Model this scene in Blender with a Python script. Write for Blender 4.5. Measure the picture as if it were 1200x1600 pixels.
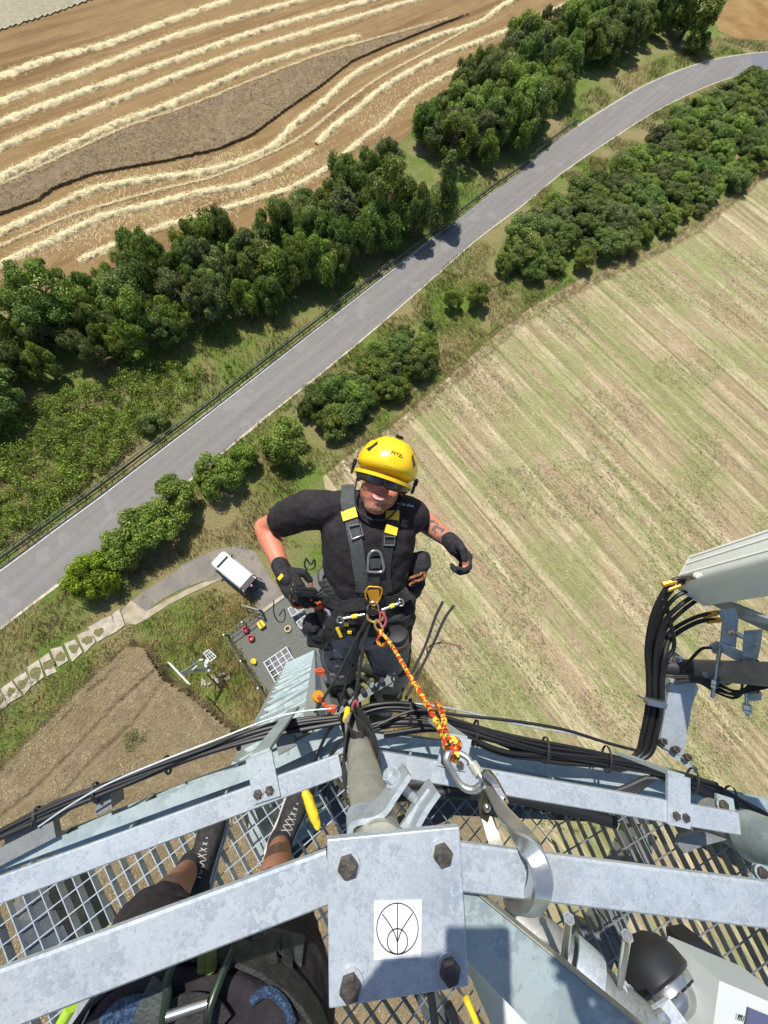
import bpy, bmesh, math, random
import numpy as np
from mathutils import Vector, Matrix, noise
rnd = random.Random(7); nr = np.random.default_rng(7)
S = bpy.context.scene
for o in list(bpy.data.objects): bpy.data.objects.remove(o)
C = S.collection
R = math.radians

# ---------------------------------------------------------------- camera (hand held, looking down from the tower platform)
FPX, HC = 600.0, 36.0            # focal length in photo pixels, metres above the ground
def _v(x, y): return Vector(((x-600)/FPX, (800-y)/FPX, -1.0))
AZ = -_v(530, 1012).normalized()                       # world up seen in camera axes
AY = (Vector((0, 0, -1)) - AZ*AZ.dot(Vector((0, 0, -1)))).normalized()
AX = AY.cross(AZ)
RM = Matrix((AX, AY, AZ))                              # camera axes -> world axes
CAM = Vector((0, 0, HC))
cd = bpy.data.cameras.new('camera'); cam = bpy.data.objects.new('camera', cd); C.objects.link(cam)
cam.matrix_world = Matrix.Translation(CAM) @ RM.to_4x4()
cd.sensor_fit = 'VERTICAL'; cd.sensor_height = 36; cd.lens = 36*FPX/1600
cd.clip_start = .02; cd.clip_end = 6000
S.camera = cam
S.render.resolution_x, S.render.resolution_y = 768, 1024
def W(px, py, z=0.0):            # photo pixel -> world point at height z
    v = RM @ _v(px, py); s = (z-HC)/v.z
    return CAM + v*s
def P(px, py, d):                # photo pixel -> world point at camera depth d (metres)
    return CAM + (RM @ _v(px, py))*d
def proj(p):
    q = RM.transposed() @ (Vector(p)-CAM)
    return (600+FPX*q.x/-q.z, 800-FPX*q.y/-q.z)

# ---------------------------------------------------------------- sky, sun, exposure
sdir = -(RM @ _v(735, 1452)).normalized()              # towards the sun
sel = math.asin(sdir.z); saz = math.atan2(sdir.x, sdir.y)
w = bpy.data.worlds.new('World'); S.world = w; w.use_nodes = True
nt = w.node_tree; bg = nt.nodes['Background']
sk = nt.nodes.new('ShaderNodeTexSky'); sk.sky_type = 'NISHITA'; sk.sun_disc = False
sk.sun_elevation = sel; sk.sun_rotation = saz; sk.altitude = 300
nt.links.new(sk.outputs[0], bg.inputs[0]); bg.inputs[1].default_value = .105
sl = bpy.data.lights.new('sun', 'SUN'); sl.energy = 4.6; sl.angle = R(.55); sl.color = (1, .95, .87)
so = bpy.data.objects.new('sun', sl); C.objects.link(so)
so.rotation_euler = sdir.to_track_quat('Z', 'Y').to_euler()
S.view_settings.view_transform = 'Standard'; S.view_settings.look = 'None'
S.view_settings.exposure = 0.5; S.view_settings.gamma = 1
S.view_settings.use_curve_mapping = False
S.render.engine = 'CYCLES'
S.cycles.max_bounces = 6; S.cycles.diffuse_bounces = 3; S.cycles.transparent_max_bounces = 6

# ---------------------------------------------------------------- materials
def mat(name, col, rough=.6, metal=0.0, var=None, scale=8, vfac=1.0, bump=0, bscale=40, detail=4, spec=.5, coord='Object', stretch=None, ramp=(.35, .65), rot=0, trans=0):
    m = bpy.data.materials.new(name); m.use_nodes = True; n = m.node_tree; N = n.nodes; L = n.links
    b = N['Principled BSDF']; b.inputs['Base Color'].default_value = (*col, 1)
    b.inputs['Roughness'].default_value = rough; b.inputs['Metallic'].default_value = metal
    b.inputs['Specular IOR Level'].default_value = spec
    if trans: b.inputs['Transmission Weight'].default_value = trans
    tc = N.new('ShaderNodeTexCoord'); mp = N.new('ShaderNodeMapping')
    L.new(tc.outputs[coord], mp.inputs[0]); mp.inputs['Rotation'].default_value = (0, 0, rot)
    if stretch: mp.inputs['Scale'].default_value = stretch
    if var:
        t = N.new('ShaderNodeTexNoise'); t.inputs['Scale'].default_value = scale; t.inputs['Detail'].default_value = detail
        L.new(mp.outputs[0], t.inputs[0])
        r = N.new('ShaderNodeValToRGB'); r.color_ramp.elements[0].position = ramp[0]; r.color_ramp.elements[1].position = ramp[1]
        r.color_ramp.elements[0].color = (*col, 1); r.color_ramp.elements[1].color = (*var, 1)
        L.new(t.outputs[0], r.inputs[0]); L.new(r.outputs[0], b.inputs['Base Color'])
    if bump:
        t2 = N.new('ShaderNodeTexNoise'); t2.inputs['Scale'].default_value = bscale; t2.inputs['Detail'].default_value = 5
        L.new(mp.outputs[0], t2.inputs[0])
        bp = N.new('ShaderNodeBump'); bp.inputs['Strength'].default_value = bump; bp.inputs['Distance'].default_value = .02
        L.new(t2.outputs[0], bp.inputs['Height']); L.new(bp.outputs[0], b.inputs['Normal'])
    return m
class G:                                               # tiny node-graph helper for ground materials
    def __init__(s, name, rough=.95):
        s.m = bpy.data.materials.new(name); s.m.use_nodes = True; s.n = s.m.node_tree; s.N = s.n.nodes; s.L = s.n.links
        s.b = s.N['Principled BSDF']; s.b.inputs['Roughness'].default_value = rough; s.b.inputs['Specular IOR Level'].default_value = .15
        s.tc = s.N.new('ShaderNodeTexCoord')
    def co(s, rot=0, sc=(1, 1, 1)):
        m0 = s.N.new('ShaderNodeMapping'); m0.inputs['Rotation'].default_value = (0, 0, rot)
        m1 = s.N.new('ShaderNodeMapping'); m1.inputs['Scale'].default_value = sc
        s.L.new(s.tc.outputs['Object'], m0.inputs[0]); s.L.new(m0.outputs[0], m1.inputs[0]); return m1.outputs[0]
    def noise(s, co, scale, detail=4, a=.4, b=.6, rough=.55, dist=0):
        t = s.N.new('ShaderNodeTexNoise'); t.inputs['Scale'].default_value = scale; t.inputs['Detail'].default_value = detail
        t.inputs['Roughness'].default_value = rough; t.inputs['Distortion'].default_value = dist
        s.L.new(co, t.inputs[0])
        r = s.N.new('ShaderNodeMapRange'); r.inputs[1].default_value = a; r.inputs[2].default_value = b
        s.L.new(t.outputs[0], r.inputs[0]); return r.outputs[0]
    def mix(s, f, a, b):
        x = s.N.new('ShaderNodeMix'); x.data_type = 'RGBA'
        for i, v in ((0, f), (6, a), (7, b)):
            if isinstance(v, (tuple, list)): x.inputs[i].default_value = (*v, 1)
            elif isinstance(v, (int, float)): x.inputs[i].default_value = v
            else: s.L.new(v, x.inputs[i])
        return x.outputs[2]
    def math(s, op, a, b=0):
        x = s.N.new('ShaderNodeMath'); x.operation = op; x.use_clamp = False
        for i, v in ((0, a), (1, b)):
            if isinstance(v, (int, float)): x.inputs[i].default_value = v
            else: s.L.new(v, x.inputs[i])
        return x.outputs[0]
    def end(s, col, h=None, strength=.6, dist=.05):
        s.L.new(col, s.b.inputs['Base Color'])
        if h is not None:
            bp = s.N.new('ShaderNodeBump'); bp.inputs['Strength'].default_value = strength; bp.inputs['Distance'].default_value = dist
            s.L.new(h, bp.inputs['Height']); s.L.new(bp.outputs[0], s.b.inputs['Normal'])
        return s.m

# ---------------------------------------------------------------- object helpers
def tag(o, label=None, cat=None, group=None, kind=None):
    if label: o['label'] = label
    if cat: o['category'] = cat
    if group: o['group'] = group
    if kind: o['kind'] = kind
    return o
def thing(name, label, cat, loc=(0, 0, 0), group=None):
    o = bpy.data.objects.new(name, None); C.objects.link(o); o.location = loc; o.empty_display_size = .1
    return tag(o, label, cat, group)
def link(name, me, m, parent=None, smooth=False):
    if m is not None:
        for k in (m if isinstance(m, (list, tuple)) else [m]): me.materials.append(k)
    o = bpy.data.objects.new(name, me); C.objects.link(o)
    if smooth: me.polygons.foreach_set('use_smooth', [True]*len(me.polygons))
    if parent is not None:
        o.parent = parent                               # geometry is written in world space: undo the parent's offset
        p = parent; off = Vector((0, 0, 0))
        while p is not None: off += p.location; p = p.parent
        if off.length: me.transform(Matrix.Translation(-off))
    return o
def npmesh(name, V, F, n=4):
    V = np.asarray(V, dtype=np.float32).reshape(-1, 3); F = np.asarray(F, dtype=np.int32).reshape(-1, n)
    me = bpy.data.meshes.new(name); me.vertices.add(len(V)); me.vertices.foreach_set('co', V.ravel())
    me.loops.add(F.size); me.loops.foreach_set('vertex_index', F.ravel())
    me.polygons.add(len(F)); me.polygons.foreach_set('loop_start', np.arange(0, F.size, n, dtype=np.int32))
    me.update(calc_edges=True); me.validate(); return me
def pymesh(name, V, F):
    me = bpy.data.meshes.new(name); me.from_pydata([tuple(v) for v in V], [], F); me.update(); return me
def smooth_line(pts, n=8):                             # Catmull-Rom through 3-D points
    pts = [Vector(p) for p in pts]
    if len(pts) < 3: return [pts[0].lerp(pts[-1], i/n) for i in range(n+1)]
    out = []
    for i in range(len(pts)-1):
        a = pts[i-1] if i else pts[0]*2-pts[1]; b = pts[i]; c = pts[i+1]
        d = pts[i+2] if i+2 < len(pts) else pts[-1]*2-pts[-2]
        for k in range(n):
            t = k/n
            out.append(.5*((2*b)+(c-a)*t+(2*a-5*b+4*c-d)*t*t+(3*b-a-3*c+d)*t**3))
    out.append(pts[-1]); return out
class MB:                                              # collects shapes, links them as one mesh
    def __init__(s): s.V = []; s.F = []; s.M = []
    def add(s, V, F, mi=0):
        k = len(s.V); s.V += [Vector(v) for v in V]; s.F += [tuple(i+k for i in f) for f in F]; s.M += [mi]*len(F); return s
    def tube(s, pts, r, n=8, cap=True, mi=0, sm=0, up=None):
        pts = [Vector(p) for p in pts]
        if sm: pts = smooth_line(pts, sm)
        if not isinstance(r, (list, tuple)): r = [r]*len(pts)
        elif len(r) != len(pts):
            r = [float(x) for x in np.interp(np.linspace(0, 1, len(pts)), np.linspace(0, 1, len(r)), r)]
        V = []; F = []; pu = None
        for i, p in enumerate(pts):
            t = (pts[min(i+1, len(pts)-1)]-pts[max(i-1, 0)])
            t = t.normalized() if t.length > 1e-9 else Vector((0, 0, 1))
            if pu is None:
                u = Vector(up) if up is not None else (Vector((0, 0, 1)) if abs(t.z) < .9 else Vector((1, 0, 0)))
            else: u = pu
            u = (u-t*u.dot(t)).normalized(); pu = u; q = t.cross(u)
            for k in range(n):
                a = 2*math.pi*k/n; V.append(p+(u*math.cos(a)+q*math.sin(a))*r[i])
        for i in range(len(pts)-1):
            for k in range(n):
                F.append((i*n+k, i*n+(k+1) % n, (i+1)*n+(k+1) % n, (i+1)*n+k))
        if cap:
            F.append(tuple(range(n-1, -1, -1))); F.append(tuple(range((len(pts)-1)*n, len(pts)*n)))
        return s.add(V, F, mi)
    def sweep(s, pts, prof, up=(0, 0, 1), sm=0, closed=True, mi=0, cap=True, scale=None):   # prof: list of (side, up)
        pts = [Vector(p) for p in pts]
        if sm: pts = smooth_line(pts, sm)
        V = []; F = []; n = len(prof); up = [Vector(u) for u in up] if isinstance(up[0], (tuple, list, Vector)) else [Vector(up)]*len(pts)
        if len(up) != len(pts):
            up = [up[min(int(i*len(up)/len(pts)), len(up)-1)] for i in range(len(pts))]
        for i, p in enumerate(pts):
            t = (pts[min(i+1, len(pts)-1)]-pts[max(i-1, 0)]).normalized()
            u = (up[i]-t*up[i].dot(t)).normalized(); q = t.cross(u); k = scale[i] if scale else 1
            for a, b in prof: V.append(p+q*a*k+u*b*k)
        for i in range(len(pts)-1):
            for k in range(n if closed else n-1):
                F.append((i*n+k, i*n+(k+1) % n, (i+1)*n+(k+1) % n, (i+1)*n+k))
        if closed and cap: F.append(tuple(range(n-1, -1, -1))); F.append(tuple(range((len(pts)-1)*n, len(pts)*n)))
        return s.add(V, F, mi)
    def bar(s, a, b, w_, h_, up=(0, 0, 1), mi=0, bev=0):
        x, y = w_/2, h_/2; c = bev
        pr = [(-x, -y), (x, -y), (x, y), (-x, y)] if not c else [(-x+c, -y), (x-c, -y), (x, -y+c), (x, y-c), (x-c, y), (-x+c, y), (-x, y-c), (-x, -y+c)]
        return s.sweep([a, b], pr, up, mi=mi)
    def box(s, c, ax, ay, az, sx, sy, sz, mi=0, bev=0):  # centre, axes, full sizes
        c = Vector(c); ax, ay, az = (Vector(v).normalized() for v in (ax, ay, az))
        bm = bmesh.new(); bmesh.ops.create_cube(bm, size=1)
        for v in bm.verts: v.co = Vector((v.co.x*sx, v.co.y*sy, v.co.z*sz))
        if bev: bmesh.ops.bevel(bm, geom=bm.edges[:], offset=bev, segments=2, affect='EDGES')
        bm.verts.index_update()
        V = [c+ax*v.co.x+ay*v.co.y+az*v.co.z for v in bm.verts]; F = [tuple(v.index for v in f.verts) for f in bm.faces]; bm.free()
        return s.add(V, F, mi)
    def plate(s, poly, nrm, th, mi=0):                  # polygon (3-D points), extruded by th against nrm
        n = Vector(nrm).normalized(); A = [Vector(p) for p in poly]; k = len(A)
        V = A+[p-n*th for p in A]
        F = [tuple(range(k)), tuple(range(2*k-1, k-1, -1))]+[(i, i+k, (i+1) % k+k, (i+1) % k) for i in range(k)]
        return s.add(V, F, mi)
    def lathe(s, o, ax, prof, n=20, mi=0, ref=None):    # prof: (radius, along)
        o = Vector(o); ax = Vector(ax).normalized(); u = Vector(ref) if ref is not None else (Vector((0, 0, 1)) if abs(ax.z) < .9 else Vector((1, 0, 0)))
        u = (u-ax*u.dot(ax)).normalized(); q = ax.cross(u); V = []; F = []
        for r_, h in prof:
            for k in range(n):
                a = 2*math.pi*(k+.5)/n; V.append(o+ax*h+(u*math.cos(a)+q*math.sin(a))*r_)
        m_ = len(prof)
        for i in range(m_-1):
            for k in range(n): F.append((i*n+k, i*n+(k+1) % n, (i+1)*n+(k+1) % n, (i+1)*n+k))
        F.append(tuple(range(n-1, -1, -1))); F.append(tuple(range((m_-1)*n, m_*n)))
        return s.add(V, F, mi)
    def ball(s, c, rx, ry=None, rz=None, ax=None, seg=14, ring=9, mi=0, fn=None):
        ry = ry or rx; rz = rz or rx; X_, Y_, Z_ = ax or ((1, 0, 0), (0, 1, 0), (0, 0, 1))
        X_, Y_, Z_ = Vector(X_), Vector(Y_), Vector(Z_); c = Vector(c); V = []; F = []
        for i in range(ring+1):
            th = math.pi*i/ring
            for k in range(seg):
                ph = 2*math.pi*k/seg; x, y, z = math.sin(th)*math.cos(ph), math.sin(th)*math.sin(ph), math.cos(th)
                if fn: x, y, z = fn(x, y, z)
                V.append(c+X_*x*rx+Y_*y*ry+Z_*z*rz)
        for i in range(ring):
            for k in range(seg): F.append((i*seg+k, (i+1)*seg+k, (i+1)*seg+(k+1) % seg, i*seg+(k+1) % seg))
        return s.add(V, F, mi)
    def build(s, name, m, parent=None, smooth=False, auto=False):
        me = pymesh(name, s.V, s.F)
        bm = bmesh.new(); bm.from_mesh(me)
        if smooth and not auto: bmesh.ops.remove_doubles(bm, verts=bm.verts[:], dist=1e-5)
        bmesh.ops.recalc_face_normals(bm, faces=bm.faces[:]) if len(s.F) < 60000 else None
        bm.to_mesh(me) ; bm.free()
        if isinstance(m, (list, tuple)) and len(me.polygons) == len(s.M): me.polygons.foreach_set('material_index', s.M)
        o = link(name, me, m, parent, smooth)
        if smooth:
            me.set_sharp_from_angle(angle=R(38))
        return o
def inpoly(x, y, poly):
    c = False; j = len(poly)-1
    for i in range(len(poly)):
        xi, yi = poly[i]; xj, yj = poly[j]
        if (yi > y) != (yj > y) and x < (xj-xi)*(y-yi)/(yj-yi)+xi: c = not c
        j = i
    return c
def sheet(name, pix, m, z=0.0, kind='structure', world=False):       # flat polygon on the ground
    V = [W(x, y, 0) if not world else Vector((x, y, 0)) for x, y in pix]; V = [Vector((p.x, p.y, z)) for p in V]
    bm = bmesh.new(); f = bm.faces.new([bm.verts.new(v) for v in V]); bmesh.ops.triangulate(bm, faces=[f])
    bmesh.ops.recalc_face_normals(bm, faces=bm.faces[:])
    me = bpy.data.meshes.new(name); bm.to_mesh(me); bm.free()
    o = link(name, me, m); o['kind'] = kind; return o
# ================================================================ THE GROUND
def grass_mat(name, g1, g2, d1, d2, big=.12, fac=(.42, .6), bump=.8):
    g = G(name); co = g.co(); f1 = g.noise(co, big, 5, *fac, dist=.6); f2 = g.noise(co, 2.2, 6, .35, .68, .7); f3 = g.noise(co, 9, 4, .3, .7)
    cg = g.mix(f2, g1, g2); cdry = g.mix(f3, d1, d2); c = g.mix(f1, cg, cdry)
    return g.end(c, g.noise(co, 5, 7, .2, .8, .75), bump, .25)
M_ground = grass_mat('meadow', (.10, .15, .025), (.17, .235, .045), (.22, .18, .08), (.32, .27, .13), .13)
gs = MB(); gs.add([(-2500, -2500, -.03), (2500, -2500, -.03), (2500, 2500, -.03), (-2500, 2500, -.03)], [(0, 1, 2, 3)])
g0 = gs.build('ground', M_ground); g0['kind'] = 'structure'

# stubble field with windrows (upper left)
dL = W(400, 50)-W(100, 155); aL = math.atan2(dL.y, dL.x)
g = G('harvested_stubble'); co = g.co(-aL, (.12, 1, 1)); c2 = g.co()
c = g.mix(g.noise(co, 1.6, 8, .35, .65, .8), (.165, .105, .042), (.275, .185, .085))
c = g.mix(g.math('MULTIPLY', g.noise(c2, .12, 4, .4, .7), .6), c, (.28, .18, .085))
c = g.mix(g.math('MULTIPLY', g.noise(g.co(-aL, (.05, 1, 1)), .5, 3, .48, .66), .7), c, (.13, .07, .028))
c = g.mix(g.math('MULTIPLY', g.noise(c2, 3.2, 8, .58, .68, .8), .8), c, (.55, .44, .22))
M_stub = g.end(c, g.noise(co, 6, 6, .2, .8, .8), .7, .12)
fieldL = [(-700, 640), (0, 478), (100, 450), (200, 410), (300, 385), (440, 360), (520, 300), (640, 210), (760, 120), (960, 20), (1060, -60), (1300, -330), (700, -420), (0, -520), (-900, -350), (-1200, 300)]
sheet('stubble_field', fieldL, M_stub, 0.0)
M_stub2 = mat('far_brown_field', (.20, .115, .04), .95, var=(.27, .18, .075), scale=.2, bump=.5, bscale=4, spec=.1)
sheet('brown_field', [(1090, -40), (1112, 20), (1122, 48), (1150, 62), (1200, 64), (1500, 20), (1500, -200), (1160, -200)], M_stub2, 0.012)

# right field: cut grass rows and green regrowth
dR = W(1025, 940)-W(725, 610); aR = math.atan2(dR.y, dR.x)
g = G('mown_stubble'); c2 = g.co(); rw = g.co(-aR, (.09, 1, 1)); rw2 = g.co(-aR, (.035, 1, 1))
c = g.mix(g.noise(rw, 2.6, 7, .38, .62, .75), (.38, .31, .18), (.60, .515, .33))
c = g.mix(g.math('MULTIPLY', g.noise(g.co(-aR, (.012, 1, 1)), .42, 3, .47, .56), .75), c, (.34, .245, .155))
c = g.mix(g.math('MULTIPLY', g.noise(g.co(-aR, (.01, 1, 1)), .9, 4, .55, .62), .8), c, (.20, .175, .075))
c = g.mix(g.math('MULTIPLY', g.noise(g.co(-aR, (.02, 1, 1)), 2.2, 4, .5, .62), .5), c, (.17, .135, .07))
sx_ = g.N.new('ShaderNodeSeparateXYZ'); g.L.new(g.co(-aR), sx_.inputs[0])
wob = g.math('MULTIPLY', g.noise(g.co(-aR, (.04, .3, 1)), .8, 3, 0, 1), 2.2)
for per, lo_, hi_, col_, k_ in ((2.3, .35, .95, (.25, .20, .11), .38), (6.9, .75, .98, (.19, .185, .08), .6), (13.8, .90, .97, (.42, .31, .20), .65)):
    sn = g.math('SINE', g.math('ADD', g.math('MULTIPLY', sx_.outputs[1], 6.2832/per), wob)); mr_ = g.N.new('ShaderNodeMapRange'); mr_.inputs[1].default_value = lo_; mr_.inputs[2].default_value = hi_; g.L.new(sn, mr_.inputs[0])
    c = g.mix(g.math('MULTIPLY', g.math('MULTIPLY', mr_.outputs[0], g.noise(g.co(-aR, (.06, 1, 1)), 1.5, 5, .3, .6)), k_), c, col_)
gr = g.math('MULTIPLY', g.noise(rw2, .75, 6, .5, .62, .75), g.noise(c2, .07, 3, .36, .56))
gr2 = g.math('MULTIPLY', g.noise(c2, .11, 4, .47, .60), g.noise(c2, 2.5, 6, .3, .6, .8))
gg = g.math('MINIMUM', g.math('ADD', g.math('MULTIPLY', gr, .8), g.math('MULTIPLY', gr2, .7)), .6)
c = g.mix(gg, c, (.20, .26, .075))
c = g.mix(g.math('MULTIPLY', g.noise(c2, 5, 8, .6, .7, .85), .6), c, (.46, .39, .24))
c = g.mix(g.math('MULTIPLY', g.noise(c2, 3.1, 8, .62, .70, .8), .5), c, (.12, .10, .05))
M_mown = g.end(c, g.noise(rw, 7, 7, .2, .8, .8), .8, .15)
fieldR = [(1330, 190), (1200, 262), (1090, 350), (1000, 398), (900, 440), (830, 480), (760, 535), (700, 590), (620, 660), (540, 715), (505, 745), (520, 840), (600, 960), (650, 1040), (700, 1110), (760, 1250), (850, 1500), (1100, 2300), (3600, 2000), (2600, 500)]
sheet('mown_field', fieldR, M_mown, 0.0)

# standing wheat under and left of the tower : displaced sheet
g = G('ripe_wheat'); c2 = g.co()
c = g.mix(g.noise(c2, 2.2, 8, .36, .64, .8), (.34, .255, .14), (.52, .42, .25))
c = g.mix(g.math('MULTIPLY', g.noise(c2, .22, 4, .42, .68), .5), c, (.33, .25, .13))
c = g.mix(g.math('MULTIPLY', g.noise(c2, 6.5, 6, .6, .72, .8), .8), c, (.64, .53, .30))
M_wheat = g.end(c, g.noise(c2, 5.5, 8, .2, .8, .85), 1.0, .3)
def dist_seg(p, a, b):
    ab = b-a; t = max(0, min(1, (p-a).dot(ab)/ab.length_squared)); return (p-(a+ab*t)).length, t
def crop(name, pix, hgt, step, tracks, label, m, rough=.15, kind='stuff', edge=.5):
    P2 = [W(x, y).xy for x, y in pix]; xs = [p.x for p in P2]; ys = [p.y for p in P2]; pl = [(p.x, p.y) for p in P2]
    tr = [[W(x, y).xy for x, y in t] for t in tracks[0]] if tracks else []; wt = tracks[1] if tracks else []
    nx = int((max(xs)-min(xs))/step)+1; ny = int((max(ys)-min(ys))/step)+1
    idx = {}; V = []; F = []
    for i in range(nx+1):
        for j in range(ny+1):
            x = min(xs)+i*step; y = min(ys)+j*step
            if not inpoly(x, y, pl): continue
            p = Vector((x, y)); h = hgt*(1+.12*noise.noise((x*.3, y*.3, 1)))
            n1 = noise.noise((x*1.3, y*1.3, 3)); n2 = noise.noise((x*3.5, y*3.5, 9)); n3 = noise.noise((x*9, y*9, 2))
            h += rough*(.45*n1+.5*n2+.45*n3)
            for t, wd in zip(tr, wt):
                for a, b in zip(t, t[1:]):
                    d, _ = dist_seg(p, a, b); d += .12*n2
                    if d < wd: h = min(h, hgt*(.68+.32*max(0, d/wd)**2)+.06*n3)
            idx[i, j] = len(V); V.append((x+.3*step*n3, y+.3*step*n2, h))
    for (i, j), k in idx.items():
        if (i+1, j) in idx and (i, j+1) in idx and (i+1, j+1) in idx: F.append((k, idx[i+1, j], idx[i+1, j+1], idx[i, j+1]))
    # skirts: drop border vertices to the ground
    cnt = {}
    for f in F:
        for a, b in zip(f, f[1:]+f[:1]): cnt[tuple(sorted((a, b)))] = cnt.get(tuple(sorted((a, b))), 0)+1
    low = {}
    for (a, b), c_ in cnt.items():
        if c_ == 1:
            for q in (a, b):
                if q not in low: low[q] = len(V); V.append((V[q][0], V[q][1], -.02))
            F.append((a, b, low[b], low[a]))
    me = npmesh(name, V, F); o = link(name, me, m); tag(o, label, 'crop', kind=kind); return o
wheat_pix = [(-420, 1560), (-160, 1330), (0, 1215), (60, 1150), (130, 1080), (205, 1008), (232, 1012), (262, 1062), (300, 1085), (352, 1128), (400, 1165), (455, 1180), (520, 1230), (640, 1330), (660, 1600), (560, 1900), (100, 2200), (-500, 2100)]
T1 = [[(-60, 1330), (60, 1235), (120, 1175), (190, 1100), (235, 1060), (250, 1045)], [(-20, 1350), (100, 1245), (150, 1190), (215, 1130), (245, 1090), (262, 1060)],
      [(262, 1078), (300, 1120), (330, 1160), (420, 1260)], [(290, 1070), (345, 1145), (460, 1290)], [(150, 1078), (175, 1060), (180, 1050)], [(105, 1128), (122, 1108)],
      [(60, 1290), (130, 1215), (150, 1200)]]
crop('standing_wheat', wheat_pix, .75, .15, (T1, [.26, .26, .16, .14, .25, .3, .2]), 'ripe standing wheat with tractor tracks below the tower on the left', M_wheat)
sheet('stubble_below_tower', [(640, 1325), (530, 1235), (460, 1182), (440, 1130), (560, 1130), (690, 1150), (760, 1250), (850, 1500), (1100, 2300), (560, 1900), (660, 1600)], M_wheat, .004)
M_wheat2 = (lambda g: g.end(g.mix(g.math('MULTIPLY', g.noise(g.co(), 1.2, 6, .56, .66, .8), .8), g.mix(g.noise(g.co(), 1.3, 7, .38, .62, .8), (.30, .22, .13), (.44, .34, .20)), (.16, .1, .05)), g.noise(g.co(), 3, 8, .2, .8, .8), 1, .4))(G('uncut_wheat'))
strip = [(-140, 420), (0, 338), (60, 316), (85, 297), (150, 273), (250, 256), (340, 236), (395, 213), (450, 172), (500, 138), (550, 98), (600, 76), (700, 36), (752, 16), (600, 62), (500, 92), (400, 130), (300, 170), (200, 204), (75, 262), (0, 296), (-140, 350)]
cr = [[(340, 200), (350, 170), (365, 150)], [(350, 195), (380, 180)], [(380, 170), (430, 150), (470, 120)], [(290, 195), (320, 225)], [(200, 225), (240, 215)], [(400, 165), (425, 172)], [(30, 300), (100, 262)], [(60, 290), (120, 250)], [(150, 240), (180, 230)], [(355, 155), (345, 200), (360, 215)], [(440, 130), (450, 150)]]
crop('uncut_wheat_strip', strip, .28, .2, (cr, [.6, .5, .5, .4, .45, .5, .8, .8, .45, .5, .45]), 'long uncut strip of brown wheat between the straw rows', M_wheat2, .14)
M_wheat3 = mat('grey_wheat', (.24, .22, .15), .95, var=(.30, .27, .19), scale=1.5, bump=1, bscale=6, spec=.1)
crop('far_wheat_block', [(-260, 150), (0, 50), (80, 25), (172, -8), (100, -60), (-300, -50)], .14, .4, None, 'grey uncut wheat in the far top left corner', M_wheat3, .12)

# windrows of straw
M_straw = (lambda g: g.end(g.mix(g.noise(g.co(), 7, 6, .35, .65, .8), (.46, .36, .18), (.80, .71, .45)), g.noise(g.co(), 5, 8, .2, .8, .85), .6, .08))(G('straw'))
def windrow(pix, wd, hgt, label, seed):
    pts = smooth_line([W(x, y) for x, y in pix], 10)
    # resample evenly
    L = [0]
    for a, b in zip(pts, pts[1:]): L.append(L[-1]+(b-a).length)
    n = int(L[-1]/.28); res = []
    ts = np.linspace(0, L[-1], n+1); X_ = np.interp(ts, L, [p.x for p in pts]); Y_ = np.interp(ts, L, [p.y for p in pts])
    m_ = 9; V = []; F = []
    for i in range(n+1):
        a = max(i-1, 0); b = min(i+1, n); t = Vector((X_[b]-X_[a], Y_[b]-Y_[a], 0)).normalized(); q = Vector((-t.y, t.x, 0))
        ww = wd*(.82+.42*noise.noise((i*.16, seed*7, 0))+.3*noise.noise((i*.55, seed*7, 5))); hh = hgt*(.9+.5*noise.noise((i*.3, seed*5, 3)))
        if i < 3 or i > n-3: ww *= .6; hh *= .6
        for k in range(m_):
            s_ = -1+2*k/(m_-1); x = X_[i]+q.x*s_*ww; y = Y_[i]+q.y*s_*ww
            z = hh*(1-s_*s_)**.7*(1+.55*noise.noise((x*2.3, y*2.3, 1))+.35*noise.noise((x*5, y*5, 1)))
            jit = .16*noise.noise((x*1.7, y*1.7, 8))
            V.append((x+q.x*jit, y+q.y*jit, max(z, 0) if 0 < k < m_-1 else -.02))
    for i in range(n):
        for k in range(m_-1): F.append((i*m_+k, i*m_+k+1, (i+1)*m_+k+1, (i+1)*m_+k))
    # loose straws lying on and beside the row
    k0 = len(V); ns = n*6
    for q_ in range(ns):
        i = rnd.randrange(n); s_ = rnd.gauss(0, .8)*wd; a = max(i-1, 0); b = i+1
        t = Vector((X_[b]-X_[a], Y_[b]-Y_[a], 0)).normalized(); q = Vector((-t.y, t.x, 0)); c0 = Vector((X_[i], Y_[i], 0))+q*s_
        c0.z = .05+(hgt*(1-(s_/wd)**2)**.7 if abs(s_) < wd else 0); an = rnd.uniform(0, 6.28); d = Vector((math.cos(an), math.sin(an), rnd.uniform(-.3, .5)))*rnd.uniform(.15, .38)
        e = Vector((-d.y, d.x, 0)).normalized()*.016
        V += [c0-d-e, c0-d+e, c0+d+e, c0+d-e]; F.append((k0, k0+1, k0+2, k0+3)); k0 += 4
    o = link('straw_row', npmesh('straw_row', [tuple(v) for v in V], F), M_straw)
    tag(o, label, 'straw row', 'straw windrows in the harvested field')
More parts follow.
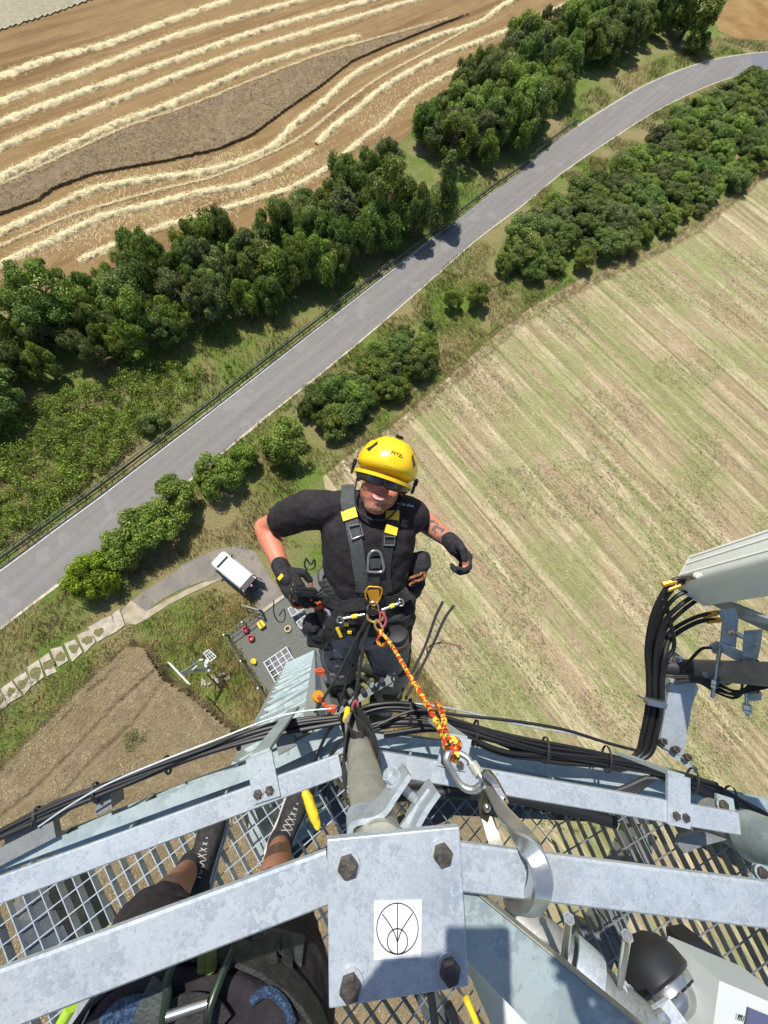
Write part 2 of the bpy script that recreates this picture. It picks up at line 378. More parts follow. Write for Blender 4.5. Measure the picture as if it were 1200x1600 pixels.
WR = [([(-150, 185), (0, 122), (80, 92), (160, 72), (240, 42), (330, 10), (420, -18), (560, -50)], .8, .4, 'highest straw row in the photo, crossing the top left corner'),
 ([(-150, 222), (0, 160), (75, 133), (180, 95), (260, 62), (330, 40), (420, 15), (520, -12), (640, -40)], .75, .42, 'second straw row from the top left corner'),
 ([(-150, 262), (0, 193), (100, 155), (200, 120), (300, 85), (400, 50), (500, 22), (600, -5), (720, -35)], .75, .45, 'third straw row from the top left corner'),
 ([(-150, 305), (0, 232), (100, 190), (200, 150), (300, 110), (400, 75), (500, 45), (600, 15), (720, -20)], .72, .45, 'fourth straw row from the top left corner'),
 ([(-150, 355), (0, 278), (60, 250), (130, 218), (180, 195), (250, 170), (320, 140), (400, 105), (460, 85), (520, 68), (563, 57)], .72, .5, 'straw row that ends just above the uncut wheat strip'),
 ([(-150, 440), (0, 365), (75, 330), (150, 296), (240, 280), (310, 270), (370, 255), (425, 230), (460, 195), (505, 160), (550, 120), (600, 92), (675, 60), (750, 35), (785, 10), (850, -25)], .68, .5, 'curved straw row just below the uncut wheat strip'),
 ([(-150, 495), (0, 415), (80, 378), (160, 340), (240, 320), (320, 300), (380, 290), (440, 265), (490, 236)], .68, .5, 'broken straw row, left half, second above the hedge'),
 ([(495, 226), (520, 200), (560, 170), (600, 137), (680, 92), (750, 65), (825, 35), (900, 0), (960, -30)], .7, .5, 'broken straw row, right half, running up towards the far hedge'),
 ([(122, 408), (200, 375), (270, 350), (340, 330), (400, 312), (450, 296), (500, 270), (540, 240), (570, 215), (600, 193), (650, 146), (725, 105), (800, 75), (860, 52), (950, 10), (1010, -20)], .58, .4, 'straw row closest to the hedge, running along its whole length'),
 ([(-120, 520), (0, 466), (50, 450), (88, 436)], .6, .4, 'short piece of straw row behind the round tree at the left edge')]
for i, (px, wd, hg, lb) in enumerate(WR): windrow(px, wd*1.0, hg*.62, lb, i+1)
# thin straw swaths (chaff lines)
for i, px in enumerate([[(-100, 425), (0, 385), (120, 335), (240, 300), (330, 278), (400, 250), (470, 215), (540, 160), (600, 118), (680, 75), (740, 40)], [(-100, 335), (0, 290), (75, 255), (200, 198), (300, 164), (400, 124), (500, 86), (600, 57), (700, 30)]]):
    windrow(px, .17, .1, ['thin line of chaff in the brown stubble between two thick straw rows', 'thin line of chaff along the upper edge of the uncut wheat'][i], 30+i)
# scattered loose straw
V = []; F = []
cl = [[(100, 350), (250, 320), (440, 290), (500, 240)], [(60, 380), (200, 350), (400, 300)], [(560, 200), (650, 130), (760, 80)], [(120, 300), (400, 240)]]
for q_ in range(2200):
    l_ = rnd.choice(cl); i = rnd.randrange(len(l_)-1); t = rnd.random(); x = l_[i][0]*(1-t)+l_[i+1][0]*t+rnd.gauss(0, 14); y = l_[i][1]*(1-t)+l_[i+1][1]*t+rnd.gauss(0, 14)
    c0 = W(x, y); c0.z = .03; an = rnd.gauss(1.9, .7); d = Vector((math.cos(an), math.sin(an), .1))*rnd.uniform(.12, .4); e = Vector((-d.y, d.x, 0)).normalized()*.018; k = len(V)
    V += [c0-d-e, c0-d+e, c0+d+e, c0+d-e]; F.append((k, k+1, k+2, k+3))
tag(link('loose_straw', npmesh('loose_straw', [tuple(v) for v in V], F), M_straw), 'loose straw scattered over the brown stubble', 'straw', kind='stuff')

# road
up = [(-420, 1185), (-250, 1068), (-100, 958), (0, 890), (100, 816), (150, 780), (215, 730), (330, 642), (440, 556), (540, 478), (600, 431), (712, 345), (760, 308), (810, 272), (860, 228), (910, 192), (950, 167), (1010, 132), (1075, 105), (1130, 90), (1200, 81), (1290, 76), (1420, 82)]
lo = [(-420, 1310), (-250, 1168), (-100, 1058), (0, 980), (100, 903), (161, 854), (200, 822), (225, 803), (300, 745), (400, 662), (500, 583), (600, 500), (680, 430), (725, 390), (770, 354), (820, 317), (880, 268), (950, 220), (1030, 170), (1100, 136), (1150, 119), (1200, 107), (1290, 98), (1420, 100)]
def resamp(pix, n):
    pts = smooth_line([W(x, y) for x, y in pix], 8); L = [0]
    for a, b in zip(pts, pts[1:]): L.append(L[-1]+(b-a).length)
    ts = np.linspace(0, L[-1], n); return [Vector((float(np.interp(t, L, [p.x for p in pts])), float(np.interp(t, L, [p.y for p in pts])), 0)) for t in ts]
g = G('asphalt', .85); c2 = g.co(); dr = (W(600, 431)-W(100, 812)); ar = math.atan2(dr.y, dr.x)
c = g.mix(g.noise(c2, 1.5, 8, .3, .7, .8), (.155, .147, .137), (.192, .182, .168))
c = g.mix(g.math('MULTIPLY', g.noise(g.co(-ar, (.03, 1, 1)), .9, 4, .45, .65), .5), c, (.215, .21, .20))
c = g.mix(g.math('MULTIPLY', g.noise(g.co(-ar, (.06, 1, 1)), 1.6, 5, .55, .7), .4), c, (.105, .105, .105))
c = g.mix(g.math('MULTIPLY', g.noise(c2, .35, 2, .60, .63), .35), c, (.24, .235, .225))
M_asph = g.end(c, g.noise(c2, 20, 6, .2, .8), .25, .01)
U = resamp(up, 130); Lo = resamp(lo, 130)
r = MB(); V = []; F = []
for i, (a, b) in enumerate(zip(U, Lo)):
    jit = .12*noise.noise((i*.9, 0, 4)); d = (b-a).normalized()
    V += [a+Vector((0, 0, .03)), a.lerp(b, .5)+Vector((0, 0, .06)), b+d*jit+Vector((0, 0, .03))]
for i in range(129): F += [(3*i, 3*i+1, 3*i+4, 3*i+3), (3*i+1, 3*i+2, 3*i+5, 3*i+4)]
ro = r.add(V, F).build('road', M_asph); ro['kind'] = 'structure'
# pale sandy shoulders
M_sand = mat('shoulder_grit', (.34, .30, .22), .95, var=(.50, .46, .36), scale=3, bump=.5, bscale=20, spec=.1)
M_edge = mat('edge_line', (.62, .61, .57), .8, var=(.42, .41, .38), scale=2.5)
for A, B, s_, nm in ((U, Lo, -1, 'shoulder'), (Lo, U, -1, 'shoulder')):
    r = MB(); V = []; F = []
    for i, (a, b) in enumerate(zip(A, B)):
        d = (a-b).normalized(); wj = .16+.22*abs(noise.noise((i*1.1, 3, 4)))+(.1 if A is Lo else 0)
        V += [a-d*.25+Vector((0, 0, .016)), a+d*wj+Vector((0, 0, .016))]
    for i in range(129): F += [(2*i, 2*i+1, 2*i+3, 2*i+2)]
    o = r.add(V, F).build(nm, M_sand); o['kind'] = 'structure'
r = MB(); V = []; F = []
for a, b in zip(U, Lo):
    d = (b-a).normalized(); V += [a+d*.12+Vector((0, 0, .042)), a+d*.22+Vector((0, 0, .047))]
for i in range(129): F += [(2*i, 2*i+1, 2*i+3, 2*i+2)]
o = r.add(V, F).build('road_edge_line', M_edge); o['kind'] = 'structure'
# resurfaced patch at the far end of the road
r = MB(); V = []; F = []
ks = [i for i in range(130) if 1168 < proj(U[i])[0] < 1420]
for i in ks:
    a, b = U[i], Lo[i]; d = (b-a).normalized()
    V += [a+d*.3+Vector((0, 0, .05)), a.lerp(b, .5)+Vector((0, 0, .075)), b-d*.2+Vector((0, 0, .05))]
for i in range(len(ks)-1): F += [(3*i, 3*i+1, 3*i+4, 3*i+3), (3*i+1, 3*i+2, 3*i+5, 3*i+4)]
if len(ks) > 1: o = r.add(V, F).build('road_patch', mat('dark_asphalt', (.11, .115, .13), .8, var=(.15, .155, .17), scale=2)); o['kind'] = 'structure'

# guardrail along the upper side of the road
M_rail = mat('weathered_guardrail', (.055, .075, .05), .75, .2, var=(.11, .13, .09), scale=2, bump=.2)
t = thing('guardrail', 'long low dark green steel guardrail along the far side of the road', 'guardrail', U[30])
GR = [a-(b-a).normalized()*.45 for a, b in zip(U, Lo)]
iend = max(i for i in range(130) if proj(U[i])[0] < 915)
m = MB(); gp = [GR[i]+Vector((0, 0, .62)) for i in range(3, iend)]
prof = [(-.02, -.16), (.03, -.10), (-.01, -.02), (-.01, .02), (.03, .10), (-.02, .16), (-.028, .16), (.02, .10), (-.02, .0), (.02, -.10), (-.028, -.16)]
m.sweep(gp, prof); m.build('rail_beam', M_rail, t)
m = MB(); m.sweep([p+(U[i+3]-Lo[i+3]).normalized()*.55+Vector((0, 0, -.12)) for i, p in enumerate(gp)], [(-.03, -.05), (.03, -.05), (.03, .05), (-.03, .05)]); m.build('rear_rail', M_rail, t)
pm = None; k = 0
for i in range(4, iend, 1):
    if i % 1 == 0 and k < 98:
        m = MB(); p = GR[i]; q = (U[i]-Lo[i]).normalized()
        m.bar(p+q*.08, p+q*.08+Vector((0, 0, .7)), .07, .1); m.bar(p+q*.05+Vector((0, 0, .5)), p+q*.55+Vector((0, 0, .5)), .06, .06); m.build('post', M_rail, t); k += 1

# gravel track, concrete channel, tower compound
g = G('gravel'); c2 = g.co(); c = g.mix(g.noise(c2, 4, 8, .3, .7, .8), (.17, .15, .125), (.29, .26, .215)); c = g.mix(g.math('MULTIPLY', g.noise(c2, .5, 4, .45, .6), .6), c, (.15, .145, .135))
c = g.mix(g.math('MULTIPLY', g.noise(c2, 1.3, 4, .6, .68), .6), c, (.12, .13, .05))
M_grav = g.end(c, g.noise(c2, 14, 6, .2, .8, .8), .8, .05)
sheet('gravel_track', [(196, 948), (222, 925), (255, 905), (290, 880), (330, 862), (352, 856), (378, 852), (398, 862), (410, 882), (424, 905), (440, 930), (420, 950), (402, 962), (398, 940), (390, 928), (372, 918), (348, 906), (318, 908), (285, 920), (255, 935), (225, 958), (205, 968)], M_grav, .012)
M_dirt = mat('dry_track_edge', (.38, .33, .24), .95, var=(.27, .23, .16), scale=1.5, bump=.4, spec=.1)
sheet('path', [(190, 955), (205, 938), (216, 946), (228, 955), (262, 937), (290, 922), (320, 909), (346, 905), (320, 917), (290, 931), (262, 946), (228, 968), (212, 976), (196, 974)], M_dirt, .018)
g = G('grey_gravel'); c2 = g.co(); c = g.mix(g.noise(c2, 9, 8, .3, .7, .85), (.07, .075, .065), (.20, .20, .175)); c = g.mix(g.math('MULTIPLY', g.noise(c2, 1.2, 5, .56, .68), .35), c, (.12, .12, .07))
M_cgrav = g.end(c, g.noise(c2, 22, 6, .2, .8, .8), .8, .04)
c0 = W(360, 993); cw = W(437, 1112); cn = W(458, 927)
u1 = (cw-c0).normalized(); u2 = Vector((-u1.y, u1.x, 0));  u2 = u2 if u2.dot(cn-c0) > 0 else -u2
comp = [c0, c0+u1*8.5, c0+u1*8.5+u2*10, c0+u2*10]
o = sheet('compound_gravel', [(p.x, p.y) for p in comp], M_cgrav, .02, world=True)
M_conc = mat('pale_concrete', (.42, .38, .30), .95, var=(.30, .26, .20), scale=2, bump=.4, spec=.1)
# concrete slabs with grass pockets
slab_t = thing('grass_paver_path', 'crumbling pale concrete slab path with grass pockets beside the wheat', 'paved path', W(90, 1030))
A0 = [(-40, 1112), (0, 1078), (40, 1046), (80, 1018), (120, 996), (160, 968), (186, 952)]; B0 = [(-20, 1130), (14, 1100), (54, 1072), (90, 1046), (132, 1018), (172, 994), (198, 976)]
m = MB(); mp_ = MB()
for i in range(len(A0)-1):
    for k in range(2):
        t0, t1 = k/2+.02, k/2+.48
        a = W(*A0[i]).lerp(W(*A0[i+1]), t0); b = W(*A0[i]).lerp(W(*A0[i+1]), t1); c_ = W(*B0[i]).lerp(W(*B0[i+1]), t1); d = W(*B0[i]).lerp(W(*B0[i+1]), t0)
        j = [Vector((rnd.uniform(-.17, .17), rnd.uniform(-.17, .17), .05+rnd.uniform(0, .02))) for _ in range(4)]
        m.plate([a+j[0], b+j[1], c_+j[2], d+j[3]], (0, 0, 1), .08)
        if i < 5:
            ctr = (a+b+c_+d)/4; ax_ = (d-a)*.24; ay_ = (b-a).normalized()*.36
            mp_.add([ctr+ax_*math.cos(q)*(1+.9*noise.noise((i*1.7, q*.9, k)))+ay_*math.sin(q)*(1+.9*noise.noise((i*1.3, q*.9, k+5)))+Vector((0, 0, .09)) for q in np.linspace(0, 2*math.pi, 12, endpoint=False)], [tuple(range(12))])
m.build('concrete_slabs', M_conc, slab_t); mp_.build('grass_pockets', mat('pocket_grass', (.10, .10, .035), .95, var=(.17, .15, .06), scale=6, bump=.8), slab_t)
# darker green patch and trodden strip in the wheat
# ================================================================ VEGETATION
def leaf_mat(name, c1, c2, c3, hs=.04):
    m = bpy.data.materials.new(name); m.use_nodes = True; N = m.node_tree.nodes; L = m.node_tree.links; b = N['Principled BSDF']
    ge = N.new('ShaderNodeNewGeometry'); oi = N.new('ShaderNodeObjectInfo'); tc = N.new('ShaderNodeTexCoord')
    r = N.new('ShaderNodeValToRGB'); e = r.color_ramp.elements; e[0].position = 0; e[0].color = (*c1, 1); e[1].position = 1; e[1].color = (*c3, 1)
    x = e.new(.55); x.color = (*c2, 1)
    L.new(ge.outputs['Random Per Island'], r.inputs[0])
    t = N.new('ShaderNodeTexNoise'); t.inputs['Scale'].default_value = .9; t.inputs['Detail'].default_value = 3; L.new(tc.outputs['Object'], t.inputs[0])
    hsv = N.new('ShaderNodeHueSaturation')
    mr = N.new('ShaderNodeMapRange'); mr.inputs[3].default_value = .5-hs; mr.inputs[4].default_value = .5+hs*.5; L.new(oi.outputs['Random'], mr.inputs[0])
    mv = N.new('ShaderNodeMapRange'); mv.inputs[1].default_value = .35; mv.inputs[2].default_value = .65; mv.inputs[3].default_value = .65; mv.inputs[4].default_value = 1.4; L.new(t.outputs[0], mv.inputs[0])
    mw = N.new('ShaderNodeMath'); mw.operation = 'MULTIPLY_ADD'; L.new(oi.outputs['Random'], mw.inputs[0]); mw.inputs[1].default_value = .5; mw.inputs[2].default_value = .75
    mm = N.new('ShaderNodeMath'); mm.operation = 'MULTIPLY'; L.new(mv.outputs[0], mm.inputs[0]); L.new(mw.outputs[0], mm.inputs[1])
    L.new(mr.outputs[0], hsv.inputs['Hue']); L.new(mm.outputs[0], hsv.inputs['Value']); L.new(r.outputs[0], hsv.inputs['Color'])
    tr = N.new('ShaderNodeBsdfTranslucent'); ms_ = N.new('ShaderNodeMixShader'); ms_.inputs[0].default_value = .4; L.new(hsv.outputs[0], tr.inputs[0])
    L.new(b.outputs[0], ms_.inputs[1]); L.new(tr.outputs[0], ms_.inputs[2]); L.new(ms_.outputs[0], N['Material Output'].inputs[0])
    L.new(hsv.outputs[0], b.inputs['Base Color']); b.inputs['Roughness'].default_value = .55; b.inputs['Specular IOR Level'].default_value = .35
    return m
M_leaf = leaf_mat('leaves', (.095, .145, .016), (.20, .285, .04), (.40, .50, .12), .018)
M_leaf_o = leaf_mat('olive_leaves', (.08, .10, .03), (.16, .19, .055), (.28, .31, .12), .02)
M_leaf_d = leaf_mat('deep_green_leaves', (.065, .11, .02), (.13, .205, .035), (.26, .35, .09), .018)
M_leaf_y = leaf_mat('yellow_green_leaves', (.13, .19, .015), (.24, .33, .02), (.38, .48, .04))
M_leaf_l = leaf_mat('light_leaves', (.09, .135, .03), (.17, .235, .05), (.29, .36, .10), .02)
M_bark = mat('bark', (.12, .09, .06), .9, var=(.2, .16, .11), scale=6, bump=.6)
def leaf_cloud(centres, per, lsize, seed):
    g_ = np.random.default_rng(seed); A = []
    for (cx, cy, cz, rx, rz) in centres:
        d = g_.normal(size=(per, 3)); d /= np.linalg.norm(d, axis=1)[:, None]; d[:, 2] = np.where(d[:, 2] < -.3, -d[:, 2], d[:, 2])
        rr = g_.uniform(.35, 1.3, per)**.6
        p = np.stack([cx+d[:, 0]*rx*rr, cy+d[:, 1]*rx*rr, cz+d[:, 2]*rz*rr], 1); nrm = d+g_.normal(size=(per, 3))*.55
        A.append((p, nrm/np.linalg.norm(nrm, axis=1)[:, None]))
    p = np.concatenate([a[0] for a in A]); n = np.concatenate([a[1] for a in A]); k = len(p)
    t = np.cross(n, g_.normal(size=(k, 3))); t /= np.linalg.norm(t, axis=1)[:, None]; q = np.cross(n, t)
    s_ = (lsize*g_.uniform(.6, 1.5, k))[:, None]
    V = np.stack([p-t*s_, p+q*s_*.55+n*s_*.15, p+t*s_, p-q*s_*.55+n*s_*.15], 1).reshape(-1, 3)
    V[:, 2] = np.maximum(V[:, 2], .02)
    return V, np.arange(len(V)).reshape(-1, 4)
def crown_mesh(kind, seed):          # unit size: radius ~1, height ~ h
    g_ = random.Random(seed); cs = []
    if kind == 'bush':
        for i in range(44):
            a = g_.uniform(0, 6.28); r_ = math.sqrt(g_.random())*.78; x, y = r_*math.cos(a), r_*math.sin(a)
            z = .10+(1-r_*r_)**.5*g_.uniform(.25, 1.0); k = g_.uniform(.11, .32); cs.append((x, y, z, k, k*.85))
        V, F = leaf_cloud(cs, 330, .038, seed)
    elif kind == 'tree':
        for i in range(66):
            u = g_.uniform(-.75, 1); a = g_.uniform(0, 6.28); r_ = math.sqrt(max(0, 1-u*u))*g_.uniform(.55, .86)
            k = g_.uniform(.10, .31); cs.append((r_*math.cos(a), r_*math.sin(a), 1.0+u*.85, k, k*.9))
        V, F = leaf_cloud(cs, 260, .034, seed)
    else:                            # narrow cone
        for i in range(44):
            u = g_.random(); a = g_.uniform(0, 6.28); r_ = (1-u)**.75*.85*g_.uniform(.4, 1)
            k = .50*(1-.6*u)*g_.uniform(.7, 1.1); cs.append((r_*math.cos(a), r_*math.sin(a), .3+u*3.0, k, k*1.3))
        V, F = leaf_cloud(cs, 420, .042, seed)
    me = npmesh('crown', V, F); return me
CROWN = {k: [crown_mesh(k, 11*i+j*3) for i in range(n)] for j, (k, n) in enumerate((('bush', 6), ('tree', 5), ('cone', 1)))}
def stem_mesh(kind, seed):
    g_ = random.Random(seed); m = MB()
    if kind == 'bush':
        for i in range(6):
            a = g_.uniform(0, 6.28); m.tube([(0, 0, 0), (.2*math.cos(a), .2*math.sin(a), .3), (.5*math.cos(a), .5*math.sin(a), .65)], [.05, .035, .012], 5)
    else:
        h = 1.6 if kind == 'tree' else 3.0
        m.tube([(0, 0, -.05), (.03, 0, .6), (-.02, .03, h*.6), (0, 0, h)], [.09, .07, .045, .01], 7)
        for i in range(9):
            a = g_.uniform(0, 6.28); z = g_.uniform(.45, h*.75); r_ = .62 if kind == 'tree' else .35
            m.tube([(0, 0, z), (.3*r_*math.cos(a), .3*r_*math.sin(a), z+.12), (r_*math.cos(a), r_*math.sin(a), z+.35)], [.035, .025, .008], 5)
    me = pymesh('stem', m.V, m.F); me.materials.append(M_bark); return me
STEM = {k: [stem_mesh(k, i) for i in range(2)] for k in ('bush', 'tree', 'cone')}
_cr = {}
def plant(kind, x, y, r_, hs, label, cat, group=None, m=None, name=None):
    m = m or M_leaf; i = rnd.randrange(len(CROWN[kind])); key = (kind, i, m.name)
    if key not in _cr:
        me = CROWN[kind][i].copy() if any(k_[:2] == key[:2] for k_ in _cr) else CROWN[kind][i]
        me.materials.clear(); me.materials.append(m); _cr[key] = me
    t = thing(name or {'bush': 'bush', 'tree': 'tree', 'cone': 'narrow_tree'}[kind], label, cat, (x, y, 0), group)
    t.scale = (r_, r_, hs); t.rotation_euler = (0, 0, rnd.uniform(0, 6.28))
    for nm, me in (('stem' if kind == 'bush' else 'trunk', STEM[kind][i % 2]), ('foliage' if kind == 'bush' else 'crown', _cr[key])):
        o = bpy.data.objects.new(nm, me); C.objects.link(o); o.parent = t
    return t
# prominent individuals: (base px, base py, kind, radius m, height scale m, material, label)
IND = [(108, 505, 'tree', 3.0, 3.6, M_leaf, 'round bright tree at the left edge, in front of the straw rows', 'tree'),
 (600, 360, 'tree', 3.3, 3.9, M_leaf, 'broad tall tree left of the narrow pointed tree by the guardrail', 'tree'),
 (684, 346, 'cone', 2.5, 2.3, M_leaf_l, 'narrow pointed tree beside the guardrail, casting a shadow on the road', 'tree'),
 (706, 252, 'tree', 2.9, 3.0, M_leaf, 'dark round tree at the lower left end of the hedge beyond the pointed tree', 'tree'),
 (775, 190, 'tree', 2.8, 3.4, M_leaf, 'tall tree in the middle of the hedge along the curve', 'tree'),
 (1062, 62, 'tree', 5.2, 5.0, M_leaf, 'big dark tree at the far right end of the hedge', 'tree'),
 (1080, 85, 'bush', 2.6, 2.8, M_leaf, 'small dark bush standing apart below the big tree at the far end', 'bush'),
 (440, 455, 'bush', 2.6, 4.2, M_leaf, 'bush hanging over the lower edge of the long hedge', 'bush'),
 (704, 480, 'bush', 1.35, 2.0, M_leaf, 'left one of two touching bushes on the dry verge right of the road', 'bush'),
 (741, 476, 'bush', 1.65, 2.2, M_leaf, 'right one of two touching bushes on the dry verge right of the road', 'bush'),
 (784, 425, 'bush', 1.5, 1.9, M_leaf, 'single bright bush at the lower tip of the long right hedge', 'bush'),
 (666, 528, 'bush', 1.35, 2.1, M_leaf_l, 'rounded bush at the upper end of the short roadside hedge', 'bush'),
 (446, 702, 'bush', 2.6, 2.9, M_leaf, 'round bush above the right elbow of the climber, beside the road', 'bush'),
 (384, 722, 'bush', 1.6, 2.2, M_leaf, 'bush between the round bush and the one touching the road edge', 'bush'),
 (346, 752, 'bush', 2.3, 2.7, M_leaf, 'bush touching the road edge above the white van', 'bush'),
 (282, 788, 'bush', 2.5, 2.7, M_leaf, 'big bush left above the gravel track, top of the thicket', 'bush'),
 (250, 830, 'bush', 2.6, 2.9, M_leaf, 'bush in the middle of the thicket by the gravel track', 'bush'),
 (206, 864, 'bush', 2.1, 2.6, M_leaf, 'bush beside the yellow green one at the road edge', 'bush'),
 (160, 905, 'bush', 2.1, 2.7, M_leaf_y, 'yellow green bush at the start of the gravel track', 'bush'),
 (242, 664, 'bush', 1.55, 1.4, M_leaf_l, 'low blue green bush left of the guardrail in the weeds', 'bush'),
 (10, 640, 'tree', 3.0, 2.9, M_leaf_l, 'tree cut by the left edge of the photo, below the round bright tree', 'tree')]
for (px, py, k, r_, hs, mt, lb, ct) in IND:
    p = W(px, py); plant(k, p.x, p.y, r_, hs, lb, ct, m=mt)
taken = [(W(i[0], i[1]).x, W(i[0], i[1]).y, i[3]*.7) for i in IND]
HA = [(-260, 720), (-200, 560), (0, 488), (60, 470), (130, 440), (185, 392), (262, 378), (330, 368), (440, 352), (500, 300), (560, 262), (612, 250), (640, 300), (652, 352), (590, 378), (515, 412), (420, 462), (330, 482), (250, 535), (170, 550), (60, 590), (0, 660)]
HA2 = [(640, 205), (680, 150), (740, 95), (800, 66), (870, 36), (940, 8), (1000, -20), (1080, -40), (1080, 10), (1000, 45), (925, 90), (880, 135), (825, 200), (770, 232), (712, 240), (660, 235)]
HB = [(792, 372), (850, 335), (900, 300), (960, 250), (1030, 205), (1100, 158), (1200, 118), (1330, 90), (1330, 200), (1200, 250), (1150, 290), (1090, 330), (1040, 362), (980, 388), (920, 405), (860, 418), (812, 425)]
HC_ = [(455, 648), (520, 590), (580, 542), (640, 505), (685, 515), (672, 555), (640, 590), (590, 635), (520, 680), (478, 676)]
def fill(poly, hh, step, rr, tall, labels, group, p_tree=.4, m=None):
    b = [W(x, y) for x, y in poly]; x0, x1 = min(p.x for p in b), max(p.x for p in b); y0, y1 = min(p.y for p in b), max(p.y for p in b); n = 0
    y = y0
    while y < y1:
        x = x0
        while x < x1:
            X_ = x+rnd.uniform(-.4, .4)*step; Y_ = y+rnd.uniform(-.4, .4)*step
            px, py = proj((X_, Y_, hh))
            if -90 < px < 1290 and py > -110 and inpoly(px, py, poly) and all((X_-a)**2+(Y_-b_)**2 > (c_+.3)**2 for a, b_, c_ in taken):
                k = 'tree' if rnd.random() < p_tree else 'bush'; r_ = rr*rnd.uniform(.55, 1.3); hs = tall*(r_/rr)**.7*rnd.uniform(.85, 1.15)*(.55 if k == 'tree' else 1)
                mt = m or rnd.choice([M_leaf]*6+[M_leaf_l]*3+[M_leaf_o]*2+[M_leaf_d]*3)
                plant(k, X_, Y_, r_, hs, labels[0 if k == 'tree' else 1], k, group+(' trees' if k == 'tree' else ' bushes'), m=mt); n += 1
            x += step
        y += step
    return n
nA = fill(HA, 2.3, 2.45, 2.1, 4.1, ['deciduous tree in the dense hedge between the straw field and the guardrail', 'bush in the dense hedge between the straw field and the guardrail'], 'left hedge')
nA2 = fill(HA2, 2.4, 3.0, 2.6, 4.6, ['deciduous tree in the far hedge inside the bend of the road', 'bush in the far hedge inside the bend of the road'], 'far hedge')
nB = fill(HB, 1.2, 2.75, 2.25, 2.2, ['low tree in the long hedge between the road bend and the pale field', 'shrub in the long hedge between the road bend and the pale field'], 'right hedge', .2)
nC = fill(HC_, 1.0, 1.75, 1.65, 1.9, ['low tree in the short hedge just above the yellow helmet', 'shrub in the short hedge just above the yellow helmet'], 'short hedge', 0)
print('plants', nA, nA2, nB, nC)
# low weeds and grass: stuff
def region_points(poly, dens, h=0):
    b = np.array([tuple(W(x, y)) for x, y in poly]); x0, y0 = b[:, :2].min(0); x1, y1 = b[:, :2].max(0)
    n = int((x1-x0)*(y1-y0)*dens); X_ = nr.uniform(x0, x1, n); Y_ = nr.uniform(y0, y1, n); pl = b[:, :2]
    ins = np.zeros(n, bool); j = len(pl)-1
    for i in range(len(pl)):
        xi, yi = pl[i]; xj, yj = pl[j]
        ins ^= ((yi > Y_) != (yj > Y_)) & (X_ < (xj-xi)*(Y_-yi)/(yj-yi+1e-12)+xi); j = i
    return np.stack([X_[ins], Y_[ins]], 1)
def patchy(pts, sc, thr, seed):
    return pts[[noise.noise((p[0]*sc, p[1]*sc, seed)) > thr for p in pts]] if len(pts) else pts
def tufts(name, pts, lo_, hi, wd, m, label, cat, lean=.5, blades=3, dirn=None):
    n = len(pts); k = n*blades; P_ = np.repeat(pts, blades, 0)+nr.normal(size=(k, 2))*.05
    an = nr.uniform(0, 6.28, k) if dirn is None else nr.normal(dirn, .6, k)
    L_ = nr.uniform(lo_, hi, k); le = nr.uniform(.2, 1, k)*lean; hx = np.cos(an)*L_*le; hy = np.sin(an)*L_*le; hz = L_*np.sqrt(np.maximum(1-le*le, .05))
    wx, wy = -np.sin(an)*wd, np.cos(an)*wd; z0 = np.zeros(k)
    A = np.stack([P_[:, 0]-wx, P_[:, 1]-wy, z0], 1); B = np.stack([P_[:, 0]+wx, P_[:, 1]+wy, z0], 1)
    C2 = np.stack([P_[:, 0]+hx+wx*.4, P_[:, 1]+hy+wy*.4, hz], 1); D2 = np.stack([P_[:, 0]+hx-wx*.4, P_[:, 1]+hy-wy*.4, hz], 1)
    V = np.stack([A, B, C2, D2], 1).reshape(-1, 3); o = link(name, npmesh(name, V, np.arange(len(V)).reshape(-1, 4)), m)
    tag(o, label, cat, kind='stuff'); return o
M_gr = leaf_mat('green_grass', (.09, .12, .026), (.155, .185, .05), (.25, .27, .10))
M_dry = leaf_mat('dry_grass', (.20, .15, .055), (.33, .26, .11), (.48, .40, .20), .01)
M_wd = leaf_mat('weeds', (.08, .14, .02), (.16, .26, .03), (.28, .40, .06))
M_red = leaf_mat('reddish_grass', (.17, .10, .045), (.28, .17, .08), (.38, .27, .13), .01)
verge_far = [(-60, 850), (-60, 690), (60, 620), (170, 580), (260, 565), (340, 505), (420, 480), (520, 440), (640, 378), (700, 300), (780, 265), (850, 225), (905, 150), (1000, 105), (1120, 60), (1200, 66), (1200, 80), (1120, 88), (1060, 107), (1000, 134), (900, 195), (800, 276), (700, 350), (590, 434), (480, 522), (330, 636), (200, 738), (90, 820), (-60, 930)]
verge_near = [(1200, 108), (1140, 122), (1040, 165), (960, 215), (880, 270), (800, 332), (700, 410), (620, 485), (520, 568), (420, 646), (310, 738), (210, 815), (120, 888), (20, 964), (-40, 1015), (-40, 1100), (60, 1020), (180, 945), (260, 890), (340, 850), (420, 860), (520, 850), (500, 745), (560, 700), (640, 645), (720, 560), (800, 495), (900, 440), (870, 420), (800, 425), (800, 370), (900, 300), (1030, 200), (1200, 118)]
near_left = [(-40, 1110), (30, 1070), (90, 1050), (200, 980), (330, 918), (400, 930), (405, 958), (362, 992), (440, 1112), (400, 1160), (352, 1126), (300, 1083), (262, 1060), (232, 1010), (205, 1006), (130, 1078), (60, 1148), (0, 1212), (-60, 1260)]
gcell = region_points(verge_far, 9); tufts('verge_grass', patchy(gcell, .22, -.05, 3), .2, .5, .03, M_gr, 'green grass on the verge between guardrail and hedge', 'grass')
tufts('dry_verge_grass', patchy(gcell, .22, -.35, 8)[::2], .3, .7, .025, M_dry, 'dry grass stalks on the verge between guardrail and hedge', 'grass', .8)
gc = region_points(verge_near, 22); tufts('roadside_grass', patchy(gc, .25, 0, 5), .12, .35, .02, M_gr, 'green grass strip between the road and the bushes', 'grass')
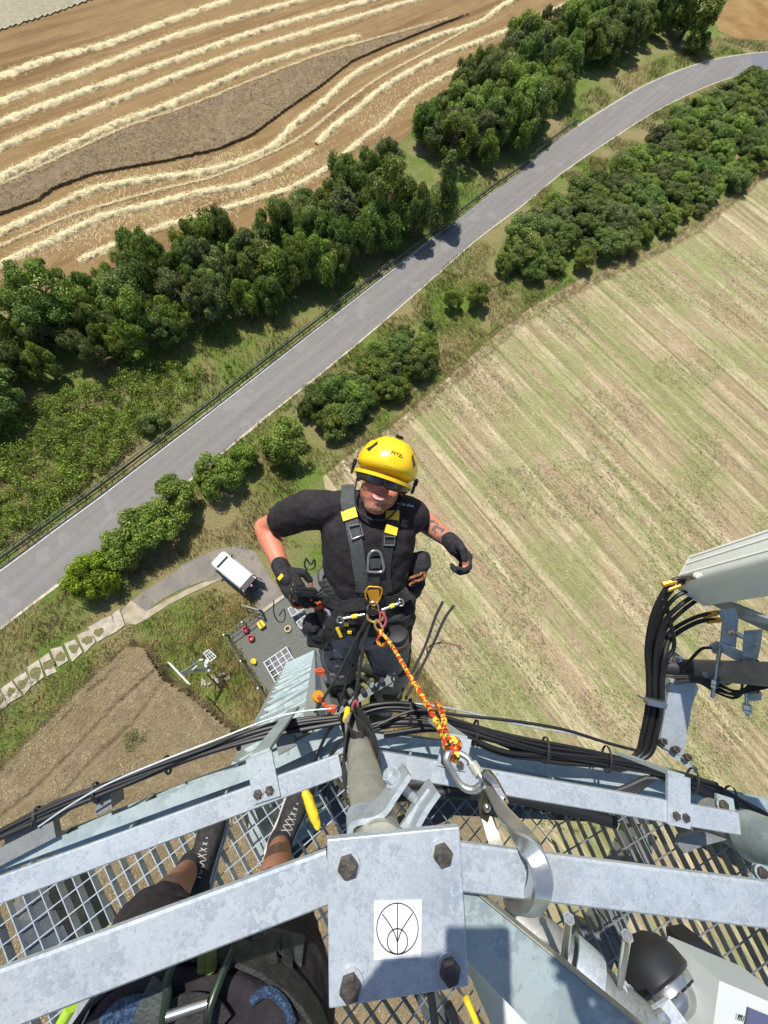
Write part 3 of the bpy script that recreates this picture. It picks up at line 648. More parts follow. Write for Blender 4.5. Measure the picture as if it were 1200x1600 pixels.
tufts('tall_dry_grass', patchy(gc, .22, .05, 12), .2, .6, .014, M_dry, 'tall bleached grass around the roadside bushes', 'grass', .95, dirn=-.6)
gl = region_points(near_left, 34); tufts('meadow_grass', patchy(gl, .3, -.25, 15), .12, .3, .016, M_gr, 'patchy green grass around the small antenna mast', 'grass')
tufts('meadow_dry_grass', patchy(gl, .34, -.32, 22), .15, .45, .011, M_dry, 'long wind blown dry grass around the small antenna mast', 'grass', .95, dirn=-1.0)
tufts('reddish_grass', region_points([(350, 985), (400, 955), (398, 940), (330, 935), (280, 1000), (330, 1040), (400, 1150), (440, 1120)], 30), .15, .45, .013, M_red, 'reddish dry grass along the compound edge', 'grass', .9, dirn=-1.0)
er = region_points([(560, 1000), (640, 1010), (700, 1095), (780, 1180), (700, 1180), (600, 1150)], 45); tufts('orange_dry_grass', er, .3, .8, .014, M_dry, 'tall orange dry grass at the field edge below the climber', 'grass', .95, dirn=-1.2)
weeds = [(-60, 850), (-60, 700), (50, 640), (170, 590), (270, 570), (330, 580), (290, 630), (220, 690), (120, 770), (40, 830), (-40, 880)]
wp = patchy(region_points(weeds, 2.6), .25, -.45, 31)
cs = [(p[0], p[1], rnd.uniform(.2, .6), rnd.uniform(.35, .75), rnd.uniform(.3, .6)) for p in wp][:1500]
V, F = leaf_cloud(cs, 70, .085, 5); o = link('weeds', npmesh('weeds', V, F), M_wd); tag(o, 'thick bright green weeds between the left hedge and the guardrail', 'weeds', kind='stuff')
edge_b = [(-120, 930), (0, 800), (60, 790), (0, 870)]
fe = region_points([(505, 735), (560, 690), (640, 635), (720, 560), (800, 490), (900, 440), (1000, 395), (1090, 345), (1200, 258), (1200, 275), (1095, 362), (1005, 410), (905, 458), (820, 505), (740, 575), (650, 655), (570, 715), (520, 760)], 20)
tufts('field_edge_grass', fe, .2, .6, .015, M_dry, 'bleached grass along the upper edge of the pale field', 'grass', .95, dirn=.4)
# straw litter and green regrowth on the mown field (lines parallel to the rows)
def litter(name, poly, dens, m, lab, lo_, hi, wd, patch=None, spread=.35, z=.03):
    pts = region_points(poly, dens)
    if patch: pts = patchy(pts, *patch)
    k = len(pts); an = nr.normal(aR, spread, k); L_ = nr.uniform(lo_, hi, k); dx, dy = np.cos(an)*L_, np.sin(an)*L_; wx, wy = -np.sin(an)*wd, np.cos(an)*wd; zz = nr.uniform(z, z+.08, k)
    V = np.stack([np.stack([pts[:, 0]-dx-wx, pts[:, 1]-dy-wy, zz], 1), np.stack([pts[:, 0]+dx-wx, pts[:, 1]+dy-wy, zz+.03], 1), np.stack([pts[:, 0]+dx+wx, pts[:, 1]+dy+wy, zz+.03], 1), np.stack([pts[:, 0]-dx+wx, pts[:, 1]-dy+wy, zz], 1)], 1).reshape(-1, 3)
    return tag(link(name, npmesh(name, V, np.arange(len(V)).reshape(-1, 4)), m), lab, 'straw' if 'straw' in name else 'grass', kind='stuff')
fv = [(1200, 270), (1090, 355), (1000, 402), (900, 446), (760, 540), (640, 650), (520, 745), (600, 960), (700, 1110), (850, 1300), (1260, 1300), (1260, 250)]
M_strawl = leaf_mat('litter_straw', (.28, .21, .11), (.44, .36, .20), (.64, .56, .35), .005); M_gr2 = leaf_mat('regrowth_leaves', (.10, .14, .03), (.17, .21, .06), (.26, .29, .11))
litter('straw_litter', fv, 20, M_strawl, 'cut straw lying in rows over the pale field', .05, .16, .013)
litter('field_regrowth', fv, 16, M_gr2, 'green regrowth in streaks over the pale field', .05, .13, .016, (.11, .08, 41))

# ripe ears and stalks over the standing wheat: lots of small tilted bits so it reads as a crop, not soil
M_ear = leaf_mat('wheat_ears', (.23, .165, .085), (.44, .35, .20), (.66, .56, .36), .004)
def crop_top(name, poly, dens, h, size, m, lab):
    pts = region_points(poly, dens); k = len(pts); n = nr.normal(size=(k, 3)); n[:, 2] = abs(n[:, 2])+.5; n /= np.linalg.norm(n, axis=1)[:, None]
    t = np.cross(n, nr.normal(size=(k, 3))); t /= np.linalg.norm(t, axis=1)[:, None]; q = np.cross(n, t)
    hz_ = np.array([h*(1+.12*noise.noise((x*.3, y*.3, 1)))+.15*(.45*noise.noise((x*1.3, y*1.3, 3))+.5*noise.noise((x*3.5, y*3.5, 9))) for x, y in pts])+nr.uniform(0, .10, k)
    p = np.stack([pts[:, 0], pts[:, 1], hz_], 1); s_ = (size*nr.uniform(.5, 1.5, k))[:, None]
    V = np.stack([p-t*s_-q*s_*.25, p+t*s_-q*s_*.25, p+t*s_+q*s_*.25, p-t*s_+q*s_*.25], 1).reshape(-1, 3)
    return V, pts
def on_track(pts, tracks, wd):
    keep = np.ones(len(pts), bool)
    for t, w_ in zip(tracks, wd):
        t = [np.array(W(x, y).xy) for x, y in t]
        for a, b in zip(t, t[1:]):
            ab = b-a; u = np.clip(((pts-a)@ab)/(ab@ab), 0, 1); d = np.linalg.norm(pts-(a+u[:, None]*ab), axis=1); keep &= d > w_*.8
    return keep
vis = [(-20, 1235), (60, 1150), (130, 1080), (205, 1010), (232, 1014), (262, 1064), (300, 1088), (352, 1130), (400, 1168), (455, 1184), (520, 1235), (640, 1335), (660, 1620), (-20, 1620)]
V, pts = crop_top('ears', vis, 190, .75, .036, M_ear, '')
kp = np.repeat(on_track(pts, T1, [.26, .26, .16, .14, .25, .3, .2]), 4); V = V[kp]
tag(link('wheat_ears', npmesh('wheat_ears', V, np.arange(len(V)).reshape(-1, 4)), M_ear), 'ripe ears of the standing wheat left of the tower', 'crop', kind='stuff')
M_ear2 = leaf_mat('dark_wheat_ears', (.25, .175, .09), (.41, .305, .165), (.58, .47, .28), .004)
V, pts = crop_top('ears', strip, 26, .45, .085, M_ear2, ''); kp = np.repeat(on_track(pts, cr, [.6, .5, .5, .4, .45, .5, .8, .8, .45, .5, .45]), 4); V = V[kp]
tag(link('strip_ears', npmesh('strip_ears', V, np.arange(len(V)).reshape(-1, 4)), M_ear2), 'ears of the uncut brown wheat strip between the straw rows', 'crop', kind='stuff')
# ragged stalks along the cut edge of the wheat
ep = []
eb = [W(x, y) for x, y in ((-60, 1262), (0, 1215), (60, 1150), (130, 1080), (205, 1008), (232, 1012), (262, 1062), (300, 1085), (352, 1128), (400, 1165))]
for a, b in zip(eb, eb[1:]):
    for _ in range(int((b-a).length*60)): p = a.lerp(b, rnd.random()); ep.append((p.x+rnd.gauss(0, .16), p.y+rnd.gauss(0, .16)))
tufts('wheat_edge_stalks', np.array(ep), .5, .9, .014, M_ear, 'ragged stalks along the edge of the standing wheat', 'crop', .75)
# green patch in the wheat
V, F = leaf_cloud([(p[0], p[1], .7, .3, .2) for p in region_points([(200, 1150), (212, 1135), (228, 1138), (234, 1155), (225, 1168), (206, 1168)], 9)], 60, .06, 3)
tag(link('green_weeds', npmesh('green_weeds', V, F), M_gr), 'small round patch of green weeds in the standing wheat', 'weeds', kind='stuff')
# ================================================================ TOWER, PLATFORM, RAILS
def Q(x, y, drop): return W(x, y, HC-drop)             # photo pixel -> world point that far below the camera
UP = Vector((0, 0, 1)); VIEW = RM @ Vector((0, 0, -1))
def galv(name, a, b, rough=.42, metal=.35, sc=60):
    m = bpy.data.materials.new(name); m.use_nodes = True; N = m.node_tree.nodes; L = m.node_tree.links; p = N['Principled BSDF']
    tc = N.new('ShaderNodeTexCoord'); v = N.new('ShaderNodeTexVoronoi'); v.inputs['Scale'].default_value = sc
    n1 = N.new('ShaderNodeTexNoise'); n1.inputs['Scale'].default_value = sc*1.7; n1.inputs['Detail'].default_value = 5; n1.inputs['Roughness'].default_value = .7
    n2 = N.new('ShaderNodeTexNoise'); n2.inputs['Scale'].default_value = 7; n2.inputs['Detail'].default_value = 5
    wv = N.new('ShaderNodeMix'); wv.data_type = 'RGBA'; wv.inputs[0].default_value = .12
    L.new(tc.outputs['Object'], wv.inputs[6]); L.new(n1.outputs['Color'], wv.inputs[7]); L.new(wv.outputs[2], v.inputs['Vector'])
    L.new(tc.outputs['Object'], n1.inputs[0]); L.new(tc.outputs['Object'], n2.inputs[0])
    sv = N.new('ShaderNodeSeparateColor'); L.new(v.outputs['Color'], sv.inputs[0])
    ad = N.new('ShaderNodeMath'); ad.operation = 'ADD'; L.new(sv.outputs[0], ad.inputs[0]); L.new(n1.outputs[0], ad.inputs[1])
    r = N.new('ShaderNodeMapRange'); r.inputs[1].default_value = .45; r.inputs[2].default_value = 1.25; L.new(ad.outputs[0], r.inputs[0])
    mx = N.new('ShaderNodeMix'); mx.data_type = 'RGBA'; mx.inputs[6].default_value = (*a, 1); mx.inputs[7].default_value = (*b, 1); L.new(r.outputs[0], mx.inputs[0])
    r2 = N.new('ShaderNodeMapRange'); r2.inputs[1].default_value = .58; r2.inputs[2].default_value = .74; r2.inputs[4].default_value = .5; L.new(n2.outputs[0], r2.inputs[0])
    mx2 = N.new('ShaderNodeMix'); mx2.data_type = 'RGBA'; mx2.inputs[7].default_value = (.40, .37, .31, 1); L.new(r2.outputs[0], mx2.inputs[0]); L.new(mx.outputs[2], mx2.inputs[6])
    L.new(mx2.outputs[2], p.inputs['Base Color']); p.inputs['Metallic'].default_value = metal
    rr = N.new('ShaderNodeMapRange'); rr.inputs[3].default_value = rough-.1; rr.inputs[4].default_value = rough+.15; L.new(n1.outputs[0], rr.inputs[0]); L.new(rr.outputs[0], p.inputs['Roughness'])
    bp = N.new('ShaderNodeBump'); bp.inputs['Strength'].default_value = .15; bp.inputs['Distance'].default_value = .001; L.new(ad.outputs[0], bp.inputs['Height']); L.new(bp.outputs[0], p.inputs['Normal'])
    return m
M_galv = galv('galvanised_steel', (.30, .345, .39), (.44, .485, .52))
M_galv2 = galv('spangled_galvanised_steel', (.25, .32, .33), (.37, .44, .44), sc=26)
M_galvd = galv('dull_shade_darkened_steel', (.13, .145, .145), (.21, .225, .22), .5, .3)  # dull steel, darkened further so the right gratings' bars look shaded
M_pipe = galv('weathered_galvanised_pipe', (.27, .28, .25), (.38, .38, .32), .45, .3, 45)
M_bolt = mat('brown_bolt', (.055, .047, .042), .5, .6, var=(.12, .105, .09), scale=90, bump=.2, bscale=200)
M_rust = mat('rusty_steel', (.16, .085, .05), .8, .2, var=(.26, .15, .09), scale=30, bump=.3)
M_blk = mat('black_cable', (.010, .010, .011), .5, spec=.4)
M_blk2 = mat('matt_black_rubber', (.018, .018, .02), .6)
M_chrome = mat('bright_steel', (.55, .55, .54), .22, .9, var=(.42, .42, .41), scale=40)
M_alu = mat('polished_aluminium', (.44, .46, .47), .3, .85, var=(.56, .58, .58), scale=30, bump=.08, bscale=60)
def hexbolt(m, c, nrm, r_=.0115, h=.009, ref=(1, 0, 0)):
    c = Vector(c); m.lathe(c, nrm, [(r_*1.25, 0), (r_*1.25, .002)], 18, mi=1); m.lathe(c, nrm, [(r_, .002), (r_, h*.8), (r_*.86, h)], 6, ref=ref)
# ---- corner plate with sticker and four bolts
tb = thing('tower_platform', 'galvanised steel work platform with guardrails at the top of the tower', 'platform', Q(560, 1185, 1.72))
m = MB(); PD = .545
pc = [Q(511, 1312, PD), Q(718, 1292, PD), Q(733, 1542, PD), Q(514, 1577, PD)]
m.plate(pc, UP, .012)
cp = m.build('mounting_plate', M_galv, tb)
bv = cp.modifiers.new('edge', 'BEVEL'); bv.width = .0015; bv.segments = 2
for x, y in ((543, 1350), (690, 1332), (547, 1537), (701, 1512)):
    m = MB(); hexbolt(m, Q(x, y, PD)+UP*.0005, UP, .0112, .011); m.build('bolt', [M_bolt, M_galv], cp)
M_stk = mat('white_sticker', (.66, .66, .69), .55, var=(.60, .60, .64), scale=30); M_ink = mat('black_ink', (.03, .025, .04), .6)
sc_ = [Q(585, 1408, PD-.0012), Q(659, 1406, PD-.0012), Q(658, 1496, PD-.0012), Q(584, 1500, PD-.0012)]
m = MB(); m.plate(sc_, UP, .0008); stk = m.build('sticker', M_stk, cp)
def ink(pix, wd=1.6, sm=6):
    pts = [Q(x, y, PD-.0018) for x, y in pix]; m = MB(); m.sweep(pts, [(-wd*.0004, -.0002), (wd*.0004, -.0002), (wd*.0004, .0002), (-wd*.0004, .0002)], UP, sm=sm); return m
m = MB()
def el(cx, cy, rx, ry, a0=0, a1=360, n=28): return [(cx+rx*math.cos(R(a0+(a1-a0)*i/n)), cy+ry*math.sin(R(a0+(a1-a0)*i/n))) for i in range(n+1)]
for px in (el(621, 1451, 32.5, 40), el(621, 1471, 16, 20), [(621, 1411), (621, 1491)], [(597, 1428), (606, 1440), (615, 1455), (621, 1472)], [(645, 1427), (636, 1440), (627, 1455), (621, 1472)]):
    k = ink(px, 1.3, 1 if len(px) > 20 or len(px) == 2 else 6); m.add(k.V, k.F)
m.build('emblem', M_ink, stk)
# ---- rails (flat rectangular tube)
def rail(name, pa, pb, da, db, w_, h_, m_=None):
    m = MB(); m.bar(Q(*pa, da)-UP*h_/2, Q(*pb, db)-UP*h_/2, w_, h_, UP, bev=.0025); return m.build(name, m_ or M_galv, tb)
rail('top_rail', (-260, 1664), (516, 1371), .559, .559, .050, .012)
rail('top_rail', (718, 1356), (1330, 1432), .559, .559, .047, .012)
rail('mid_rail', (-200, 1465), (532, 1196), 1.03, 1.03, .046, .014)
rail('mid_rail', (592, 1192), (1156, 1288), 1.03, 1.03, .046, .020)
# ---- corner post (tube) and clamp
pb_ = Q(593, 1326, .575); m = MB(); m.tube([Vector((pb_.x, pb_.y, HC-.562)), Vector((pb_.x, pb_.y, HC-1.0)), Vector((pb_.x, pb_.y, HC-1.42))], .0315, 28)
m.build('corner_post', M_pipe, tb, smooth=True)
def strip(name, pix, d0, hgt, th, mt, sm=5, par=tb):     # bent flat bar standing on edge
    pts = [Q(x, y, d0)-UP*hgt/2 for x, y in pix]; m = MB(); m.sweep(pts, [(-th/2, -hgt/2), (th/2, -hgt/2), (th/2, hgt/2), (-th/2, hgt/2)], UP, sm=sm)
    return m.build(name, mt, par)
cl = strip('pipe_clamp', [(546, 1304), (550, 1291), (562, 1285), (584, 1281), (602, 1270), (617, 1248), (641, 1212)], .575, .052, .0065, M_galv)
def bolt_rod(par, a, b, r_, mt=M_chrome, nut=None):
    m = MB(); m.tube([a, b], r_, 12)
    if nut is not None:
        d = (b-a).normalized()
        for t in nut: m.lathe(a.lerp(b, t)-d*.007, d, [(r_*1.55, 0), (r_*1.55, .010)], 6); m.lathe(a.lerp(b, t)+d*.004, d, [(r_*2.0, 0), (r_*2.0, .002)], 16)
    return m.build('threaded_bolt', mt, par, smooth=True)
bolt_rod(tb, Q(604, 1207, .60), Q(662, 1262, .63), .0062, M_galv, [.12])
strip('clamp_arm', [(647, 1304), (665, 1270), (686, 1240)], .575, .055, .0065, M_galv, 4)
m = MB(); m.plate([Q(625, 1292, .60), Q(668, 1232, .60), Q(686, 1240, .60), Q(647, 1302, .60)], UP, .006); m.build('clamp_arm', M_galv, tb)
# ---- tabs from the mid rail out to the toe beam, with flat uprights
for pix, bl in ((((384, 1188), (424, 1173), (438, 1244), (397, 1257)), ((403, 1240), (421, 1234))), (((693, 1148), (737, 1156), (727, 1206), (683, 1196)), ((694, 1189), (718, 1195))), (((1044, 1208), (1079, 1216), (1079, 1296), (1044, 1288)), ((1055, 1274), (1070, 1277)))):
    m = MB(); q = [Q(x, y, 1.024) for x, y in pix]; m.plate(q, UP, .008); tab = m.build('rail_bracket', M_galv, tb)
    for x, y in bl: m = MB(); hexbolt(m, Q(x, y, 1.0235), UP, .0095, .008); m.build('bolt', [M_bolt, M_galv], tab)
    a, b = q[0].lerp(q[1], .15), q[0].lerp(q[1], .85); d = (b-a)
    m = MB(); mid = (a+b)/2; m.box(mid-UP*(.36 if pix[0][0] < 500 else .11), d.normalized(), (q[3]-q[0]).normalized(), UP, d.length*1.1, .008, .68 if pix[0][0] < 500 else .2); m.build('upright', M_galv2, tb)
# ---- toe beam: outer flange + web + fins (left), and the ribbed one (right)
def beam(px_in, px_out, dz, fins, name, hgt=.075):
    A = [Q(*p, dz) for p in px_in]; B = [Q(*p, dz) for p in px_out]
    for a, b in zip(zip(A, A[1:]), zip(B, B[1:])):
        i0, i1 = a; o0, o1 = b; m = MB()
        m.plate([o0, o1, i1, i0], UP, .006)                                     # wide lower flange
        mo0, mo1 = o0.lerp(i0, .42), o1.lerp(i1, .42); dv = (mo1-mo0).normalized(); nv = dv.cross(UP).normalized()
        if nv.dot(o0-i0) < 0: nv = -nv
        m.plate([mo0+UP*.001, mo1+UP*.001, mo1+UP*hgt, mo0+UP*hgt], nv, .006)      # web
        m.plate([o0+UP*hgt, o1+UP*hgt, mo1+UP*hgt, mo0+UP*hgt], UP, .005)          # upper outer flange
        m.build(name, M_galv2, tb)
    for (fx, fy), (gx, gy) in fins:
        a = Q(fx, fy, dz); b = Q(gx, gy, dz); m = MB(); dv = (b-a).normalized()
        m.plate([a+UP*.002, b+UP*.002, b+UP*.05, a+UP*hgt], dv.cross(UP), .006); m.build('stiffener', M_galv2, tb)
beam([(-150, 1430), (45, 1348), (300, 1268), (420, 1228), (545, 1172)], [(-120, 1385), (50, 1318), (290, 1222), (410, 1178), (528, 1122)], 1.70,
     [((113, 1290), (60, 1338)), ((241, 1238), (210, 1290)), ((372, 1192), (356, 1235)), ((488, 1140), (500, 1190))], 'toe_beam')
beam([(560, 1178), (700, 1198), (845, 1226), (1000, 1252), (1230, 1300)], [(560, 1138), (715, 1158), (860, 1188), (1010, 1208), (1240, 1255)], 1.70,
     [((842, 1192), (862, 1228)), ((640, 1150), (634, 1188))], 'toe_beam', .06)
# outer stub brackets beyond the beam on the left
for p0, p1, p2, p3 in (((150, 1232), (170, 1222), (175, 1262), (150, 1275)), ((425, 1130), (450, 1122), (462, 1165), (435, 1180)), ((5, 1300), (85, 1262), (85, 1282), (10, 1338))):
    m = MB(); q = [Q(*p, 1.62) for p in (p0, p1, p2, p3)]; m.plate(q, UP, .08); m.build('stub_bracket', M_galvd, tb)
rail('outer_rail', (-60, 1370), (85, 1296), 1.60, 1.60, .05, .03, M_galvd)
# ---- gratings
def grating(name, origin, ang, poly, p1=.0455, p2=.052, hb=.03, zt=1.72, mt=M_galv, tb1=.0032):
    """bearing bars along ang every p1, cross bars every p2, clipped to the world polygon"""
    m = MB(); c, s = math.cos(ang), math.sin(ang); pl = [((x-origin[0])*c+(y-origin[1])*s, -(x-origin[0])*s+(y-origin[1])*c) for x, y in poly]
    z = HC-zt
    def wpt(u, v): return Vector((origin[0]+u*c-v*s, origin[1]+u*s+v*c, z))
    def spans(axis, t):
        r = []
        for i in range(len(pl)):
            a, b = pl[i], pl[(i+1) % len(pl)]; a1, b1 = a[axis], b[axis]
            if (a1 > t) != (b1 > t): r.append(a[1-axis]+(t-a1)/(b1-a1)*(b[1-axis]-a[1-axis]))
        r.sort(); return list(zip(r[::2], r[1::2]))
    v0, v1 = min(p[1] for p in pl), max(p[1] for p in pl); t = v0+.01
    while t < v1:
        for a, b in spans(1, t): m.bar(wpt(a, t)-UP*hb/2, wpt(b, t)-UP*hb/2, tb1, hb)
        t += p1
    u0, u1_ = min(p[0] for p in pl), max(p[0] for p in pl); t = u0+.013
    while t < u1_:
        for a, b in spans(0, t): m.bar(wpt(t, a)-UP*.003, wpt(t, b)-UP*.003, .0036, .004)
        t += p2
    return m.build(name, mt, tb)
A0_ = Q(45, 1351, 1.72); A1_ = Q(545, 1175, 1.72); B1_ = Q(1230, 1303, 1.72)
kx = lambda p: (p.x, p.y)
ed = (A1_-A0_).normalized(); far = A0_-ed*.7
grating('grating', (0, 0), R(-37), [kx(far), kx(A1_), (.30, -.75), (.36, -1.75), (-1.9, -1.75)])
grating('grating', (0, 0), R(-32), [(A1_.x+.012, A1_.y-.01), (1.02, -.235), (.93, -1.7), (.37, -1.75), (.31, -.75)], p1=.05, p2=.05, mt=M_galvd)  # bar shading is put into the darker steel colour
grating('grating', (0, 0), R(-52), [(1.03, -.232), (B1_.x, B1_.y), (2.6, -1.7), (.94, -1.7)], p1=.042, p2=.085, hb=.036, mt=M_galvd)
# support beams under the grating
M_under = galv('shade_toned_beam_steel', (.05, .065, .075), (.085, .10, .11), .5, .3)  # dark copy of the steel; shade under the grating put into its colour
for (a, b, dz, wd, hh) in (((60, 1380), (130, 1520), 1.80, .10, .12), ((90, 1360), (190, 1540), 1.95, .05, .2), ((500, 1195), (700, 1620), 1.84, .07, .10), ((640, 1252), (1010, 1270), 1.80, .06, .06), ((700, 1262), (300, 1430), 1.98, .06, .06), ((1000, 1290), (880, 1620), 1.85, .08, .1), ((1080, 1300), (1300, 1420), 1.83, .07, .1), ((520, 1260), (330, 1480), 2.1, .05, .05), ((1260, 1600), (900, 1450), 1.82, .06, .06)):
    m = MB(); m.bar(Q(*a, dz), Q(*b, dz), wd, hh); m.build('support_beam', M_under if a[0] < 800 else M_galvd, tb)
# black cable tray running under the mid rail on the right
for i in range(3):
    pass
# ---- lattice tower below
tw = thing('lattice_tower', 'tall galvanised lattice tower seen from its top down to the gravel', 'tower', (.75, -.95, 0))
ga = R(-52); e1 = Vector((math.cos(ga), math.sin(ga), 0)); e2 = Vector((-e1.y, e1.x, 0)); top_h, bot_h = .62, 1.75; zt_, zb_ = HC-1.86, 0.0
LB = W(500, 1000); RBt = Q(474, 1112, 2.3)
tc_top = Vector((.62, -1.02, zt_)); 
# corner A (visible) is fitted: from just outside the platform edge down to the compound
A_top = Q(482, 1135, 1.9); B_top = Q(396, 1172, 2.2); A_bot = W(491, 1016); B_bot = W(447, 1036)
A_top.z = B_top.z = zt_
dirAB = (B_top-A_top); nrmAB = Vector((dirAB.y, -dirAB.x, 0)).normalized()
if nrmAB.y > 0: nrmAB = -nrmAB
C_top, D_top = A_top+nrmAB*dirAB.length, B_top+nrmAB*dirAB.length
dB = (B_bot-A_bot); nB_ = Vector((dB.y, -dB.x, 0)).normalized()
if nB_.y > 0: nB_ = -nB_
C_bot, D_bot = A_bot+nB_*dB.length, B_bot+nB_*dB.length
tops = [A_top, B_top, D_top, C_top]; bots = [A_bot, B_bot, D_bot, C_bot]
for a, b in zip(tops, bots):
    m = MB(); m.bar(a, b, .055, .055, Vector((1, 0, 0))); m.build('leg', M_galv, tw)
NL = 34
for f_ in range(4):
    m = MB(); a, b, a2, b2 = tops[f_], tops[(f_+1) % 4], bots[f_], bots[(f_+1) % 4]
    for i in range(NL):
        t0, t1 = (i/NL)**1.7, ((i+1)/NL)**1.7; p, q, r_, s_ = a.lerp(a2, t0), b.lerp(b2, t0), a.lerp(a2, t1), b.lerp(b2, t1)
        m.bar(p, q, .045, .05); m.bar(q if i % 2 else p, r_ if i % 2 else s_, .03, .02)
    m.build('bracing', M_galv2, tw)
# cable ladder with feeder cables beside leg A
off = (A_top-B_top).normalized()
m = MB()
for k in (0, 1): m.bar(A_top+off*(.12+.28*k), A_bot+off*(.18+.42*k), .04, .06, Vector((0, 1, 0)))
for i in range(70):
    t = i/70; m.bar((A_top+off*.12).lerp(A_bot+off*.18, t), (A_top+off*.40).lerp(A_bot+off*.60, t), .03, .02)
m.build('cable_ladder', M_galvd, tw)
for k in range(5):
    m = MB(); m.tube([(A_top+off*(.16+.045*k)+UP*.05).lerp(A_bot+off*(.24+.07*k), t)+Vector((0, .03, 0)) for t in (0, .3, .6, 1)], .013, 6); m.build('feeder_cable', M_galvd if k % 2 else M_blk2, tw)
# concrete base slab
m = MB(); m.plate([p+(p-(A_bot+D_bot)/2).normalized()*.6+UP*.15 for p in bots], UP, .25); m.build('concrete_base', M_cgrav, tw)
# ================================================================ PEOPLE
from mathutils.bvhtree import BVHTree
def skinmat(name, c, v, rough=.5):
    m = mat(name, c, rough, var=v, scale=14, bump=.12, bscale=220, spec=.45); b = m.node_tree.nodes['Principled BSDF']
    b.inputs['Subsurface Weight'].default_value = .12; b.inputs['Subsurface Radius'].default_value = (.02, .008, .004); b.inputs['Subsurface Scale'].default_value = .3; return m
M_skin = skinmat('sunburnt_skin', (.46, .15, .085), (.54, .20, .12))
M_skin2 = skinmat('tanned_skin', (.30, .125, .065), (.38, .17, .09))
def cloth(name, a, b, sc=30, bump=.5):
    return mat(name, a, .85, var=b, scale=sc, bump=bump, bscale=25, detail=6, spec=.25)
M_tee = cloth('black_cotton', (.014, .012, .014), (.024, .02, .023))
M_pant = cloth('grey_work_fabric', (.19, .19, .215), (.26, .26, .29)); M_pantb = cloth('black_work_fabric', (.018, .018, .021), (.035, .035, .04))
M_glove = cloth('black_leather_glove', (.016, .016, .018), (.032, .03, .032), 50)
M_web = mat('charcoal_webbing', (.035, .042, .042), .7, var=(.055, .062, .06), scale=60, bump=.3, bscale=260)
M_webb = mat('black_webbing', (.012, .013, .014), .7, var=(.03, .03, .03), scale=60, bump=.3, bscale=260)
M_yel = mat('yellow_plastic', (.80, .50, .006), .28, var=(.84, .54, .01), scale=5, spec=.6)
M_ytag = mat('yellow_tag', (.78, .52, .02), .6); M_org = mat('orange_anodised', (.62, .30, .03), .35, .5)
M_gold = mat('gold_anodised', (.58, .42, .14), .3, .7); M_pink = mat('pink_anodised', (.55, .12, .16), .35, .5)
M_red = mat('red_fabric', (.45, .06, .025), .8, var=(.60, .13, .04), scale=25, bump=.5)
M_grn = mat('green_aluminium', (.16, .42, .10), .4, .4)
M_lens = mat('dark_lens', (.012, .009, .011), .08, spec=.8)
M_plast = mat('black_plastic', (.014, .014, .016), .4)
M_fine = mat('white_print', (.62, .62, .62), .7)
class Body:                                             # closed volumes fused by a voxel remesh into one surface
    def __init__(s): s.m = MB()
    def cap(s, a, b, ra, rb, n=14):
        a, b = Vector(a), Vector(b); d = (b-a); L_ = d.length; d.normalize(); prof = []
        for i in range(5): t = math.pi/2*(i/5); prof.append((ra*math.sin(t)+1e-4, -ra*math.cos(t)))
        prof += [(ra, 0), ((ra+rb)/2, L_/2), (rb, L_)]
        for i in range(1, 6): t = math.pi/2*(i/5); prof.append((rb*math.cos(t)+1e-4, L_+rb*math.sin(t)))
        s.m.lathe(a, d, prof, n); return s
    def chain(s, pts, rr):
        for i in range(len(pts)-1): s.cap(pts[i], pts[i+1], rr[i], rr[i+1])
        return s
    def loft(s, secs, n=24):                            # secs: centre, right, forward, a, b
        V = []; F = []
        for c, r_, f_, a, b in secs:
            for k in range(n):
                t = 2*math.pi*k/n; x, y = math.cos(t), math.sin(t); e = .85
                V.append(Vector(c)+r_*a*math.copysign(abs(x)**e, x)+f_*b*math.copysign(abs(y)**e, y))
        for i in range(len(secs)-1):
            for k in range(n): F.append((i*n+k, i*n+(k+1) % n, (i+1)*n+(k+1) % n, (i+1)*n+k))
        F.append(tuple(range(n-1, -1, -1))); F.append(tuple(range((len(secs)-1)*n, len(secs)*n))); s.m.add(V, F); return s
    def fuse(s, name, m, parent, vox=.006, it=4, fn=None, mfn=None):
        me = pymesh(name, s.m.V, s.m.F); bm = bmesh.new(); bm.from_mesh(me); bmesh.ops.recalc_face_normals(bm, faces=bm.faces[:]); bm.to_mesh(me); bm.free()
        t = bpy.data.objects.new('tmp', me); C.objects.link(t)
        r_ = t.modifiers.new('r', 'REMESH'); r_.mode = 'VOXEL'; r_.voxel_size = vox
        if it: k = t.modifiers.new('s', 'SMOOTH'); k.iterations = it; k.factor = .5
        dg = bpy.context.evaluated_depsgraph_get(); ev = t.evaluated_get(dg); me2 = bpy.data.meshes.new_from_object(ev)
        bpy.data.objects.remove(t); me2.name = name
        if fn:
            n_ = len(me2.vertices); co_ = np.empty(n_*3, np.float32); no_ = np.empty(n_*3, np.float32); me2.vertices.foreach_get('co', co_); me2.vertex_normals.foreach_get('vector', no_); co_ = co_.reshape(-1, 3); no_ = no_.reshape(-1, 3)
            me2.vertices.foreach_set('co', np.array([fn(Vector(a), Vector(b)) for a, b in zip(co_.tolist(), no_.tolist())], np.float32).ravel()); me2.update()
        mi = [mfn(p.center.copy(), p.normal.copy()) for p in me2.polygons] if mfn else None
        me2.materials.clear()
        o = link(name, me2, m, parent, True)
        if mi: me2.polygons.foreach_set('material_index', mi)
        return o
def b_(co): return noise.noise((co.x*5, co.y*5, co.z*5))*.25
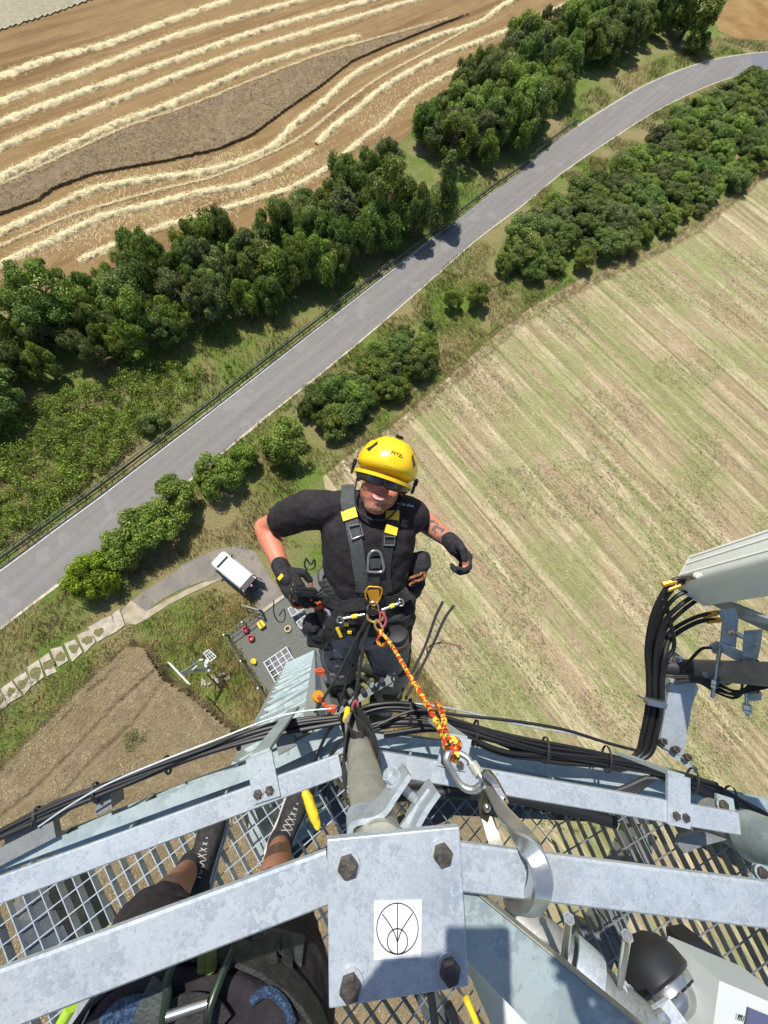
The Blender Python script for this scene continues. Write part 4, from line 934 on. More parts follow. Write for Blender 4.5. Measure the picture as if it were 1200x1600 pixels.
def wrinkle(amp, f1=14, f2=35, st=None):
    def fn(co, n):
        a = noise.noise((co.x*f1*.55+co.y*f1*.5, co.y*f1*.5+3*b_(co), co.z*f1*1.5)); b = noise.noise((co.x*f2+9, co.y*f2, co.z*f2))
        r1 = 1-abs(a)*2
        return co+n*amp*(r1*.7+b*.6)
    return fn
def text_mesh(name, s, size, origin, xdir, ydir, m, parent, ext=.0004, curve=None):
    cu = bpy.data.curves.new('t', 'FONT'); cu.body = s; cu.size = size; cu.extrude = ext; cu.align_x = 'CENTER'; cu.align_y = 'CENTER'; cu.resolution_u = 3
    t = bpy.data.objects.new('t', cu); C.objects.link(t); dg = bpy.context.evaluated_depsgraph_get(); me = bpy.data.meshes.new_from_object(t.evaluated_get(dg)); bpy.data.objects.remove(t)
    x = Vector(xdir).normalized(); y = Vector(ydir); y = (y-x*y.dot(x)).normalized(); z = x.cross(y)
    for v in me.vertices: c = v.co.copy(); v.co = Vector(origin)+x*c.x+y*c.y+z*(c.z+(curve(c.x, c.y) if curve else 0))
    me.name = name; return link(name, me, m, parent)
def hand(B, wrist, dirn, palm_n, thumb_side, curl, s=1.0, rr=1.0, thumb_r=True, spread=.10, tips=True, thumb_curl=.5):
    """palm + four curled fingers of different length + thumb leaving the side of the palm"""
    w_ = Vector(wrist); d = Vector(dirn).normalized(); n = Vector(palm_n); n = (n-d*n.dot(d)).normalized(); side = d.cross(n)*thumb_side
    kn = w_+d*.088*s
    B.cap(w_-d*.01, w_+d*.03, .027*s*rr, .029*s*rr)
    for k in range(4):
        o = (1.5-k)*.0195*s; a = w_+side*o*.75+d*.02*s; b = w_+side*o+d*(.086-.004*abs(k-1))*s; B.cap(a, b, .0165*s*rr, .0125*s*rr)
        L_ = [.043, .048, .044, .035][k]*s; q = b; ang = 0; r0 = [.0098, .0100, .0095, .0085][k]*s*rr
        for j, (lf, cf) in enumerate(((1, .9), (.62, 1.15), (.5, .8))):
            ang += curl*cf*(1+.08*(k-1.5)); e_ = q+(d*math.cos(ang)+n*math.sin(ang)+side*(1.5-k)*spread*.6).normalized()*L_*lf
            if j < 2 or tips: B.cap(q, e_, r0*(1-.06*j), r0*(.93-.08*j))
            q = e_
    t0 = w_+side*.026*s+d*.022*s; t1 = t0+(d*.55+side*.75+n*.35).normalized()*.042*s; t2 = t1+(d*.85+side*(.3-thumb_curl*.6)+n*.45).normalized()*.034*s; t3 = t2+(d*.8+side*(.05-thumb_curl)+n*.4).normalized()*.026*s
    B.cap(t0, t1, .0165*s*rr, .013*s*rr); B.cap(t1, t2, .0125*s*rr, .0112*s*rr)
    if thumb_r: B.cap(t2, t3, .0112*s, .0095*s)
    return t2, t3
def frame(c2, r2):                                       # world axes from camera-space vectors
    return RM @ Vector(c2)
# ---------------------------------------------------------------- the climber
J = dict(neck=(578, 794, 1.475), sl=(481, 792, 1.49), el=(414, 824, 1.65), wl=(443, 893, 1.50), sr=(636, 802, 1.51), er=(655, 808, 1.73), wr=(706, 848, 1.50),
         hl=(532, 965, 1.68), hr=(606, 965, 1.66), kl=(530, 1052, 1.93), kr=(612, 1058, 1.95), al=(548, 1105, 2.35), ar=(592, 1118, 2.37))
J = {k: P(*v) for k, v in J.items()}
cl_ = thing('person', 'climber in yellow helmet and black t-shirt hanging in a harness outside the platform', 'person', J['hl'].lerp(J['hr'], .5))
hipc = (J['hl']+J['hr'])/2; up_t = (J['neck']-hipc).normalized(); rt = (J['sr']-J['sl']).normalized(); rt = (rt-up_t*rt.dot(up_t)).normalized(); fw = rt.cross(up_t).normalized()
hrt = (J['hr']-J['hl']).normalized(); hrt = (hrt-up_t*hrt.dot(up_t)).normalized(); hfw = hrt.cross(up_t)
neckb = J['neck']
def lerpv(a, b, t): return (a*(1-t)+b*t).normalized()
def torso(B, g, k0=0):
    L_ = (neckb-hipc).length; S_ = []
    for t, a, b, off in ((-.16, .10, .085, 0), (-.08, .155, .115, 0), (.04, .165, .122, .005), (.2, .154, .118, .012), (.4, .154, .118, .012), (.6, .162, .121, .006), (.76, .170, .118, 0), (.88, .170, .105, -.006), (.97, .12, .08, -.01), (1.03, .075, .065, -.01))[k0:]:
        S_.append((hipc+up_t*L_*t+lerpv(hfw, fw, max(0, t))*off, lerpv(hrt, rt, max(0, min(1, t))), lerpv(hfw, fw, max(0, min(1, t))), a+g, b+g))
    B.loft(S_)
def arms(B, g, sleeve=False):
    for s_, e_, w_ in (('sl', 'el', 'wl'), ('sr', 'er', 'wr')):
        a, b, c = J[s_], J[e_], J[w_]; a2 = a-up_t*.012; B.cap(neckb+up_t*.015+(a-neckb)*.15, a2, .044+g, .056+g)
        if sleeve:
            ff = .50 if s_ == 'sl' else .42
            m_ = a2.lerp(b, ff); B.cap(a2+(neckb-a2)*.25, a2, .070+g, .066+g); B.cap(a2, m_, .066+g, .063+g); 
        else:
            B.cap(a2+(neckb-a2)*.3, a2, .060, .062); B.cap(a2, a2.lerp(b, .55), .060, .053); B.cap(a2.lerp(b, .55), b, .053, .044)
            B.cap(b, b.lerp(c, .3), .045, .048); B.cap(b.lerp(c, .3), c, .048, .029)
# head frame
hr_ = RM @ Vector((.945, -.31, -.08)).normalized(); hu_ = RM @ Vector((.30, .95, .03)); hu_ = (hu_-hr_*hu_.dot(hr_)).normalized(); hf_ = hr_.cross(hu_)
HD = P(604, 739, 1.32)-hf_*.09                         # centre of the skull
def hp(r_, u, f_): return HD+hr_*r_*1.04+hu_*(u*(1.28 if u < 0 else 1))+hf_*f_
B = Body(); torso(B, 0); arms(B, 0)
for h_, k_, a_ in (('hl', 'kl', 'al'), ('hr', 'kr', 'ar')): B.chain([J[h_], J[h_].lerp(J[k_], .5), J[k_]], [.088, .078, .056]); B.chain([J[k_], J[k_].lerp(J[a_], .35), J[a_]], [.055, .055, .036])
B.cap(neckb-up_t*.05, hp(0, -.05, -.03), .064, .060)
# skull, jaw, cheeks, nose, lips, ears
B.m.ball(HD, .077, .098, .105, (hr_, hf_, hu_), 22, 14)
B.m.ball(hp(0, -.055, .022), .070, .070, .068, (hr_, hf_, hu_), 20, 12)
B.m.ball(hp(0, -.098, .048), .040, .038, .026, (hr_, hf_, hu_), 16, 10)
for s_ in (-1, 1):
    B.m.ball(hp(.038*s_, -.048, .067), .026, .022, .022, (hr_, hf_, hu_), 12, 8)
    B.m.ball(hp(.081*s_, -.02, .0), .010, .022, .034, (hr_, hf_, hu_), 12, 8)
    B.m.ball(hp(.011*s_, -.036, .099), .0085, .010, .008, (hr_, hf_, hu_), 10, 8)
B.chain([hp(0, .004, .094), hp(0, -.018, .106), hp(0, -.034, .113)], [.010, .011, .0135])
B.chain([hp(-.027, -.064, .086), hp(-.012, -.069, .094), hp(.012, -.069, .094), hp(.027, -.064, .086)], [.004, .0058, .0058, .004])
B.chain([hp(-.023, -.070, .086), hp(0, -.083, .090), hp(.023, -.070, .086)], [.004, .0068, .004])
# hands
dl = (RM @ Vector((.30, -.42, .16))).normalized(); pnl = RM @ Vector((.25, -.25, -.9))
tl2, tl3 = hand(B, J['wl'], dl, pnl, -1 if (dl.cross(pnl)).dot(RM @ Vector((1, .6, 0))) < 0 else 1, .45, 1.06)
dr_ = (RM @ Vector((.55, -.65, .15))).normalized(); pnr = RM @ Vector((-.75, -.45, .35))
sgn = 1 if (dr_.cross(pnr)).dot(RM @ Vector((.3, .4, .85))) > 0 else -1
tr2, tr3 = hand(B, J['wr'], dr_, pnr, sgn, 1.0, 1.0, thumb_curl=.9)
M_tat = mat('tattooed_skin', (.42, .18, .12), .5, var=(.09, .085, .085), scale=34, ramp=(.46, .54), bump=.1, bscale=200)
M_beard = mat('bearded_skin', (.36, .16, .10), .7, var=(.16, .075, .04), scale=160, ramp=(.45, .6), bump=.3, bscale=300)
M_lip = mat('lips', (.45, .13, .11), .45); 
tn = RM @ Vector((-.35, -.5, .6))
def bodymat(c, n):
    q = c-HD; r_, u, f_ = q.dot(hr_)/1.04, q.dot(hu_), q.dot(hf_); u = u/1.28 if u < 0 else u
    if q.length < .16 and u < -.035:
        lip = -.090 < u < -.058 and abs(r_) < .028 and f_ > .080
        if lip: return 3
        jaw = (u < -.078 and f_ > .0) or (u < -.045 and abs(r_) > .052 and f_ > -.01) or (-.060 < u < -.046 and abs(r_) < .024 and f_ > .095)
        if jaw: return 2
    a = c-J['er']; d = J['wr']-J['er']; t = a.dot(d)/d.length_squared
    if .12 < t < .95 and a.cross(d).length/d.length < .075 and n.dot(tn) > -.15: return 1
    return 0
body = B.fuse('body', [M_skin, M_tat, M_beard, M_lip], cl_, .006, 3, mfn=bodymat)
# teeth
m = MB(); m.tube([hp(-.019, -.0685, .0925), hp(-.008, -.0735, .0985), hp(.008, -.0735, .0985), hp(.019, -.0685, .0925)], [.0025, .0036, .0036, .0025], 8, sm=3); m.build('teeth', mat('teeth', (.50, .46, .39), .4), body, smooth=True)
# hair at the nape and temples
B = Body(); B.m.ball(hp(0, .0, -.022), .080, .088, .10, (hr_, hf_, hu_), 20, 12); B.fuse('hair', mat('brown_hair', (.06, .035, .02), .8, var=(.11, .07, .04), scale=80, bump=.6, bscale=200), cl_, .007, 1)
# t-shirt
B = Body(); torso(B, .014, 2); arms(B, .010, True); tee = B.fuse('tshirt', M_tee, cl_, .007, 3, wrinkle(.006, 13, 22))
# trousers
B = Body(); L_ = (neckb-hipc).length
B.loft([(hipc+up_t*L_*t, hrt, hfw, a, b) for t, a, b in ((-.17, .12, .10), (-.08, .178, .132), (.04, .195, .142), (.16, .195, .140), (.2, .190, .135))])
for h_, k_, a_ in (('hl', 'kl', 'al'), ('hr', 'kr', 'ar')): B.chain([J[h_], J[h_].lerp(J[k_], .5), J[k_]], [.105, .098, .080]); B.chain([J[k_], J[k_].lerp(J[a_], .4), J[a_]], [.078, .080, .062])
def px_(c): return proj(c)[0]
def pantmat(c, n):
    q = c-hipc; 
    if q.dot(up_t) > .02 and px_(c) > 545: return 1
    a = noise.noise((c.x*6, c.y*6, c.z*6)); px = proj(c)
    if px[0]+a*60 > 596 and px[1]+a*80 < 1025: return 1
    return 1 if px[1]+a*60 > 1082 else 0
pants = B.fuse('trousers', [M_pant, M_pantb], cl_, .008, 3, wrinkle(.008, 9, 24), pantmat)
for k_ in ('al', 'ar'):
    B = Body(); a = J[k_]; f2 = Vector((0, -.8, -.3)).normalized(); B.cap(a+UP*.05, a-UP*.04, .055, .05); B.cap(a-UP*.055, a-UP*.07+f2*.17, .047, .042); B.fuse('boot', M_plast, cl_, .007, 2)
# gloves
B = Body(); hand(B, J['wl'], dl, pnl, -1 if (dl.cross(pnl)).dot(RM @ Vector((1, .6, 0))) < 0 else 1, .45, 1.06, 1.16, False); B.cap(J['wl']-dl*.03, J['wl']+dl*.02, .034, .036)
gl = B.fuse('glove', M_glove, cl_, .0035, 2, wrinkle(.0012, 40, 90))
B = Body(); hand(B, J['wr'], dr_, pnr, sgn, 1.0, 1.0, 1.14, False, thumb_curl=.9); B.cap(J['wr']-dr_*.012, J['wr']+dr_*.02, .033, .035)
gr_ = B.fuse('glove', M_glove, cl_, .0035, 2, wrinkle(.0012, 40, 90))
def caster(*objs):
    tr = []
    for o in objs:
        off = Vector((0, 0, 0)); p = o
        while p is not None: off += p.location; p = p.parent
        me = o.data; tr.append(BVHTree.FromPolygons([v.co+off for v in me.vertices], [tuple(p.vertices) for p in me.polygons]))
    def cast(x, y, off=.002, dflt=1.5):
        d = (RM @ _v(x, y)).normalized(); best = None
        for t in tr:
            h, n, i, ds = t.ray_cast(CAM, d)
            if h is not None and (best is None or ds < best[2]): best = (h, n if n.dot(d) < 0 else -n, ds)
        if best is None: h = P(x, y, dflt); return h, -d
        return best[0]+best[1]*off, best[1]
    return cast
onb = caster(tee, pants); ongl = caster(gl)
def strap(name, pix, wd, m_, par, cast=onb, off=.004, sm=4, th=.003):
    hs = [cast(x, y, off) for x, y in pix]; pts = [h[0] for h in hs]; ns = [h[1] for h in hs]
    pts2 = smooth_line(pts, sm); ns2 = []
    for i in range(len(pts2)):
        t = i/(len(pts2)-1)*(len(ns)-1); k = min(int(t), len(ns)-2); ns2.append((ns[k]*(1-(t-k))+ns[k+1]*(t-k)).normalized())
    m = MB(); m.sweep(pts2, [(-wd/2, 0), (wd/2, 0), (wd/2, th), (-wd/2, th)], ns2); o = m.build(name, m_, par); return o
hz = thing_h = bpy.data.objects.new('harness', None)      # harness is worn: a part of the person
# helper for metal rings / carabiners in the view plane
def loop(name, pix, r_, m_, par, d=None, cast=None, off=.01, closed=True, n=10, sm=5):
    pts = [cast(x, y, off)[0] if cast else P(x, y, d if not isinstance(d, (list, tuple)) else d[i]) for i, (x, y) in enumerate(pix)]
    if closed: pts = pts+[pts[0]]
    m = MB(); m.tube(pts, r_, n, sm=sm); return m.build(name, m_, par, smooth=True)
C_ = C
hz = MB(); hb_ = hipc+up_t*.06
S_ = []
for k in range(41):
    t = 2*math.pi*k/40; S_.append(hb_+hrt*.213*math.cos(t)+hfw*.160*math.sin(t))
hz.sweep(S_, [(-.003, -.028), (.003, -.028), (.003, .028), (-.003, .028)], up_t); harn = hz.build('harness', M_webb, cl_)
strap('shoulder_strap', [(543, 758), (544, 770), (543, 785), (549, 810), (556, 845), (561, 880), (565, 905), (566, 925)], .050, M_web, harn)
strap('shoulder_strap', [(618, 790), (615, 810), (607, 840), (602, 870), (600, 900), (603, 925)], .048, M_webb, harn)
strap('shoulder_strap', [(560, 925), (580, 918), (606, 922)], .045, M_webb, harn)
strap('chest_strap', [(584, 880), (584, 905), (582, 925)], .045, M_webb, harn, off=.012)
strap('strap_tag', [(545, 797), (549, 812)], .056, M_ytag, harn, off=.010, th=.004)
strap('strap_tag', [(614, 799), (611, 813)], .050, M_ytag, harn, off=.010, th=.004)
strap('strap_tag', [(611, 823), (609, 835)], .046, M_ytag, harn, off=.008, th=.004)
loop('buckle', [(546, 824), (563, 820), (568, 836), (551, 841)], .0035, M_chrome, harn, cast=onb, off=.014, sm=1)
loop('buckle', [(600, 838), (615, 838), (614, 851), (599, 850)], .0032, M_chrome, harn, cast=onb, off=.014, sm=1)
loop('chest_ring', [(575, 889), (575, 868), (579, 860), (586, 858), (593, 861), (596, 870), (596, 889)], .005, M_chrome, harn, cast=onb, off=.022)
strap('ring_strap', [(578, 878), (586, 877), (594, 878)], .035, M_web, harn, off=.02)
strap('leg_strap', [(505, 905), (520, 930), (532, 950), (545, 962)], .045, M_webb, harn)
strap('leg_strap', [(540, 940), (528, 960), (515, 985), (508, 1000)], .045, M_webb, harn)
strap('waist_belt', [(500, 925), (515, 938), (540, 945), (565, 942), (590, 940), (620, 935), (640, 925)], .050, M_webb, harn, off=.008)
# white piping and knee seams
for px in ([(503, 932), (498, 945), (499, 957), (504, 966)], [(506, 1015), (506, 1030), (512, 1045), (518, 1053)], [(520, 920), (512, 935), (512, 950)]):
    strap('piping', px, .005, M_fine if px[0][0] < 510 else M_pantb, pants, off=.002, th=.0015)
strap('pocket_flap', [(516, 1030), (532, 1028), (552, 1040)], .012, M_pantb, pants, off=.002)
text_mesh('print', 'ooqe aloe', .016, onb(633, 789, .004)[0], RM @ Vector((.97, -.18, 0)), RM @ Vector((.18, .97, .1)), M_fine, tee)
# helmet: shell, rim, vents, clips, lettering, visor
hm_c = hp(0, .022, .004)
RX, RY, RZ = .110, .140, .118
m = MB()
def shellfn(x, y, z):
    if z < 0: z = z*.42-.0
    zz = z+( .03*y if z <= 0 else 0)
    # slight raised keel and flat crown
    k = 1+.03*math.exp(-(x*6)**2)*(1 if z > .2 else 0)+.02*math.cos(6*math.atan2(y, x))*(1 if z > .05 else 0)
    return x*k, y*k, zz*(1-.04*(z > .9))
m.ball(hm_c, RX, RY, RZ, (hr_, hf_, hu_), 48, 30, fn=shellfn); hel = m.build('helmet', M_yel, cl_, smooth=True)
def hs_(az, el, off=0):                                  # point on the shell (az from front, clockwise to image right)
    x, y, z = math.sin(R(az))*math.cos(R(el)), math.cos(R(az))*math.cos(R(el)), math.sin(R(el)); k = 1+.02*math.cos(6*math.atan2(y, x))+.03*math.exp(-(x*6)**2)*(1 if z > .2 else 0)
    p = hm_c+hr_*x*k*RX+hf_*y*k*RY+hu_*z*RZ; n = (hr_*x/RX+hf_*y/RY+hu_*z/RZ).normalized(); return p+n*off, n
m = MB(); m.sweep([hm_c+hr_*RX*.985*math.cos(t)+hf_*RY*.985*math.sin(t)-hu_*(.043-.003*math.sin(t)) for t in np.linspace(0, 2*math.pi, 49)], [(-.003, -.006), (.004, -.006), (.004, .004), (-.003, .006)], hu_); m.build('rim', M_yel, hel, smooth=True)
for pts in ([(-62, 18), (-48, 14), (-38, 30), (-46, 38)], [(62, 18), (48, 12), (40, 28), (50, 38)], [(-74, 42), (-66, 40), (-58, 58), (-64, 60)], [(76, 40), (68, 38), (62, 55), (68, 60)]):
    m = MB(); q = [hs_(a, e, .0014) for a, e in pts]; c_ = sum((p for p, n in q), Vector())/4
    cc = hs_(sum(p[0] for p in pts)/4, sum(p[1] for p in pts)/4, .0016)[0]
    m.add([p for p, n in q]+[cc], [(0, 1, 4), (1, 2, 4), (2, 3, 4), (3, 0, 4)]); m.build('vent', M_plast, hel)
p0, n0 = hs_(12, 74, .003); xx = (hr_*.95-hf_*.1).normalized(); m = MB(); m.box(p0, xx, n0.cross(xx), n0, .028, .030, .010, bev=.003); m.build('lamp_clip', M_plast, hel)
for s_ in (-1, 1):
    p0, n0 = hs_(86*s_, -6, .006); m = MB(); m.box(p0-hu_*.004, hf_, hu_, n0, .026, .030, .014, bev=.004); m.box(p0-hu_*.03-hf_*.012, hf_, hu_, n0, .016, .034, .010, bev=.003); m.build('visor_clip', M_plast, hel)
    m = MB(); m.tube([hp(.088*s_, -.02, .01), hp(.082*s_, -.07, .02), hp(.055*s_, -.118, .035), hp(0, -.134, .045)], .004, 6, sm=5); m.build('chin_strap', M_webb, hel)
pt, nt_ = hs_(7, 22, .0012); xx = (hr_-nt_*hr_.dot(nt_)).normalized()
text_mesh('lettering', 'PETZL', .0165, pt, xx, nt_.cross(xx), M_plast, hel, curve=lambda x, y: -(x*x)/(2*.115)-(y*y)/(2*.12))
m = MB(); V = []; F = []
for i in range(17):
    az = R(-72+144*i/16)
    for j in range(5):
        u = -.040-.036*j/4*(1-.35*abs(math.sin(az))**3) + (.006 if abs(az) < .12 and j == 4 else 0); k = 1.0-.02*j
        V.append(hm_c+hr_*math.sin(az)*RX*.99*k+hf_*math.cos(az)*RY*.98*k+hu_*u)
for i in range(16):
    for j in range(4): F.append((i*5+j, i*5+j+1, (i+1)*5+j+1, (i+1)*5+j))
m.add(V, F); vz = m.build('visor', M_lens, cl_, smooth=True); so_ = vz.modifiers.new('s', 'SOLIDIFY'); so_.thickness = .002
# glove trims
for px in ([(452, 935), (456, 920), (461, 905)],): strap('stitching', px, .003, M_gold, gl, cast=ongl, off=.001, th=.001)
strap('cuff_tab', [(436, 905), (442, 898)], .014, M_ytag, gl, cast=ongl, off=.002, th=.002)
# ================================================================ CLIMBER'S GEAR
def blob(name, c, rx, ry, rz, m_, par, amp=.006, fq=22, vox=.006, extra=None, ax=None):
    B = Body(); B.m.ball(c, rx, ry, rz, ax or (rt, fw, up_t), 20, 12)
    for e in (extra or []): B.m.ball(c+rt*e[0]+fw*e[1]+up_t*e[2], e[3], e[4], e[5], ax or (rt, fw, up_t), 16, 10)
    B.m.box(c-up_t*rz*.2, rt, fw, up_t, rx*1.75, ry*1.6, rz*1.7, bev=.006) if name in ('tool_bag', 'tool_pouch') else None
    return B.fuse(name, m_, par, vox, 1, wrinkle(amp, fq, fq*2.2))
def at_(x, y, d): return P(x, y, d)
# bags and pouches
bagt = blob('tool_bag', at_(647, 890, 1.60), .050, .05, .075, M_pantb, None, .008, 18, extra=[(.03, 0, .04, .035, .04, .04), (-.01, 0, -.09, .05, .045, .06)])
tag(bagt, 'bulging black tool bag hanging at the right hip of the climber', 'bag')
for nm, c, ex in (('tool_pouch', (497, 985, 1.63), [(-.02, .01, .04, .04, .04, .045), (.03, 0, -.05, .04, .04, .05)]), ('tool_pouch', (631, 950, 1.60), [(.01, 0, -.05, .04, .04, .05), (0, .01, .05, .045, .04, .03)])):
    o = blob(nm, at_(*c), .046, .045, .062, M_pantb, None, .007, 24, extra=ex); tag(o, 'black tool pouch below the gloved hand, left of the grey thigh' if c[0] < 550 else 'black tool pouch below the tool bag on the right hip', 'pouch')
o = blob('cloth', at_(478, 940, 1.56), .05, .03, .022, M_red, None, .006, 40, extra=[(.055, 0, .0, .04, .025, .03), (-.03, 0, -.01, .03, .02, .02)]); tag(o, 'crumpled red orange cloth held under the gloved hand on the left', 'cloth')
hd_ = thing('handheld_radio', 'small black device with a cord loop in the gloved hand on the left', 'device', at_(470, 915, 1.43))
m = MB(); m.box(at_(478, 925, 1.44), rt, fw, up_t, .085, .03, .032, bev=.008); m.build('casing', M_plast, hd_)
loop('cord', [(428, 938), (428, 958), (436, 972), (445, 968), (444, 952), (436, 962)], .0022, M_blk, hd_, d=1.47, closed=False)
loop('ring', [(462, 905), (456, 915), (462, 925), (470, 920)], .0022, M_plast, hd_, d=1.41, closed=False)
# carabiners
def biner(pix, d, r_, m_, label, nm='carabiner', gate=None):
    t = thing(nm, label, 'carabiner', P(pix[0][0], pix[0][1], d)); k = len(pix)
    loop('frame', pix[:-1] if gate else pix, r_, m_, t, d=d, closed=not gate)
    if gate:
        m = MB(); m.tube([P(*pix[-2], d), P(*pix[-1], d), P(*pix[0], d)], r_*.85, 8); m.tube([P(*pix[-1], d).lerp(P(*pix[-2], d), .5), P(*pix[-1], d).lerp(P(*pix[0], d), .5)], r_*1.7, 10); m.build('gate', gate, t)
    return t
biner([(503, 884), (497, 895), (499, 912), (507, 918), (512, 905), (510, 890)], 1.52, .004, M_chrome, 'steel carabiner at the left hip of the climber, outermost of the cluster', gate=M_chrome)
biner([(512, 892), (505, 903), (508, 922), (517, 925), (521, 908)], 1.51, .0038, M_plast, 'black carabiner at the left hip of the climber, next to the steel one', gate=M_plast)
biner([(520, 896), (514, 908), (518, 924), (527, 926), (530, 912)], 1.50, .0036, M_alu, 'grey carabiner at the left hip of the climber, closest to the belt', gate=M_alu)
biner([(478, 872), (476, 884), (482, 890), (492, 886), (491, 874), (486, 882)], 1.56, .0035, M_plast, 'open black hook sticking out beside the left ribs of the climber')
biner([(629, 877), (623, 888), (624, 899), (633, 902), (637, 893), (634, 880)], 1.51, .0036, M_grn, 'bright green carabiner on the black tool bag', gate=M_alu)
m = MB(); m.tube([P(x, y, 1.53) for x, y in ((637, 905), (650, 900), (664, 895), (660, 905), (645, 910), (640, 915))], .006, 8, sm=6); cord = m.build('cord', mat('patterned_cord', (.35, .12, .03), .8, var=(.03, .02, .02), scale=120, ramp=(.48, .52)), None, smooth=True); tag(cord, 'orange and black patterned cord over the black tool bag', 'cord')
# chest ascender
t = thing('rope_clamp', 'orange rope clamp clipped to the chest ring of the harness', 'rope clamp', onb(582, 920, .02)[0])
A_ = lambda x, y, o=.03: onb(x, y, o)[0]
loop('frame', [(571, 918), (574, 911), (584, 909), (594, 912), (592, 925), (586, 938), (578, 932), (573, 925)], .0035, M_org, t, cast=onb, off=.03)
m = MB(); q = [A_(572, 917), A_(592, 914), A_(590, 928), A_(585, 945), A_(581, 948), (A_(580, 932))]; m.plate(q, fw, .004); m.build('plate', M_org, t)
m = MB(); m.lathe(A_(575, 930, .032), fw, [(.009, 0), (.009, .012), (.006, .014)], 14); m.build('cam', M_plast, t, smooth=True)
# central rings and spreader
rg = thing('rigging_ring', 'gold ring and carabiners joining the ropes in front of the belt', 'ring', P(582, 962, 1.45))
loop('ring', [(574, 958), (576, 968), (586, 972), (597, 968), (600, 956)], .0055, M_gold, rg, d=1.43, closed=False)
loop('ring', [(574, 950), (578, 942), (586, 941), (591, 948), (590, 957), (580, 960)], .0038, M_chrome, rg, d=1.43)
m = MB(); m.box(P(582, 956, 1.425), rt, up_t, fw, .05, .022, .02, bev=.006); m.build('swivel', M_plast, rg)
loop('link', [(594, 955), (601, 962), (603, 972), (598, 980), (594, 974)], .0042, M_pink, rg, d=1.42)
loop('link', [(588, 968), (586, 978), (592, 986), (598, 984), (594, 974)], .0045, M_gold, rg, d=1.42)
sp = thing('positioning_lanyard', 'steel and yellow adjuster bar across the front of the harness', 'lanyard', P(575, 958, 1.44))
for a, b in (((533, 967), (570, 960)), ((597, 953), (625, 942))):
    pa, pb = P(*a, 1.44), P(*b, 1.44); m = MB(); m.tube([pa, pa.lerp(pb, .3), pa.lerp(pb, .7), pb], [.0075, .006, .007, .005], 12); m.build('shackle', M_chrome, sp, smooth=True)
    m = MB(); m.tube([pa.lerp(pb, .45), pa.lerp(pb, .68)], .0085, 12); m.build('sleeve', M_ytag, sp)
    loop('eye', [(a[0]-4, a[1]-4), (a[0]-6, a[1]+4), (a[0]+1, a[1]+6), (a[0]+4, a[1])] if a[0] < 570 else [(b[0]+4, b[1]-5), (b[0]-2, b[1]-5), (b[0]-1, b[1]+4), (b[0]+5, b[1]+3)], .0032, M_chrome, sp, d=1.43)
# black support ropes from the ring down to the platform corner
for nm, pts, r_, lb in (('support_rope', [(577, 962, 1.44), (556, 1000, 1.47), (530, 1052, 1.52), (505, 1092, 1.56), (492, 1112, 1.6)], .0062, 'black rope running from the ring to the lower left, over the grey thigh'),
        ('support_rope', [(579, 964, 1.44), (568, 1010, 1.46), (560, 1060, 1.48), (552, 1108, 1.5)], .0072, 'black rope running from the ring straight down to the corner post'),
        ('support_rope', [(575, 965, 1.45), (562, 1000, 1.48), (548, 1040, 1.53), (535, 1090, 1.58), (528, 1112, 1.6)], .005, 'thin black rope between the two thicker ones below the ring')):
    m = MB(); m.tube([P(*p) for p in pts], r_, 8, sm=5); o = m.build(nm, M_webb, None, smooth=True); tag(o, lb, 'rope')
m = MB(); m.tube([P(577, 962, 1.435), P(566, 985, 1.45)], .011, 10); m.build('splice', M_plast, rg, smooth=True)
m = MB(); m.sweep([P(568, 1000, 1.75), P(585, 1040, 1.9), P(606, 1095, 2.05)], [(-.018, -.003), (.018, -.003), (.018, .003), (-.018, .003)], VIEW*-1); o = m.build('rusty_flat_bar', M_rust); tag(o, 'rusty brown flat bar between the legs of the climber', 'bar')
# battery drill in a black pouch (yellow marks)
t = thing('cordless_tool', 'black and yellow cordless tool hanging below the belt buckle', 'power tool', P(535, 985, 1.5))
m = MB(); m.box(P(532, 988, 1.5), (rt+up_t*.3), fw, up_t, .07, .05, .045, bev=.01); m.box(P(549, 978, 1.5), rt, fw, up_t, .05, .05, .035, bev=.01); m.build('housing', M_plast, t)
m = MB(); m.box(P(530, 988, 1.472), (rt*.4-up_t), fw, (rt+up_t*.4), .045, .006, .012); m.box(P(541, 976, 1.472), rt, fw, up_t, .018, .006, .012); m.box(P(546, 988, 1.472), rt, fw, up_t, .016, .006, .010); m.build('yellow_mark', M_yel, t)
# round tin / rope can on the right
t = thing('round_container', 'round black canister with red and white band on the right thigh', 'canister', P(620, 990, 1.5))
ax_ = RM @ Vector((-.12, .75, .62)); ax_.normalize()
m = MB(); m.lathe(P(621, 996, 1.5), ax_, [(.036, -.045), (.041, -.04), (.042, .0), (.044, .004), (.044, .02), (.038, .028), (.012, .031)], 26); m.build('body', M_plast, t, smooth=True)
m = MB(); m.lathe(P(621, 996, 1.5), ax_, [(.0426, -.026), (.0426, -.012)], 26); m.build('red_band', M_red, t); m = MB(); m.lathe(P(621, 996, 1.5), ax_, [(.0424, -.010), (.0424, -.003)], 26); m.build('white_band', M_fine, t)
